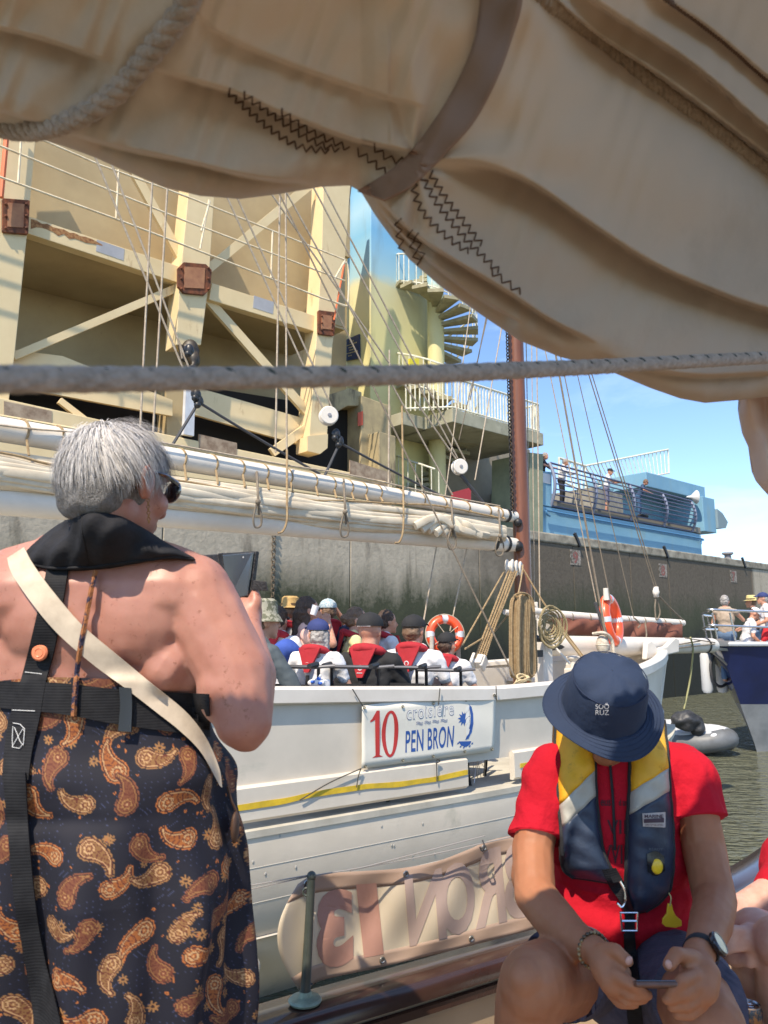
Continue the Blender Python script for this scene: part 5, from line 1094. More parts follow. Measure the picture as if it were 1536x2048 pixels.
# ---------------------------------------------------------------- inflatable dinghy with cover
dg = T('dinghy', 'grey inflatable dinghy with pale cover patched in black and white', 'dinghy', PZ(1390, 1505, 0))
def dp(px, py, Y): return P(px, py, Y)
GD = mat('pale grey cover', (.55, .56, .58), (.44, .45, .47), 3, .6, bump=.3); 
a0 = PZ(1285, 1490, 0); a1 = PZ(1455, 1512, 0); d_ = nrm(a1-a0); n_ = A(d_[1], -d_[0], 0); Ld = np.linalg.norm(a1-a0)
def dd(s, t, z): q = a0+d_*s+n_*t; return A(q[0], q[1], z)
mb = MB()
pts = cat([dd(-.6, .5, .2), dd(Ld*.5, .52, .2), dd(Ld*.85, .36, .24), dd(Ld, 0, .32), dd(Ld*.85, -.36, .24), dd(Ld*.5, -.52, .2), dd(-.6, -.5, .2)], 6); mb.tube(pts, .2, 14); mb.build('tube_hull', mat('dark grey rubber', (.15, .16, .17), (.11, .115, .12), 5, .5), dg)
G = np.array([[dd(s, t*(.66 if s < Ld*.7 else max(.08, .66-(s-Ld*.7)*.55)), .38+.22*math.cos(t*PI/2)*(1-.3*s/Ld)+.03*vnoise(A(s*5, t*4, 0))-(.12 if abs(t) > .95 else 0)) for t in np.linspace(-1, 1, 17)] for s in np.linspace(-.7, Ld+.02, 26)])
mb = MB(); mb.shell(G, A(0, 0, -.02)); mb.build('cover', GD, dg)
for k in range(14):
    s = Ld*.62+random.random()*Ld*.34; t = random.uniform(.1, .8); c = dd(s, t*.5, .5-.2*t); MB().ell(c, (.07+.05*random.random(), .05, .05), rz(random.random()*3), 8, 6).build('black_patch', mat('black patch', (.02, .02, .02), rough=.6), dg)
for k in range(16):
    s = Ld*.6+random.random()*Ld*.38; t = random.uniform(-.1, .8); c = dd(s, t*.5, .51-.19*t); MB().ell(c, (.06+.05*random.random(), .05, .05), rz(random.random()*3), 8, 6).build('white_patch', WT, dg)
mb = MB(); c = P(1372, 1441, 15.3); mb.ell(c, (.28, .2, .2)); mb.ell(c+A(.22, 0, -.12), (.14, .12, .2)); mb.cap(c+A(-.2, 0, .05), c+A(-.28, 0, -.1), .07, .05); mb.build('outboard_motor', mat('black bag cloth', (.02, .022, .025), (.045, .045, .05), 9, .5, bump=.7), dg, vox=.02, sm=1, disp=lambda p, n: .025*vnoise(p, 14))
# ---------------------------------------------------------------- our own boat: rail, bench, banner
RM = mat('dark varnished rail', (.030, .014, .011), (.055, .028, .02), 3, .22, coat=.5, stretch=(1, 1, 1))
BEI = mat('beige painted bulwark', (.33, .245, .16), (.28, .205, .13), 2, .4, coat=.2)
own = T('foreground_boat', 'dark railed wooden boat the photographer sits in, beige bench and bulwark', 'boat', A(.6, 2.6, .5))
RZ = 1.22
rc = [PZ(x, y, RZ) for x, y in ((300, 2100), (440, 2058), (610, 2006), (820, 1947), (1040, 1884), (1240, 1832), (1400, 1782), (1500, 1735), (1580, 1680), (1700, 1600))]
rc = [rc[0]+(rc[0]-rc[1])*2.5]+rc; rcs = np.array(cat(rc, 8)); tg = np.gradient(rcs, axis=0); tg /= np.linalg.norm(tg, axis=1)[:, None]; RN = np.stack([tg[:, 1], -tg[:, 0], 0*tg[:, 0]], 1)   # RN points to us
def railp(i, o, z): return rcs[i]+RN[i]*o+A(0, 0, z-RZ)
def railG(prof): return np.array([[railp(i, o, z) for o, z in prof] for i in range(len(rcs))])
mb = MB(); mb.grid(railG([(-.085, RZ-.05), (-.09, RZ-.02), (-.075, RZ-.002), (.06, RZ), (.075, RZ-.012), (.078, RZ-.055), (.06, RZ-.065), (-.07, RZ-.065)]), cu=True); mb.build('cap_rail', RM, own, ang=50)
mb = MB(); mb.grid(railG([(.05, RZ-.065), (.052, RZ-.12), (.03, RZ-.122), (.03, RZ-.1225), (.03, .3), (-.03, .3), (-.03, RZ-.065)]), cu=True); mb.build('bulwark', BEI, own, ang=50)
mb = MB(); mb.grid(railG([(.055, RZ-.075), (.064, RZ-.08), (.064, RZ-.105), (.055, RZ-.11)]), cu=True); mb.build('rail_moulding', RM, own)
mb = MB(); mb.grid(railG([(.032, RZ-.30), (.36, RZ-.30), (.38, RZ-.31), (.38, RZ-.35), (.36, RZ-.36), (.36, .3), (.032, .3)]), cu=True); mb.build('bench', BEI, own, ang=50)
mb = MB(); G = [[A(x, y, .45) for x in (-4, 4)] for y in (-1.5, 4.2)]
mb.grid([[railp(i, .05, .45) for i in range(0, len(rcs))], [A(railp(i, 0, 0)[0]+.6, -1.5, .45) for i in range(len(rcs))]]); mb.build('deck_planks', mat('teak deck', (.28, .17, .09), (.2, .12, .06), 5, .6), own)
# outside of our hull down to the water
mb = MB(); mb.grid(railG([(-.031, RZ-.066), (-.035, .6), (.1, -.4)])); mb.build('hull_side', RM, own)
GN = mat('dark green grey post', (.035, .045, .038), (.06, .07, .06), 20, .45, coat=.2); PG = mat('pale green flange', (.24, .32, .24), (.14, .18, .14), 25, .4)
for i, (x, y, lean_, lb) in enumerate(((610, 2004, -.0, 'dark green stanchion on a pale green flange at the left end of the near banner'), (1380, 1778, 0, 'stanchion mostly hidden behind the arm of the man in red'))):
    c = PZ(x, y, RZ+.004); r = T('stanchion', lb, 'stanchion', c, 'stanchions on the dark rail')
    tp = P(x+13, y-252, c[1]) if i == 0 else c+A(0, 0, .4)
    MB().lathe([(0, 0), (.047, 0), (.05, .006), (.045, .012), (.022, .016), (.018, .03), (0, .03)], c, seg=24).build('flange', PG, r)
    mb = MB(); mb.tube([c+A(0, 0, .01), lerp(c, tp, .5), tp], [.0155, .0135, .0125], 14); mb.ell(tp, (.0145, .0145, .0145)); mb.build('post', GN, r)
    mb = MB(); mb.torus(tp+A(-.014, 0, -.045), A(0, 1, 0), .011, .004, 14, 6); mb.build('eye', GN, r)
    if i == 0: st_top = tp; st_foot = c
# banner hung from the stanchion, seen from behind
ro = rcs[10]; rtan = nrm(PZ(1240, 1832, RZ)-PZ(610, 2004, RZ)); rnn = A(rtan[1], -rtan[0], 0); BPo = st_foot-rnn*.02
def rq(px, py, o=0): return PP(px, py, BPo+rnn*o, rnn)
tope = resample(cat([A(*p) for p in ((596, 1768), (628, 1750), (690, 1744), (790, 1738), (870, 1724), (935, 1700), (972, 1684), (1010, 1674), (1090, 1662), (1160, 1650))], 8), 90)
bote = resample(cat([A(*p) for p in ((606, 1992), (640, 1962), (760, 1935), (900, 1902), (1040, 1866), (1100, 1850), (1160, 1836))], 8), 90)
def bnq(u, v, o=0):            # u 0..1 left-right, v 0 bottom .. 1 top
    i = u*89; a = int(min(88, i)); f = i-a; t_ = lerp(tope[a], tope[a+1], f); b_ = lerp(bote[a], bote[a+1], f); q = lerp(b_, t_, v)
    curl = max(0, 1-u/.075); q = q+A(-46*curl**1.3*math.sin(PI*v)*1.0, 0)
    w_ = .018*math.sin(u*15+v*2)*math.sin(PI*v)+.008*math.sin(u*31-v*5)*(v*(1-v))**.5*2+.05*curl**1.5*math.sin(PI*v)
    return rq(*q, o+w_-.02)
def bgrid(u0, u1, v0, v1, n, m, o): return np.array([[bnq(u, v, o) for v in np.linspace(v0, v1, m)] for u in np.linspace(u0, u1, n)])
BC1 = mat('translucent banner cloth', (.76, .66, .50), (.70, .60, .45), 2.5, .35, trans=.3, bump=.12, bscale=5); BC2 = mat('banner hem', (.50, .36, .27), (.44, .31, .23), 4, .35, trans=.25)
bn = MB().shell(bgrid(0, 1, 0, 1, 110, 22, 0), -rnn*.0015).build('banner', BC1, label='near cream banner seen from behind with mirrored 13 and BRON lettering', cat='banner', ang=180)
mb = MB(); mb.shell(bgrid(.0, 1, .83, 1, 110, 5, .0012), -rnn*.0008); mb.shell(bgrid(.0, 1, 0, .16, 110, 5, .0012), -rnn*.0008); mb.build('hem', BC2, bn, ang=180)
LM = mat('show-through maroon', (.44, .24, .18), (.50, .28, .22), 6, .4, trans=.15); LP = mat('show-through violet', (.45, .34, .29), (.50, .38, .33), 6, .4, trans=.15)
def ubx(px): return float(np.interp(px, tope[:, 0], np.linspace(0, 1, 90)))
def let(ch, x0, x1, v0, v1, m_, shear=0, bold=.05):
    V, F = textpoly(ch, 1, bold, shear=shear); me = bpy.data.meshes.new('q'); me.from_pydata([(a, b_, 0) for a, b_ in V], [], F)
    bm = bmesh.new(); bm.from_mesh(me); bmesh.ops.triangulate(bm, faces=bm.faces)
    for _ in range(3):
        es = [e for e in bm.edges if e.calc_length() > .09]
        if es: bmesh.ops.subdivide_edges(bm, edges=es, cuts=1); bmesh.ops.triangulate(bm, faces=bm.faces)
    V = np.array([v.co[:2] for v in bm.verts]); [setattr(v, 'index', i) for i, v in enumerate(bm.verts)]; bm.verts.index_update(); F = [tuple(v.index for v in f.verts) for f in bm.faces]; bm.free()
    V[:, 0] /= V[:, 0].max(); V[:, 1] /= V[:, 1].max(); u0, u1 = ubx(x0), ubx(x1)
    mb = MB(); mb.add([bnq(u1+(u0-u1)*a, v0+(v1-v0)*b_, .0022) for a, b_ in V], F); mb.build('letter' if ch.isalpha() else 'numeral', m_, bn, recalc=False, ang=180)
let('3', 632, 706, .09, .84, LM, -.0, .06); let('1', 712, 768, .13, .87, LM, .1, .055)
for ch, a, c in (('N', 808, 895), ('O', 880, 948), ('R', 950, 1012), ('B', 1008, 1068)): let(ch, a, c, .15, .92, LP, .15, .03)
for u, v in ((ubx(617), .94), (ubx(812), .93), (ubx(765), .07), (ubx(942), .07), (ubx(968), .95)):
    c = bnq(u, v, .004); MB().torus(c, rnn, .008, .0035, 16, 6).build('eyelet', mat('steel eyelet', (.35, .35, .33), metal=.9, rough=.3), bn)
mb = MB(); mb.tube(cat([rq(965, 1680, .02), rq(969, 1692, .03), rq(964, 1702, .02), rq(960, 1694, .02)], 4), .003, 5); mb.tube([rq(603, 1965, .02), rq(625, 1968, .03)], .003, 5); mb.build('black_tie', BRD, bn)
for a, c, s_ in (((430, 1795), (620, 1752), .0), ((420, 1786), (620, 1750), 0), ((622, 1752), (968, 1686), .006), ((968, 1686), (1180, 1640), .0), ((700, 1742), (970, 1672), 0)):
    mb = MB(); mb.tube(sag(rq(*a, .02), rq(*c, .02), s_), .0022, 5); mb.build('life_line', mat('grey wire', (.3, .28, .26), rough=.5), own)

# ---------------------------------------------------------------- the furled sail overhead
SE = np.array([(-260, 190), (-120, 225), (0, 250), (60, 272), (130, 293), (190, 315), (250, 342), (330, 375), (400, 392), (480, 398), (560, 388), (640, 374), (700, 371), (722, 384), (750, 430), (785, 478), (820, 520), (880, 572), (960, 628), (1040, 682), (1120, 714), (1200, 734), (1300, 776), (1360, 797), (1410, 806), (1480, 800), (1560, 790), (1800, 775), (2500, 740)], float)
CRS = [  # creases: x,y points, depth, fade below, width of ends
    ([(-200, 15), (0, 56), (110, 85), (230, 128)], .022, 60), ([(-260, 150), (0, 222), (80, 246), (170, 246)], .018, 35),
    ([(120, 262), (250, 298), (380, 325), (480, 350), (560, 362), (640, 366)], .035, 38), ([(300, 135), (400, 165), (470, 186), (560, 226), (700, 278), (800, 300), (850, 305)], .03, 55),
    ([(860, 318), (940, 326), (1010, 343), (1080, 378), (1180, 448), (1300, 525), (1420, 580), (1540, 622), (1800, 690)], .06, 75),
    ([(735, 372), (770, 412), (830, 470), (900, 516), (1000, 575), (1100, 640), (1200, 690)], .03, 40), ([(745, 400), (790, 455), (850, 515), (950, 592), (1050, 650)], .02, 30),
    ([(1050, -60), (1110, 0), (1200, 75), (1350, 175), (1540, 318), (1750, 480)], .055, 60), ([(1100, -60), (1230, 30), (1350, 105), (1440, 175), (1540, 262), (1750, 420)], .05, 90),
    ([(1260, -60), (1330, 0), (1420, 60), (1540, 160), (1750, 330)], .03, 50), ([(380, 0), (430, 60), (560, 120), (760, 190), (860, 215)], .012, 90), ([(1180, 700), (1280, 735), (1400, 752), (1560, 745)], .03, 30)]
def sail_depth(x, y):
    E = np.interp(x, SE[:, 0], SE[:, 1]); d = np.maximum(0, E-y)
    base = np.interp(x, [-260, 0, 700, 1100, 1540, 1800, 2400], [.84, .84, .90, 1.08, 1.30, 1.4, 1.6])
    R = 70+x*0; q = np.minimum(1, d/R); Y = base-.075*np.sqrt(np.maximum(0, 1-(1-q)**2))-d*.00040
    for pts, amp, lam in CRS:
        pts = np.array(cat([A(*p) for p in pts], 6)); f = np.interp(x, pts[:, 0], pts[:, 1]); L = pts[-1, 0]-pts[0, 0]
        tp = np.clip((x-pts[0, 0])/(.18*L+1), 0, 1)*np.clip((pts[-1, 0]-x)/(.14*L+1), 0, 1); tp = tp*tp*(3-2*tp)
        s = y-f; st = 1/(1+np.exp(-s/1.3)); Y = Y+1.35*amp*tp*st*np.exp(-np.maximum(0, s)/lam)-amp*.35*tp*(1-st)*np.exp(np.minimum(0, s)/(lam*.8))
    # slack folds fanning out from the strap
    an = np.arctan2(y-330, x-830+1e-6); rr = np.hypot(x-830, y-330); fan = np.sin(an*9+.8*np.sin(an*4))*np.exp(-((rr-160)/150)**2)
    Y = Y+.005*fan*(x > 780)+.004*np.sin(x*.010+y*.015+1.5*np.sin(y*.011))+.0025*np.sin(x*.021-y*.031+2*np.sin(x*.007))+.0016*np.sin(x*.09+y*.05+2*np.sin(x*.03))
    return Y
nx, ny = 700, 280; G = np.zeros((nx, ny, 3)); H = np.zeros((nx, ny, 3))
for i, x in enumerate(np.linspace(-320, 2400, nx)):
    E = np.interp(x, SE[:, 0], SE[:, 1]); ts = np.linspace(0, 1, ny)**1.35; ys = E-(E+170)*ts; Ys = sail_depth(np.full(ny, x), ys)
    for j in range(ny):
        G[i, j] = P(x, ys[j], Ys[j]); H[i, j] = nrm(ray(x, ys[j]))*(.01+.15*min(1, ts[j]*3))+A(0, 0, .02+.12*min(1, ts[j]*3))
ext = [G]; last = G[:, -1:, :]; 
for k in range(1, 6): ext.append(last+A(0, -.14*k, .035*k-.02*k*k*.3))
G2 = np.concatenate(ext, 1); H2 = np.concatenate([H]+[H[:, -1:, :]]*5, 1)
SM = mat('beige sail canvas', (.62, .53, .425), (.56, .475, .38), 2.2, .9, trans=.36, c3=(.46, .385, .30), s3=3.2, lo3=.52, hi3=.8, bump=.35, bscale=260, bdist=.0012, sheen=.1)
fs = MB().shell(G2, H2).build('furled_sail', SM, label='large beige furled sail hanging in folds across the top of the photo', cat='furled sail', ang=180)
SB = BVHTree.FromPolygons([Vector(p) for p in G.reshape(-1, 3)], [(i*ny+j, i*ny+j+1, (i+1)*ny+j+1, (i+1)*ny+j) for i in range(nx-1) for j in range(ny-1)])
def son(px, py, lift=.002):
    h = SB.ray_cast(Vector(CAM), Vector(ray(px, py)).normalized())
    Y = h[0][1] if h[0] is not None else float(sail_depth(np.array([float(px)]), np.array([float(py)]))[0])
    return P(px, py, Y-lift)
WB = mat('ribbed webbing', (.32, .20, .145), (.26, .16, .11), 8, .9)
ea = [(962, -60), (958, 20), (945, 90), (905, 180), (860, 250), (815, 308), (770, 346), (715, 380)]; eb = [(1050, -60), (1044, 10), (1030, 60), (998, 150), (950, 240), (890, 308), (850, 348), (815, 378), (770, 400)]
Gs = drape(SB, ea, eb, 260, 9, .006, .003, smooth=6)
for i in range(260):
    if i % 2: Gs[i] += A(0, .0022, 0)
MB().shell(Gs, A(0, .003, .001)).build('strap', WB, label='brown ribbed webbing strap wrapped round the furled sail', cat='strap', ang=180)
mb = MB(); mb.ell(son(942, 132, -.01), (.012, .02, .02)); ZM = mat('dark stitching', (.10, .055, .035), rough=.9)
mb = MB()
for pts in ([(455, 182), (500, 224), (550, 265), (600, 294), (660, 302)], [(485, 188), (540, 226), (600, 268), (650, 292), (680, 300)], [(560, 222), (620, 262), (670, 285), (700, 298)], [(712, 302), (740, 320), (770, 344), (785, 350)], [(745, 292), (780, 318), (815, 322)], [(826, 352), (832, 395), (850, 430), (890, 470), (940, 506)], [(842, 348), (868, 396), (900, 440), (945, 492), (1000, 545)],
            [(860, 345), (890, 395), (925, 440), (965, 492)], [(795, 438), (798, 470), (806, 505)], [(818, 462), (828, 500), (838, 532)], [(830, 468), (838, 495), (846, 520)], [(980, 540), (1010, 562), (1045, 588)]):
    c = np.array(cat([A(*p) for p in pts], 8)); L = np.r_[0, np.cumsum(np.linalg.norm(np.diff(c, axis=0), axis=1))]; n = max(4, int(L[-1]/9)); c = resample(c, n); tn = np.gradient(c, axis=0); tn /= np.linalg.norm(tn, axis=1)[:, None]
    zz = []
    for i in range(n):
        o = 7*(1 if i % 2 else -1); q = c[i]+A(-tn[i][1], tn[i][0])*o; zz.append(q)
    fine = []
    for a, b_ in zip(zz[:-1], zz[1:]): fine += [lerp(a, b_, t) for t in (0, .25, .5, .75)]
    mb.tube([son(*q, .0012) for q in fine], .00105, 4)
mb.build('stitching', ZM, fs)
def fuzz(mb, pts, r, n, L=.006, w_=.00018):
    pts = resample(pts, 300); tg_ = np.gradient(pts, axis=0)
    for _ in range(n):
        i = random.randrange(300); d = nrm(tg_[i]); x, y, _z = frame(d); a = random.random()*2*PI; o = math.cos(a)*x+math.sin(a)*y; p = pts[i]+o*r*.95; q = p+(o*.6+d*random.uniform(-1, 1)+rng.normal(0, .3, 3))*L*random.uniform(.4, 1)
        s = nrm(np.cross(q-p, rng.normal(0, 1, 3)))*w_; mb.add([p-s, p+s, q], [(0, 1, 2)])
# soft rope across the left of the sail
rp = resample(cat([son(x, y, .012) for x, y in ((400, -60), (372, 10), (335, 62), (290, 120), (240, 178), (180, 222), (120, 248), (60, 262), (0, 256), (-80, 232), (-200, 200))], 10), 200)
RG = mat('soft grey rope', (.44, .35, .28), (.33, .26, .20), 60, .95, bump=.8, bscale=200, sheen=.4)
mb = rope(rp, .0115, strands=3, pitch=.05, seg=10); mb.tube(rp, .0085, 10); fuzz(mb, rp, .012, 1500); mb.build('rope', RG, label='soft grey rope hanging across the left of the furled sail', cat='rope')
rp = resample(cat([son(x, y, .004) for x, y in ((1040, -70), (1090, -8), (1180, 72), (1300, 168), (1430, 262), (1536, 345), (1700, 470))], 10), 200)
rope(rp, .0115, strands=3, pitch=.034, seg=8).build('bolt_rope', mat('boltrope', (.38, .32, .25), (.26, .21, .16), 80, .95, bump=.6, bscale=200), label='twisted bolt rope sewn along a fold at the upper right of the sail', cat='rope')
rp = [son(x, y, .003) for x, y in ((1255, -60), (1330, -4), (1400, 46), (1470, 102), (1540, 164), (1700, 300))]
rope(cat(rp, 8), .0035, strands=3, pitch=.018, seg=6).build('cord', mat('dark cord', (.12, .08, .06), rough=.9), label='thin dark cord along the top right edge of the sail', cat='cord')
# hanging corner of sail at the right edge
ol = np.array([(800, 1483), (830, 1481), (850, 1484), (880, 1490), (905, 1502), (935, 1506), (960, 1510), (975, 1522), (1000, 1545), (1040, 1590)], float); G = []
for y in np.linspace(770, 1040, 70):
    x0 = np.interp(y, ol[:, 0], ol[:, 1]); row = []
    for t in np.linspace(0, 1, 50):
        x = x0+(1760-x0)*t; row.append(P(x, y, 1.38-.05*math.sqrt(max(0, 1-(1-min(1, t*6))**2))+.02*math.sin(x*.06+y*.02)+.012*math.sin(x*.11-y*.035)+.010*abs(math.sin(x*.05+y*.013))))
    G.append(row)
MB().shell(np.array(G), A(.01, .03, .02)).build('sail_corner', mat('sunlit pinkish canvas', (.80, .62, .48), (.72, .54, .41), 3, .9, trans=.5, bump=.3, bscale=200, bdist=.001), label='pinkish beige corner of sail hanging down at the right edge', cat='sail', ang=180)
# braided rope right in front of the lens
cl = [(-400, 762, 78), (-160, 762, 68), (0, 759, 62), (200, 759, 56), (400, 757, 50), (600, 754, 46), (800, 750, 42), (1000, 742, 37), (1200, 733, 32), (1400, 722, 28.5), (1536, 715, 26), (1720, 706, 23), (2300, 676, 16)]
rr = .0092; pts = resample(cat([P(x, y, 2*rr*1536/t) for x, y, t in cl], 12), 2600); L = np.r_[0, np.cumsum(np.linalg.norm(np.diff(pts, axis=0), axis=1))]
tg_ = np.gradient(pts, axis=0); V = []; sg_ = 28; kk = 2*PI/.022
x = np.cross((0, 0, 1), nrm(tg_[0])); x = nrm(x)
for i in range(len(pts)):
    d = nrm(tg_[i]); x = nrm(x-d*np.dot(x, d)); y = np.cross(d, x)
    for k in range(sg_):
        a = 2*PI*k/sg_; r = rr*(.90+.13*abs(math.sin(4*a+kk*L[i]/2))*abs(math.sin(4*a-kk*L[i]/2))**.5); V.append(pts[i]+r*(math.cos(a)*x+math.sin(a)*y))
F = [(i*sg_+k, i*sg_+(k+1) % sg_, (i+1)*sg_+(k+1) % sg_, (i+1)*sg_+k) for i in range(len(pts)-1) for k in range(sg_)]
mb = MB(); mb.add(V, F); fuzz(mb, pts, rr, 3500, .004, .00012); fr = mb.build('braided_rope', mat('braided rope', (.38, .32, .27), (.24, .20, .165), 120, .95, bump=.6, bscale=400, bdist=.001, sheen=.2), label='thick grey braided rope with dark flecks stretched across the whole photo', cat='rope', ang=180, recalc=False)
mb = MB()
for k in range(90):
    L0 = k*.034+.012; i = int(np.searchsorted(L, L0))
    if i >= len(pts)-12: break
    arc = []
    for j in range(7):
        ii = i+j*2; d = nrm(tg_[ii]); xx = np.cross((0, 0, 1), d); xx = nrm(xx); yy = np.cross(d, xx)
        a = -PI*.62+j*.13+PI*0; arc.append(pts[ii]+rr*.985*(math.cos(a)*-np.cross(d, A(0, 0, 1))*0+(-xx*0)+(A(0, -1, 0)*math.cos(.75-j*.16)+A(0, 0, 1)*math.sin(.75-j*.16))))
    mb.tube(arc, [.0004, .0012, .0018, .0018, .0018, .0012, .0004], 5)
mb.build('tracer_yarn', mat('dark green tracer', (.02, .035, .03), rough=.9), fr)
# ---------------------------------------------------------------- the standing woman with grey hair
SKW = mat('sun-pinked skin', (.47, .225, .165), (.37, .155, .108), 9, .45, sss=.25, bump=.15, bscale=160, bdist=.001, c3=(.26, .10, .06), s3=55, lo3=.60, hi3=.68)
wo = T('person', 'woman with short silver hair in a navy and orange paisley dress, photographing with her phone', 'person', A(-.56, 1.62, .45))
wc = P(238, 965, 1.50); wf = nrm(A(.52, .85, -.15)); wr = nrm(np.cross(wf, A(0, 0, 1))); wu = np.cross(wr, wf); RW_ = np.stack([wr, wf, wu], 1)
def wh(x, y, z): return wc+RW_@A(x, y, z)
b = MB()
b.ell(P(185, 1290, 1.61), (.222, .120, .27)); b.ell(P(185, 1390, 1.63), (.21, .115, .22)); b.ell(P(190, 1250, 1.58), (.19, .105, .15)); b.cap(P(40, 1195, 1.57), P(345, 1190, 1.57), .092, .092, flat=1)
b.ell(P(110, 1230, 1.545), (.11, .075, .11)); b.ell(P(275, 1230, 1.545), (.11, .075, .11))
b.cap(P(215, 1105, 1.56), P(355, 1170, 1.57), .062, .078); b.cap(P(195, 1105, 1.56), P(40, 1165, 1.57), .062, .078)
b.cap(P(200, 1130, 1.57), wh(0, -.015, -.06), .072, .064)
b.ell(P(388, 1196, 1.57), (.082, .082, .09)); b.ell(P(-8, 1196, 1.57), (.082, .082, .09)); b.cap(P(345, 1330, 1.57), P(372, 1345, 1.58), .072, .050)
b.chain([P(398, 1210, 1.57), P(470, 1345, 1.54), P(487, 1440, 1.52)], [.082, .073, .058]); b.ell(P(492, 1464, 1.52), (.040, .043, .040)); b.ell(P(500, 1488, 1.512), (.020, .022, .018)); b.ell(P(450, 1370, 1.53), (.055, .06, .08))
b.chain([P(492, 1445, 1.52), P(503, 1350, 1.58), P(496, 1250, 1.69)], [.052, .050, .029])
b.chain([P(-20, 1210, 1.57), P(-70, 1360, 1.6), P(-75, 1440, 1.62)], [.08, .065, .052]); b.chain([P(-75, 1440, 1.62), P(60, 1330, 1.9), P(420, 1215, 1.98)], [.05, .042, .028])
# right hand round the phone case
b.chain([P(496, 1250, 1.69), P(492, 1225, 1.72)], [.030, .036]); b.chain([P(503, 1232, 1.70), P(512, 1205, 1.70), P(509, 1186, 1.71)], [.017, .0125, .0105])
for k in range(4): b.chain([P(482-3*k, 1222+9*k, 1.735), P(468-3*k, 1212+11*k, 1.77), P(480-2*k, 1205+12*k, 1.80)], [.0125, .0105, .009])
# head
b.ell(wh(0, -.008, .02), (.076, .097, .102), RW_); b.ell(wh(0, .03, -.05), (.060, .070, .072), RW_); b.cap(wh(0, .092, .008), wh(0, .113, -.03), .011, .017); b.ell(wh(0, .088, -.067), (.026, .02, .015), RW_)
b.ell(wh(0, .075, -.10), (.03, .025, .022), RW_); b.ell(wh(.035, .06, -.03), (.032, .035, .032), RW_); b.ell(wh(0, .085, .035), (.05, .02, .012), RW_)
for q in (-1, 1):
    b.ell(wh(q*.086, -.004, -.012), (.011, .020, .036), RW_); b.torus(wh(q*.094, -.010, -.004), RW_@A(1, .5*q, 0), .022, .0065, 16, 6)
b.build('body', SKW, wo, vox=.0048, sm=14, disp=lambda p, n: .0022*vnoise(p, 14)+.0008*vnoise(p, 60, 2))
wb = wo.children[0]
# ---- paisley dress
def paisley(U_, V_):
    C = np.zeros(U_.shape+(3,)); C[:] = (.004, .004, .013); n0 = np.sin(U_*300+5*np.sin(V_*90))*np.sin(V_*310+4*np.sin(U_*70)); C[n0 > .93] = (.04, .05, .11)
    OR, CRM, BRN, TAN, DK = A(.42, .13, .028), A(.50, .30, .14), A(.115, .026, .013), A(.30, .145, .05), A(.035, .012, .010)
    R2 = np.random.default_rng(11); mot = []
    k = 0
    for j in range(-2, 14):
        for i in range(-4, 12):
            u = i*.082+(.041 if j % 2 else 0)+R2.uniform(-.012, .012); v = j*.078+R2.uniform(-.012, .012); mot.append((u, v, [.5, 2.3, -1.2, 1.4, 3.6, -.4, 2.9][(i*3+j*5) % 7]+R2.uniform(-.3, .3), R2.uniform(.043, .052), 1 if (i+j) % 2 else -1, (i+2*j) % 3))
    ts = np.linspace(0, 1, 18)
    for (cu, cv, th, L, fl, kind) in mot:
        m_ = (np.abs(U_-cu) < L*1.6) & (np.abs(V_-cv) < L*1.6)
        if not m_.any(): continue
        x = (U_[m_]-cu)/L; y = (V_[m_]-cv)/L; c, s = math.cos(th), math.sin(th); X = c*x+s*y+.25; Y_ = (-s*x+c*y)*fl
        sx = 1.25*ts-.28*ts**3; sy = .12*ts+.55*ts**2.4; sr = .32*(1-ts)**.85+.03; sr[-2:] = .07
        D_ = np.sqrt((X[:, None]-sx)**2+(Y_[:, None]-sy)**2)-sr; kx = D_.argmin(1); d = D_.min(1); an = np.arctan2(Y_-sy[kx], X-sx[kx]); rr_ = np.hypot(X, Y_); col_ = C[m_].copy()
        o1, o2 = (OR, CRM) if kind == 0 else ((TAN, CRM) if kind == 1 else (A(.22, .07, .03), TAN))
        sc_ = .055+.035*np.abs(np.sin(an*5+kx*.9)); e = d < sc_; col_[e] = o1
        e = d < .035+.012*np.sin(an*10); col_[e] = DK
        e = d < .01; col_[e] = BRN
        e = (d < -.025) & (d > -.06); col_[e] = o2
        e = (d < -.075) ; col_[e] = o1*.75
        e = (d < -.075) & (np.sin(kx*2.1+an*2) > .55) & (rr_ > .26); col_[e] = BRN
        fl_ = .19+.035*np.cos(an*8); e = (rr_ < fl_+.03) & (kx < 4); col_[e] = BRN
        e = (rr_ < fl_) & (kx < 4); col_[e] = o2; e = (rr_ < .13); col_[e] = BRN; e = (rr_ < .085+.02*np.cos(an*6)); col_[e] = o1; e = rr_ < .035; col_[e] = CRM
        C[m_] = col_
    for _ in range(900):
        cu, cv, s = R2.uniform(-.3, 1.0), R2.uniform(-.2, 1.1), R2.choice([.012, .010, .0045, .003, .004, .0025]); m_ = (np.abs(U_-cu) < s*1.3) & (np.abs(V_-cv) < s*1.3)
        if not m_.any(): continue
        x = U_[m_]-cu; y = V_[m_]-cv; r = np.hypot(x, y)/s; a = np.arctan2(y, x); cc = C[m_].copy(); base = cc.sum(1) < .12
        e = (r < .72+.28*np.cos(a*8)) & base; cc[e] = TAN if s > .005 else OR; e = (r < .25) & base; cc[e] = DK; C[m_] = cc
    return C
ysd = np.linspace(1352, 2130, 400); edge = np.interp(ysd, [1352, 1380, 1400, 1450, 1500, 1560, 1640, 1700, 1800, 1900, 2048, 2130], [398, 404, 410, 424, 438, 455, 468, 478, 485, 488, 491, 492])
PHI = np.r_[np.linspace(-PI*.99, -.02, 460), np.linspace(0, PI*.97, 60)]; G = np.zeros((400, 520, 3)); UU = np.zeros((400, 520)); VV = np.zeros((400, 520))
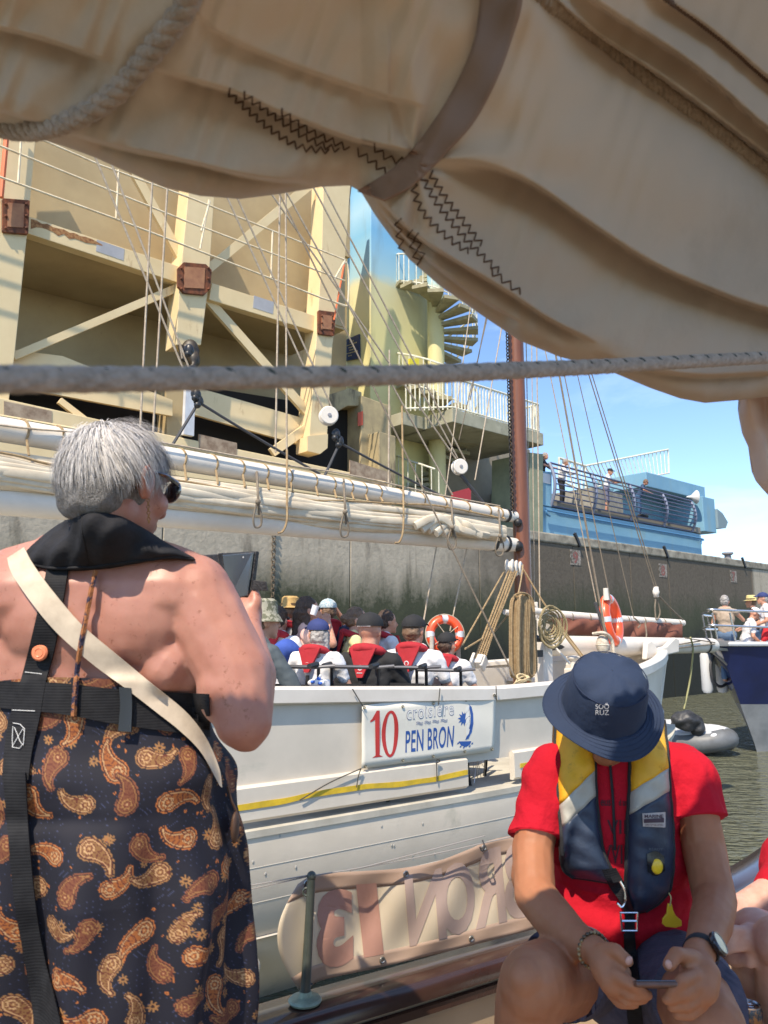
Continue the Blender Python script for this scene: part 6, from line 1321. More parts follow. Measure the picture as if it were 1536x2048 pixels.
for i, y in enumerate(ysd):
    Yc = 1.64; cx = 188; c = P(cx, y, Yc); hw = (P(edge[i], y, Yc)[0]-c[0]); dp_ = np.interp(y, [1352, 1450, 1600, 1750, 2130], [.163, .168, .195, .215, .215])
    down = np.clip((y-1470)/300, 0, 1)
    fold = down*(.010*np.sin(PHI*9+y*.004)+.006*np.sin(PHI*17-y*.006+1.5*np.sin(y*.01)))+.004*np.sin(PHI*5+y*.02)
    cleft = -.035*np.clip((y-1640)/150, 0, 1)*np.exp(-((PHI+PI*.56)/.16)**2)*(1-np.clip((y-1930)/150, 0, 1)*.4)
    blouse = .010*np.exp(-((y-1530)/38)**2)*(1+.4*np.sin(PHI*7))-.008*np.exp(-((y-1600)/16)**2)*np.clip(np.cos(PHI+PI*.7), 0, 1)
    r = 1+(fold+cleft+blouse)/.2; sx = np.cos(PHI)*hw*r; sy = np.sin(PHI)*dp_*r
    G[i, :, 0] = c[0]+sx; G[i, :, 1] = Yc+sy; G[i, :, 2] = c[2]+.006*np.sin(PHI*3)*(y < 1400)
    seg = np.r_[0, np.cumsum(np.hypot(np.diff(sx), np.diff(sy)))]; UU[i] = seg-seg[230]+.33; VV[i] = (y-1352)*.00107
UU += .006*np.sin(VV*25)
Cc = paisley(UU, VV)
DM = mat('paisley fabric', (1, 1, 1), (.82, .80, .78), 12, .8, attr='Col', bump=.25, bscale=500, bdist=.0006)
mb = MB(); mb.grid(G, c=Cc, cu=True); dr = mb.build('dress', DM, wo, colors=True, ang=180)
# skirt continues to the deck
mb = MB(); mb.grid(np.array([[A(G[-1, j][0]*1.0, G[-1, j][1], z) for j in range(0, 520, 10)] for z in (G[-1, 0][2]-.002, 1.1, .52)]), cu=True); mb.build('skirt_hem', mat('navy skirt hem', (.02, .018, .04), (.30, .11, .04), 30, .8, lo=.52, hi=.56), dr)
WBV = multibvh([wb, dr])
BW = mat('black webbing', (.011, .011, .013), (.018, .018, .02), 40, .75, spec=.2, wave=(60, .3, 0, 'Z'), bdist=.001)
BN_ = mat('black nylon', (.012, .012, .014), (.022, .022, .026), 12, .85, spec=.25, bump=.5, bscale=30, bdist=.01)
ep = [(42, 1112), (66, 1085), (108, 1055), (150, 1031), (182, 1024), (235, 1030), (290, 1058), (335, 1086), (384, 1113)]; eq = [(46, 1120), (68, 1132), (110, 1140), (160, 1140), (210, 1136), (255, 1129), (300, 1121), (345, 1116), (388, 1118)]
Gc = drape(WBV, ep, eq, 90, 26, .004, .004, smooth=12, puff=.036)
Gc[..., 1] += .005*np.sin(Gc[..., 0]*60+Gc[..., 2]*30)+.004*np.sin(Gc[..., 0]*120-Gc[..., 2]*70)
vst = MB().shell(Gc, A(0, .05, -.004)).build('vest_collar', BN_, wo, ang=180)
mb = MB(); mb.tube([p-A(0, .002, 0) for p in Gc[:, -2]], .0035, 6); mb.tube([Gc[34, j]-A(0, .0005, 0) for j in range(26)], .0012, 5); mb.build('collar_piping', BW, vst)
strip(WBV, [(93, 1138), (80, 1200), (57, 1300), (36, 1380), (18, 1440), (8, 1500), (4, 1560)], [(136, 1138), (126, 1200), (108, 1300), (92, 1360), (80, 1430), (64, 1500), (56, 1560)], 80, 5, 'vest_strap', BW, wo, .006, .004)
strip(WBV, [(5, 1545), (14, 1650), (28, 1800), (45, 1900), (62, 2000), (75, 2110)], [(50, 1545), (58, 1680), (72, 1820), (90, 1920), (112, 2010), (135, 2110)], 80, 5, 'vest_strap', BW, wo, .012, .004)
bl_ = strip(WBV, [(-90, 1352), (0, 1362), (120, 1366), (230, 1378), (330, 1384), (418, 1388)], [(-90, 1405), (0, 1416), (120, 1428), (230, 1448), (330, 1462), (420, 1474)], 90, 7, 'waist_belt', BW, wo, .005, .004)
strip(WBV, [(238, 1374), (240, 1410), (236, 1462)], [(262, 1376), (264, 1412), (262, 1464)], 12, 4, 'belt_slider', mat('black plastic b', (.02, .02, .022), rough=.3), bl_, .012, .006)
CS = mat('cream cotton strap', (.62, .52, .40), (.55, .455, .345), 50, .9, bump=.4, bscale=500, bdist=.0006)
strip(WBV, [(48, 1094), (64, 1125), (102, 1178), (162, 1248), (232, 1308), (302, 1366), (372, 1424), (412, 1476), (438, 1535), (444, 1575)], [(14, 1116), (24, 1148), (62, 1204), (112, 1264), (182, 1326), (250, 1376), (312, 1424), (360, 1462), (402, 1505), (440, 1572)], 120, 9, 'shoulder_strap', CS, wo, .014, .0035, smooth=10)
mb = MB(); c = drape(WBV, [(80, 1305), (81, 1305)], [(80, 1306), (81, 1306)], 2, 2, .012, 0, curve=False)[0, 0]; mb.lathe([(0, .005), (.013, .005), (.016, .002), (.016, 0), (0, 0)], c, A(-.1, -1, 0), 24); mb.torus(c+A(0, -.005, 0), A(-.1, -1, 0), .008, .0012, 16, 5); mb.build('badge', mat('orange badge', (.75, .22, .10), rough=.4), wo)
WS = mat('white thread', (.6, .6, .6), rough=.8)
def lineon(bv, mb, pts, r, lift, n=20):
    c = resample([A(*p) for p in pts], n); g_ = drape(bv, c, c+A(.6, 0), n, 2, lift, 0, curve=False, smooth=1)[:, 0]; mb.tube(g_, r, 5); return mb
for pts in ([(50, 1344), (84, 1348)], [(24, 1420), (70, 1422)], [(26, 1446), (50, 1450), (46, 1498), (24, 1494), (26, 1446), (46, 1498), (50, 1450), (24, 1494)]): lineon(WBV, MB(), pts, .0007, .013).build('strap_stitching', WS, wo)
mb = MB(); lineon(WBV, mb, cat([A(*p) for p in ((192, 1142), (184, 1175), (174, 1230), (162, 1290), (155, 1340), (150, 1385), (147, 1432))], 6), .0052, .017, 60); mb.build('neck_tie', mat('paisley cord', (.02, .018, .045), (.32, .12, .04), 45, .8, lo=.47, hi=.53, bump=.6, bscale=150), dr)
mb = MB(); lineon(WBV, mb, cat([A(*p) for p in ((455, 1572), (463, 1600), (474, 1625), (481, 1652))], 4), .0025, .008, 20); mb.ell(P(470, 1655, 1.60), (.008, .02, .03)); mb.build('side_tassel', mat('brown leather', (.07, .035, .02), rough=.6), dr)
# ---- hair: a dark volume and several thousand strands
hc_ = P(226, 952, 1.49); hr = A(.092, .109, .114)
b = MB(); b.ell(hc_+A(0, 0, .006), hr*A(.885, .93, .935), RW_); b.ell(wh(-.0, -.06, -.04), (.078, .055, .06), RW_); b.build('hair', mat('grey hair base', (.24, .225, .215), (.15, .14, .13), 60, .6, bump=.8, bscale=160, stretch=(3, 3, 1)), wo, vox=.006, sm=3, disp=lambda p, n: .003*vnoise(p, 70))
crown = nrm(A(-.12, -.35, 1)); V = []; F = []; Cc = []; n = 0; R3 = np.random.default_rng(5)
for _ in range(30000):
    d = nrm(R3.normal(0, 1, 3)); lo = RW_.T@d
    if lo[2] < -.88: continue
    if lo[1] > .50 and lo[2] < .52: continue
    if lo[1] > .18 and lo[2] < -.12: continue
    if lo[0] > .55 and lo[1] > -.28 and lo[2] < .08: continue
    root_ = hc_+RW_@(lo*hr*R3.uniform(.90, .97)); t = d-crown*np.dot(d, crown); t = nrm(t-d*np.dot(t, d)*1.0); t = nrm(t+.45*A(vnoise(root_, 26, 1), vnoise(root_, 24, 2), vnoise(root_, 28, 3))+R3.normal(0, .10, 3)+A(0, 0, -.35)*(1-d[2]))
    t = t+A(.25, .1, 0)*max(0, d[2])
    L_ = R3.uniform(.03, .06)*(1.2 if d[2] > .2 else (.62 if d[2] > -.4 else .34)); lift = R3.uniform(.0, .012)*(1.6 if d[2] > .3 else 1); w_ = R3.uniform(.0003, .0007); side = nrm(np.cross(t, d)); clump = .006*vnoise(root_, 70, 1)
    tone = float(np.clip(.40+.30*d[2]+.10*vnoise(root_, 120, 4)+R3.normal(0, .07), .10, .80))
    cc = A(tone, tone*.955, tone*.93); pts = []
    for k, s in enumerate((0, .35, .7, 1)):
        bend = d*(lift*math.sin(s*PI*.7)-.012*s*s)*1.0; pts.append(root_+d*clump+t*L_*s+bend+A(0, 0, -.010)*s*s)
    for k, q in enumerate(pts):
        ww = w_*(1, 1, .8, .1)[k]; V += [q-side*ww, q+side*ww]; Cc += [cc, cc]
    F += [(n+2*k, n+2*k+1, n+2*k+3, n+2*k+2) for k in range(3)]; n += 8
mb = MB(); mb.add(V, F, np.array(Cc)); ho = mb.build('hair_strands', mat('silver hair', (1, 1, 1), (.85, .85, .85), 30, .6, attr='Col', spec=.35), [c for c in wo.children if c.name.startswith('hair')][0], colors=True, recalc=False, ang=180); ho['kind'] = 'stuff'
# sunglasses, earring, neck chain
mb = MB()
for q in (-1, 1): mb.ell(wh(q*.036, .108, .010), (.034, .012, .024), RW_@rz(-q*.35))
mb.build('sunglasses', mat('black lenses', (.008, .007, .012), rough=.08, coat=1), wo); sg = [c for c in wo.children if c.name.startswith('sunglasses')][0]
[MB().tube([wh(q*.070, .085, .018), wh(q*.086, .04, .018), wh(q*.090, -.005, .012)], [.006, .0045, .003], 6).build('temple_arm', MATS['black lenses'], sg) for q in (-1, 1)]
mb = MB(); e0 = wh(.090, .004, -.045); [mb.torus(e0+A(.0005*k, -.001, -.006*k), A(1, 0, 0) if k % 2 else A(0, 1, 0), .003, .0009, 10, 4) for k in range(8)]; mb.build('earring', mat('gold chain', (.35, .2, .08), metal=.8, rough=.35), wo)
# phone in an open folding case
ph = T('phone', 'phone in an open black folding case held up by the silver haired woman', 'phone', P(478, 1200, 1.73))
LTH = mat('black leather', (.012, .012, .014), (.03, .03, .035), 50, .5, bump=.3, bscale=200)
def slab(q, Ys, th, nm, m_, par, o=0, bev=.003):
    p = [P(x, y, Y) for (x, y), Y in zip(q, Ys)]; nn_ = nrm(np.cross(p[1]-p[0], p[3]-p[0])); nn_ = nn_ if nn_[1] > 0 else -nn_
    return MB().prism([a+nn_*o for a in p], nn_*th).build(nm, m_, par, smooth=False, bevel=bev), nn_
slab([(442, 1106), (511, 1102), (499, 1196), (455, 1206)], (1.76, 1.70, 1.70, 1.75), .012, 'case_back', LTH, ph, .002)
pho, n1 = slab([(446, 1110), (507, 1105), (495, 1192), (459, 1201)], (1.758, 1.70, 1.70, 1.748), .006, 'handset', mat('dark screen', (.05, .065, .085), rough=.12, coat=1), ph, -.003, .002)
MB().ell(P(487, 1115, 1.715), (.0025, .0015, .0025)).build('camera_dot', mat('grey dot', (.4, .42, .45)), pho)
slab([(372, 1112), (436, 1108), (452, 1206), (392, 1204)], (1.83, 1.775, 1.765, 1.82), .005, 'case_flap', LTH, ph)
slab([(436, 1107), (443, 1106), (457, 1206), (452, 1207)], (1.778, 1.765, 1.755, 1.768), .008, 'case_spine', LTH, ph, 0, .001)
slab([(506, 1160), (532, 1163), (536, 1182), (503, 1180)], (1.70, 1.69, 1.69, 1.70), .003, 'case_tab', LTH, ph, 0, .001)
# a sunhat and shoulder glimpsed behind her
human('person in tan straw hat glimpsed behind the silver haired woman at the left edge', P(46, 1108, 3.6)-A(0, 0, .68), .4, top=WT, hat='straw', hatm=MATS['straw'], hair=BRH, sc_=.8)
# ---------------------------------------------------------------- the seated man in red
SKM = mat('tanned skin', (.37, .158, .080), (.30, .12, .058), 9, .55, sss=.2, spec=.3, bump=.2, bscale=220, bdist=.0008, c3=(.24, .10, .055), s3=60, lo3=.68, hi3=.76)
mn = T('person', 'seated man in navy bucket hat, red shirt and yellow and navy life vest', 'person', A(.6, 2.0, .45))
b = MB()
b.ell(P(1235, 1650, 2.08), (.14, .09, .22)); b.cap(P(1130, 1565, 2.05), P(1340, 1565, 2.05), .05, .05); b.cap(P(1215, 1545, 2.03), P(1209, 1460, 1.97), .062, .06)
hdc = P(1208, 1408, 1.915); RHm = rx(.75); hd = lambda x, y, z: hdc+RHm@rz(PI)@A(x, y, z)
Rm = RHm@rz(PI); b.ell(hd(0, -.005, .02), (.075, .095, .10), Rm); b.ell(hd(0, .03, -.05), (.055, .066, .07), Rm); b.cap(hd(0, .09, .01), hd(0, .11, -.03), .01, .016); b.ell(hd(0, .076, -.10), (.03, .025, .022), Rm); b.ell(hd(0, .088, -.068), (.025, .016, .013), Rm)
for q in (-1, 1): b.ell(hd(q*.079, -.005, -.01), (.011, .02, .033), Rm)
b.chain([P(1090, 1570, 1.99), P(1066, 1700, 1.95), P(1070, 1790, 1.86)], [.046, .051, .046]); b.ell(P(1062, 1750, 1.92), (.048, .048, .06))
b.chain([P(1070, 1790, 1.86), P(1112, 1842, 1.76), P(1160, 1886, 1.66), P(1196, 1908, 1.60)], [.047, .045, .034, .027])
b.chain([P(1388, 1575, 1.99), P(1408, 1700, 1.96), P(1430, 1800, 1.86)], [.046, .052, .047]); b.ell(P(1413, 1735, 1.93), (.047, .049, .06))
b.chain([P(1430, 1800, 1.86), P(1422, 1850, 1.76), P(1404, 1898, 1.66), P(1394, 1920, 1.61)], [.047, .044, .033, .028])
# left hand in the picture
b.chain([P(1196, 1908, 1.60), P(1214, 1935, 1.565), P(1226, 1958, 1.55)], [.027, .032, .030]); b.cap(P(1205, 1922, 1.59), P(1236, 1948, 1.545), .026, .024)
b.chain([P(1208, 1905, 1.575), P(1232, 1900, 1.545), P(1256, 1922, 1.525)], [.019, .0135, .0105])
for k, (s, m_, e) in enumerate((((1232, 1950, 1.53), (1262, 1968, 1.505), (1286, 1984, 1.515)), ((1230, 1966, 1.54), (1262, 1990, 1.515), (1296, 1990, 1.525)), ((1226, 1976, 1.555), (1254, 2002, 1.535), (1288, 1998, 1.54)), ((1218, 1978, 1.57), (1240, 2006, 1.56), (1270, 2008, 1.56)))): b.chain([P(*s), P(*m_), P(*e)], [.0135, .0115, .0095])
# right hand
b.chain([P(1394, 1920, 1.61), P(1404, 1950, 1.57), P(1402, 1976, 1.55)], [.028, .034, .032]); b.cap(P(1386, 1935, 1.58), P(1385, 1965, 1.55), .026, .026)
b.chain([P(1384, 1918, 1.575), P(1352, 1908, 1.535), P(1338, 1930, 1.515)], [.019, .0135, .0108])
for k, (s, m_, e) in enumerate((((1392, 1950, 1.54), (1362, 1962, 1.505), (1343, 1984, 1.505)), ((1400, 1968, 1.54), (1368, 1988, 1.505), (1334, 1998, 1.51)), ((1405, 1988, 1.545), (1374, 2010, 1.515), (1344, 2014, 1.52)), ((1406, 2006, 1.555), (1380, 2028, 1.53), (1354, 2028, 1.535)))): b.chain([P(*s), P(*m_), P(*e)], [.0138, .0118, .0098])
# legs
b.chain([P(1184, 1932, 2.12), P(1124, 1952, 1.82), P(1070, 1968, 1.60)], [.090, .084, .070]); b.ell(P(1062, 1968, 1.575), (.062, .055, .066)); b.ell(P(1052, 1956, 1.545), (.034, .03, .036)); b.chain([P(1062, 1985, 1.60), P(1040, 2150, 1.66), P(1030, 2420, 1.72)], [.066, .060, .042])
b.chain([P(1320, 1930, 2.12), P(1372, 1975, 1.85), P(1412, 2050, 1.62)], [.092, .086, .074]); b.chain([P(1412, 2060, 1.63), P(1425, 2200, 1.7), P(1425, 2440, 1.74)], [.070, .062, .044])
for x in (1030, 1425): b.cap(P(x, 2440, 1.73), P(x-8, 2480, 1.6), .045, .04)
b.build('body', SKM, mn, vox=.0045, sm=4, disp=lambda p, n: .0015*vnoise(p, 25)+.0007*vnoise(p, 90, 2))
mbody = mn.children[0]
mb = MB()
for (x, y, Y, rt) in ((1258, 1921, 1.517, .6), (1337, 1929, 1.505, -.3)): mb.ell(P(x, y, Y), (.0062, .0035, .0082), ry(rt))
mb.build('thumbnail', mat('nail', (.48, .26, .20), rough=.35), mbody)
# shorts
SH = mat('navy striped shorts', (.075, .072, .11), (.05, .05, .08), 30, .85, bump=.0, wave=(38, .35, 1.5), bdist=.003)
b = MB(); b.cap(P(1170, 1890, 2.13), P(1320, 1890, 2.13), .13, .13); b.ell(P(1240, 1840, 2.12), (.17, .13, .10))
b.cap(P(1182, 1925, 2.10), P(1118, 1950, 1.80), .108, .096); b.cap(P(1320, 1930, 2.10), P(1392, 1998, 1.76), .115, .103); b.cap(P(1230, 1985, 2.0), P(1262, 1985, 2.0), .08, .08)
b.build('shorts', SH, mn, vox=.006, sm=4, cuts=[(P(1124, 1948, 1.81), nrm(P(1070, 1968, 1.60)-P(1178, 1922, 2.1)), .18), (P(1400, 2005, 1.73), nrm(P(1412, 2050, 1.62)-P(1320, 1930, 2.1)), .18)], disp=lambda p, n: .006*vnoise(p, 16)+.004*vnoise(p, 34, 3))
sh_ = [c for c in mn.children if c.name.startswith('shorts')][0]
# shirt
RS = mat('red cotton', (.46, .008, .022), (.38, .006, .016), 5, .9, bump=.8, bscale=16, bdist=.018, spec=.2)
b = MB(); b.ell(P(1240, 1640, 2.05), (.205, .135, .26)); b.ell(P(1242, 1790, 2.08), (.195, .145, .20)); b.ell(P(1240, 1850, 2.02), (.16, .10, .09)); b.cap(P(1115, 1545, 2.02), P(1358, 1545, 2.02), .075, .075); b.cap(P(1150, 1520, 2.03), P(1270, 1520, 2.03), .07, .07)
b.cap(P(1104, 1556, 2.0), P(1066, 1690, 1.955), .070, .064); b.cap(P(1378, 1554, 2.0), P(1412, 1670, 1.955), .071, .064)
def shd(p, n):
    x = p[:, 0]; z = p[:, 2]
    return .004*vnoise(p, 12)+.0022*np.sin(z*60+x*75+2*np.sin(x*22))*(np.abs(x-.62) > .16)+.005*np.sin(z*85+3*np.sin(x*14))*(z < 1.70)+.002*vnoise(p, 45, 4)
b.build('shirt', RS, mn, vox=.006, sm=4, disp=shd, cuts=[(P(1062, 1668, 1.955), nrm(P(1068, 1790, 1.88)-P(1080, 1570, 1.99)), .12), (P(1408, 1634, 1.955), nrm(P(1445, 1800, 1.88)-P(1385, 1560, 1.99)), .12)]); shirt = [c for c in mn.children if c.name.startswith('shirt')][0]
MV = multibvh([shirt, sh_, mbody]); SBV = multibvh([shirt, sh_])
# life vest: two padded lobes in yellow, reflective grey and navy
vt = T('life_vest', 'navy life vest with yellow shoulders and grey bands worn over the red shirt', 'life vest', P(1235, 1800, 1.95)); bpy.data.objects.remove(vt)
YV = mat('yellow vest cloth', (.80, .42, .015), (.66, .33, .012), 8, .6, bump=.4, bscale=30, bdist=.006, c3=(.20, .10, .02), s3=11, lo3=.60, hi3=.76); GVV = mat('grey reflective band', (.42, .40, .34), (.34, .32, .27), 14, .5, bump=.3, bscale=30); NVV = mat('navy vest cloth', (.024, .036, .066), (.017, .027, .05), 9, .5, bump=.5, bscale=24, bdist=.008)
def lobe(segs, puff=.034):
    ea, eb, cnt = [], [], []
    for k, (pa, pb, n) in enumerate(segs):
        a = resample(cat([A(*p) for p in pa], 6) if len(pa) > 2 else [A(*p) for p in pa], n); c = resample(cat([A(*p) for p in pb], 6) if len(pb) > 2 else [A(*p) for p in pb], n)
        ea += list(a if k == 0 else a[1:]); eb += list(c if k == 0 else c[1:]); cnt.append(n)
    ea, eb = np.array(ea), np.array(eb); N = len(ea); D = np.zeros((N, 17, 3))
    g0 = drape(SBV, ea, eb, N, 17, .008, .0, curve=False, smooth=14)
    # keep our own spacing
    for i in range(N):
        for j in range(17):
            q = lerp(ea[i], eb[i], j/16); yv = g0[i, j][1]; pf = puff*math.sin(PI*j/16)**.55*min(1, (N-1-i)/6+.15); D[i, j] = P(*q, yv-.006-pf)
    D[..., 1] += .002*np.sin(D[..., 2]*130+D[..., 0]*60)
    return D, cnt
def lobes(segs, mats, nm):
    D, cnt = lobe(segs); i = 0; first = None
    for n, m_ in zip(cnt, mats):
        g_ = D[i:i+n]; o = MB().shell(g_, A(0, .045, -.002)).build('vest_panel', m_, mn, ang=180); i += n-1
    mb = MB()
    for j in (0, -1): mb.tube(D[:, j]+A(0, .004, 0), .006, 6)
    mb.tube(D[-1]+A(0, .012, 0), .006, 6); mb.build('vest_piping', BLK, mn); return D
DL = lobes([([(1113, 1440), (1112, 1500), (1116, 1560), (1118, 1612)], [(1188, 1440), (1190, 1490), (1190, 1540)], 16), ([(1118, 1612), (1124, 1656)], [(1190, 1540), (1192, 1592)], 6), ([(1124, 1656), (1126, 1700), (1128, 1738), (1148, 1756)], [(1192, 1592), (1199, 1660), (1210, 1715), (1240, 1768)], 24)], [YV, GVV, NVV], 'l')
DR = lobes([([(1328, 1440), (1334, 1490), (1338, 1536)], [(1262, 1440), (1262, 1520), (1261, 1584)], 16), ([(1338, 1536), (1340, 1582)], [(1261, 1584), (1258, 1630)], 6), ([(1340, 1582), (1346, 1660), (1346, 1740), (1334, 1790), (1292, 1824)], [(1258, 1630), (1256, 1700), (1254, 1765), (1258, 1800), (1266, 1828)], 28)], [YV, GVV, NVV], 'r')
vps = [c for c in mn.children if c.name.startswith('vest_panel')]; VB = multibvh(vps+[shirt, sh_, mbody])
def decal(txt, x0, x1, y0, y1, m_, par, bv, bold=.0, lift=.001, name='lettering'):
    V, F = textpoly(txt, 1, bold); u = V[:, 0]/V[:, 0].max(); v = V[:, 1]/V[:, 1].max(); pts = []
    for a, c in zip(u, v):
        q = (x0+(x1-x0)*a, y1+(y0-y1)*c); h = bv.ray_cast(Vector(CAM), Vector(ray(*q)).normalized()); pts.append(P(*q, (h[0][1] if h[0] is not None else 1.9)-lift))
    mb = MB(); mb.add(pts, F); return mb.build(name, m_, par, smooth=False, recalc=False)
LB = mat('label grey', (.42, .36, .33), rough=.7); LDK = mat('label dark', (.05, .025, .035), rough=.7)
lab = strip(VB, [(1285, 1627), (1331, 1624)], [(1286, 1653), (1331, 1655)], 8, 6, 'vest_label', LB, mn, .004, .0015, curve=False)
lb2 = strip(VB, [(1288, 1638), (1328, 1636)], [(1288, 1646), (1328, 1645)], 8, 4, 'label_block', LDK, lab, .0072, .0006, curve=False)
decal('MARINE', 1289, 1327, 1629, 1636, LDK, lab, VB, .02, .0078); decal('SPIRIT OF THE OCEAN', 1290, 1326, 1648, 1652, LDK, lab, VB, .0, .0078)
win = strip(VB, [(1294, 1708), (1312, 1702), (1328, 1712)], [(1296, 1744), (1312, 1752), (1330, 1742)], 10, 8, 'gas_window', mat('dark window', (.015, .017, .02), rough=.25), mn, .002, .002)
mb = MB(); c = drape(VB, [(1314, 1733), (1315, 1733)], [(1314, 1734), (1315, 1734)], 2, 2, .004, 0, curve=False)[0, 0]; mb.ell(c, (.014, .006, .017)); mb.build('yellow_cap', mat('yellow cap', (.75, .48, .02), rough=.3), win)
decal('READY', 1298, 1326, 1696, 1701, mat('dim print', (.12, .14, .17)), win, VB, 0, .002)
# webbing, ring and buckle
strip(VB, [(1205, 1740), (1220, 1775), (1238, 1800), (1250, 1826)], [(1232, 1736), (1248, 1765), (1258, 1795), (1268, 1822)], 20, 4, 'waist_web', BW, mn, .008, .004)
strip(SBV, [(1248, 1868), (1250, 1920), (1252, 1985), (1258, 2060)], [(1270, 1868), (1274, 1920), (1280, 1985), (1288, 2060)], 30, 4, 'crotch_strap', BW, mn, .010, .004)
CH = mat('chrome', (.75, .75, .76), metal=1, rough=.18); mb = MB(); mb.tube([P(x, y, 1.845) for x, y in cat([A(1240, 1762), A(1249, 1780), A(1251, 1800), A(1244, 1814), A(1234, 1806)], 6)], .0028, 8); mb.build('metal_ring', CH, mn)
mb = MB(); bc = P(1258, 1842, 1.865); mb.tube([bc+A(-.017, 0, -.02), bc+A(.017, 0, -.02), bc+A(.019, 0, .018), bc+A(-.019, 0, .018)], .0035, 8, closed=True); mb.tube([bc+A(-.018, 0, 0), bc+A(.018, 0, 0)], .003, 6); mb.build('buckle', CH, mn)
strip(VB, [(1250, 1826), (1250, 1868)], [(1268, 1824), (1270, 1868)], 8, 4, 'buckle_web', BW, mn, .010, .003, curve=False)
mb = MB(); wt = [(1336, 1808), (1344, 1808), (1347, 1822), (1352, 1832), (1364, 1842), (1364, 1852), (1352, 1856), (1332, 1854), (1325, 1848), (1326, 1838), (1334, 1828)]
mb.prism([P(x, y, 1.875) for x, y in wt], A(0, .006, 0)); tg2 = mb.build('inflation_toggle', mat('yellow toggle', (.78, .50, .02), rough=.4), mn, smooth=False, bevel=.0015); mb = MB(); mb.tube(cat([P(1338, 1786, 1.88), P(1342, 1796, 1.87), P(1340, 1812, 1.872)], 4), .0015, 5); mb.build('cord', mat('yellow cord', (.5, .4, .15)), tg2)
# print on the shirt
SP = mat('shirt print', (.06, .006, .012), rough=.8)
decal('eus', 1201, 1222, 1600, 1612, SP, shirt, SBV, .02, .002); decal('d anse', 1238, 1262, 1598, 1612, SP, shirt, SBV, .02, .002); decal('VII', 1214, 1252, 1640, 1668, SP, shirt, SBV, .01, .002); decal('VVII', 1204, 1252, 1690, 1728, SP, shirt, SBV, .01, .002)
mb = MB(); lineon(SBV, mb, [(1220, 1528), (1226, 1600), (1230, 1700)], .0035, .004, 30); mb.build('lanyard', BLK, mn)
# hat
HN = mat('navy hat cloth', (.016, .030, .068), (.011, .022, .052), 7, .85, bump=.4, bscale=60, bdist=.004)
hC = P(1207, 1412, 1.82); aT = math.radians(44); hax = A(0, -math.sin(aT), math.cos(aT)); hX = A(1, 0, 0); hY = np.cross(hax, hX)
def hat_pt(r, a, z): return hC+r*(math.cos(a)*hX+math.sin(a)*hY)+hax*z
AN_ = np.linspace(0, 2*PI, 96, endpoint=False)
ht = T('hat', 'navy blue bucket hat with wide stitched brim and white lettering worn by the man in red', 'hat', hC); bpy.data.objects.remove(ht)
prof = [(.001, .117), (.035, .1155), (.058, .110), (.072, .102), (.0805, .092), (.0815, .090), (.087, .066), (.092, .03), (.094, .005), (.0945, .0), (.096, -.001)]
G = np.array([[hat_pt(r*(1+.015*math.sin(a*3+1)+(.012*math.sin(a*11+z*90) if .0 < z < .1 else 0)), a, z+(.0035*math.sin(a*5+r*60)+.0025*math.sin(a*9+r*120))*(.05 < r < .09)*(z > .02)-(.010 if (r < .05) else 0)*math.cos(a)*0) for a in AN_] for r, z in prof])
mb = MB(); mb.grid(G, cu=True); hatc = mb.build('hat', HN, mn, ang=50)
br = np.linspace(.094, .134, 14); wv = lambda a: .010*math.sin(a*2+.6)+.007*math.sin(a*3+2)
Gb = np.array([[hat_pt(r*(1+.02*math.sin(a*2+1)*(k/13)), a, .0+(-.017-.004*math.cos(a))*(k/13)**1.2+wv(a)*(k/13)**1.4+(.0006 if k % 2 else 0)) for a in AN_] for k, r in enumerate(br)])
mb = MB(); Gt = Gb+hax*.0016; mb.grid(Gt, cu=True); mb.grid(Gb[::-1], cu=True); mb.tube(list((Gb[-1]+Gt[-1])/2), .002, 6, closed=True); mb.build('brim', HN, hatc, ang=180)
mb = MB(); mb.tube([hat_pt(.0825, a, .0915) for a in AN_], .0013, 5, closed=True); mb.tube([hat_pt(.0965, a, .0015) for a in AN_], .0012, 5, closed=True)
for r_, z_ in ((.103, -.002), (.111, -.0055), (.119, -.009), (.127, -.013)): mb.tube([hat_pt(r_, a, z_+.0022+wv(a)*((r_-.094)/.040)**1.4) for a in AN_], .0005, 4, closed=True)
mb.build('seam', mat('seam navy', (.012, .022, .055), rough=.9), hatc)
HB = bvh(hatc); decal('SOÖ', 1191, 1218, 1406, 1418, mat('white print', (.62, .62, .64), rough=.6), hatc, HB, .0, .0015); decal('RUZ', 1191, 1218, 1420, 1430, MATS['white print'], hatc, HB, .0, .0015)
# bracelet, watch, phone
mb = MB(); c0 = P(1186, 1900, 1.62); dx = nrm(P(1196, 1908, 1.60)-P(1160, 1886, 1.66)); x_, y_, _ = frame(dx)
for a in np.linspace(0, 2*PI, 24)[:23]: mb.ell(c0+.0315*(x_*math.cos(a)+y_*math.sin(a)), .0042, seg=8, rings=6)
mb.build('bead_bracelet', mat('brown beads', (.30, .20, .09), (.05, .03, .015), 90, .35, lo=.45, hi=.55), label='bead bracelet on the wrist of the man in red', cat='bracelet')
c1 = P(1402, 1905, 1.645); dw = nrm(P(1394, 1920, 1.61)-P(1404, 1898, 1.66)); x_, y_, _ = frame(dw); mb = MB()
wt_ = T('wristwatch', 'black wristwatch on the arm of the man in red', 'watch', c1); mb.lathe([(.0325, -.012), (.034, -.010), (.034, .010), (.0325, .012)], c1, dw, 32); mb.build('band', BLK, wt_)
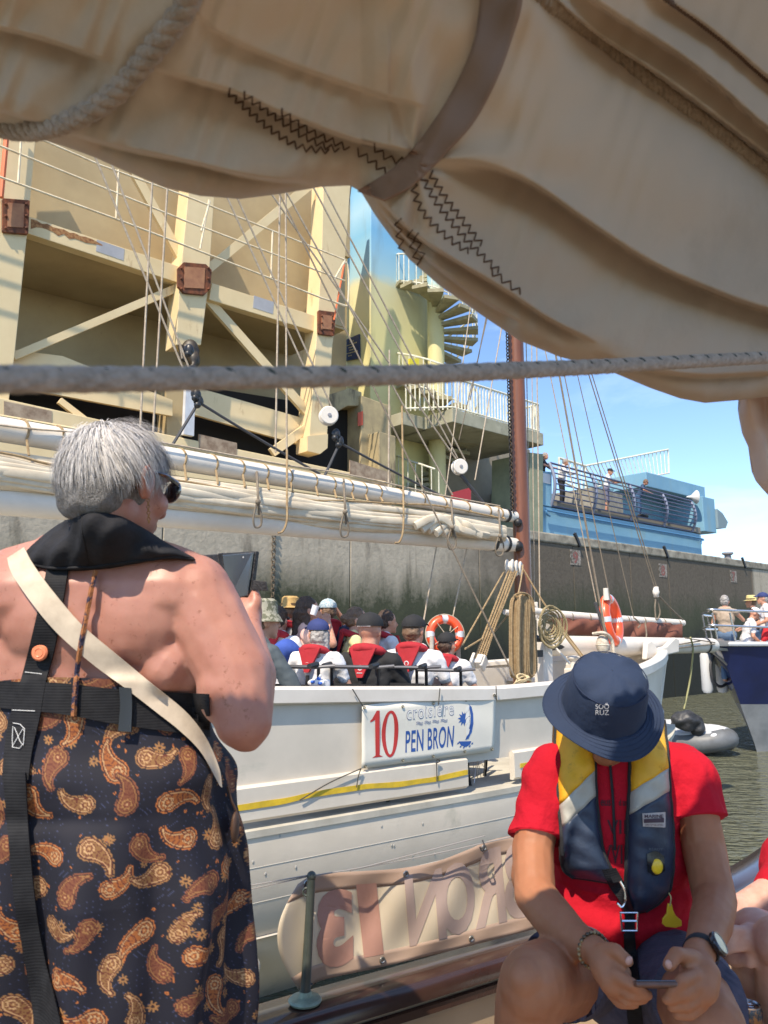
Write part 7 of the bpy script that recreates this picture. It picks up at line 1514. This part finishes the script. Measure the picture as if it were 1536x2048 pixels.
wn_ = nrm(A(.75, -.35, .55)-dw*np.dot(A(.75, -.35, .55), dw)); cf = c1+wn_*.034; mb = MB(); mb.lathe([(0, 0), (.021, 0), (.023, .003), (.023, .009), (.020, .012), (0, .0122)], cf, wn_, 28); wc_ = mb.build('watch_case', mat('black watch', (.012, .012, .014), rough=.25, coat=.5), wt_); mb = MB(); mb.torus(cf+wn_*.0115, wn_, .0195, .0015, 28, 6); mb.build('bezel', mat('grey bezel', (.1, .1, .11), metal=.8, rough=.3), wc_)
pc_ = P(1301, 1970, 1.515); pn = nrm(A(0, .42, .9)); px_ = nrm(A(1, .05, -.02)-pn*np.dot(A(1, .05, -.02), pn)); py_ = np.cross(pn, px_)
mp_ = T('phone', 'phone in a brown case held flat in both hands of the man in red', 'phone', pc_); mb = MB(); mb.box(pc_, (.038, .036, .0045), np.stack([px_, py_, pn], 1)); mb.build('case', mat('brown phone case', (.16, .075, .05), (.10, .05, .035), 40, .4), mp_, smooth=False, bevel=.0035)
mb = MB(); mb.box(pc_+pn*.0052, (.0355, .0335, .0006), np.stack([px_, py_, pn], 1)); mb.build('screen', MATS['dark screen'], mp_, smooth=False)
# seat under him
mb = MB(); mb.box(A(.62, 2.12, .93), (.45, .24, .045)); mb.box(A(.62, 2.16, .66), (.38, .18, .22)); mb.build('seat_locker', BEI, own, smooth=False, bevel=.015)
# ---------------------------------------------------------------- neighbour cut by the right edge, and a drink can
nb = T('person', 'person in a red T-shirt at the right edge with bare legs and clasped hands', 'person', P(1600, 2300, 2.3)); b = MB(); SKN = SK[2]
b.cap(P(1610, 1730, 2.5), P(1660, 1720, 2.5), .09, .09); b.ell(P(1640, 1800, 2.5), (.14, .11, .25)); b.ell(P(1665, 1500, 2.45), (.085, .1, .12)); b.cap(P(1660, 1620, 2.5), P(1665, 1550, 2.47), .06, .055)
b.chain([P(1590, 1755, 2.42), P(1545, 1790, 2.36), P(1482, 1826, 2.3)], [.055, .052, .046]); b.chain([P(1478, 1826, 2.3), P(1460, 1868, 2.2), P(1452, 1890, 2.15)], [.05, .036, .028])
b.chain([P(1640, 1760, 2.3), P(1620, 1870, 2.15), P(1560, 1875, 2.05), P(1530, 1878, 2.02)], [.055, .048, .034, .027])
b.cap(P(1528, 1878, 2.02), P(1500, 1876, 2.0), .030, .034); b.cap(P(1452, 1890, 2.12), P(1470, 1905, 2.05), .030, .034)
for k in range(4): b.chain([P(1494, 1862+10*k, 1.99), P(1466, 1858+13*k, 1.98), P(1447, 1872+11*k, 1.99)], [.0125, .0105, .009])
for k in range(3): b.chain([P(1474, 1908+5*k, 2.03), P(1500, 1916+6*k, 2.0), P(1516, 1904+8*k, 2.0)], [.0125, .011, .009])
b.chain([P(1640, 1960, 2.5), P(1560, 1900, 2.2), P(1512, 1868, 2.06)], [.10, .085, .062]); b.chain([P(1512, 1872, 2.08), P(1516, 2000, 2.16), P(1520, 2300, 2.25)], [.060, .062, .045])
b.chain([P(1660, 1990, 2.4), P(1600, 1920, 2.1), P(1560, 1885, 1.96)], [.10, .085, .062]); b.chain([P(1560, 1890, 1.98), P(1570, 2040, 2.06), P(1575, 2340, 2.15)], [.060, .062, .045])
b.build('body', SKN, nb, vox=.006, sm=4)
b = MB(); b.cap(P(1595, 1740, 2.45), P(1670, 1720, 2.5), .11, .12); b.ell(P(1640, 1820, 2.5), (.17, .14, .26)); b.cap(P(1592, 1745, 2.43), P(1560, 1788, 2.37), .080, .074); b.build('shirt', RS, nb, vox=.01, sm=3, disp=lambda p, n: .005*vnoise(p, 20))
b = MB(); b.cap(P(1640, 1965, 2.5), P(1590, 1925, 2.3), .12, .105); b.ell(P(1660, 1960, 2.45), (.18, .15, .13)); b.build('shorts', DN, nb, vox=.012, sm=3)
cc_ = P(1497, 2008, 2.0); cn = T('drink_can', 'silver topped drink can at the bottom right corner', 'drink can', cc_-A(0, 0, .115)); R0 = .030
mb = MB(); mb.lathe([(0, -.115), (R0*.8, -.115), (R0, -.106), (R0, -.012), (R0*.9, -.002), (R0*.88, -.002)], cc_, seg=40); mb.build('can_body', mat('dark can print', (.03, .035, .05), (.30, .12, .04), 40, .25, metal=.4, lo=.5, hi=.56), cn)
mb = MB(); mb.lathe([(R0*.9, -.003), (R0*.92, .001), (R0*.86, .001), (R0*.84, -.004), (R0*.3, -.005), (0, -.005)], cc_, seg=40); ct = mb.build('can_lid', mat('aluminium', (.7, .7, .72), metal=1, rough=.22), cn)
mb = MB(); mb.tube([cc_+A(.010*math.cos(a)+.004, .006*math.sin(a), -.0025) for a in np.linspace(0, 2*PI, 20, endpoint=False)], .0016, 5, closed=True); mb.ell(cc_+A(-.012, 0, -.004), (.008, .006, .001)); mb.build('ring_pull', MATS['aluminium'], ct)
mb = MB(); mb.box(A(1.02, 2.10, cc_[2]-.115-.03), (.22, .25, .028)); mb.box(A(1.04, 2.14, (cc_[2]-.15+.45)/2), (.17, .20, (cc_[2]-.15-.45)/2)); mb.build('side_shelf', BEI, own, smooth=False, bevel=.01)
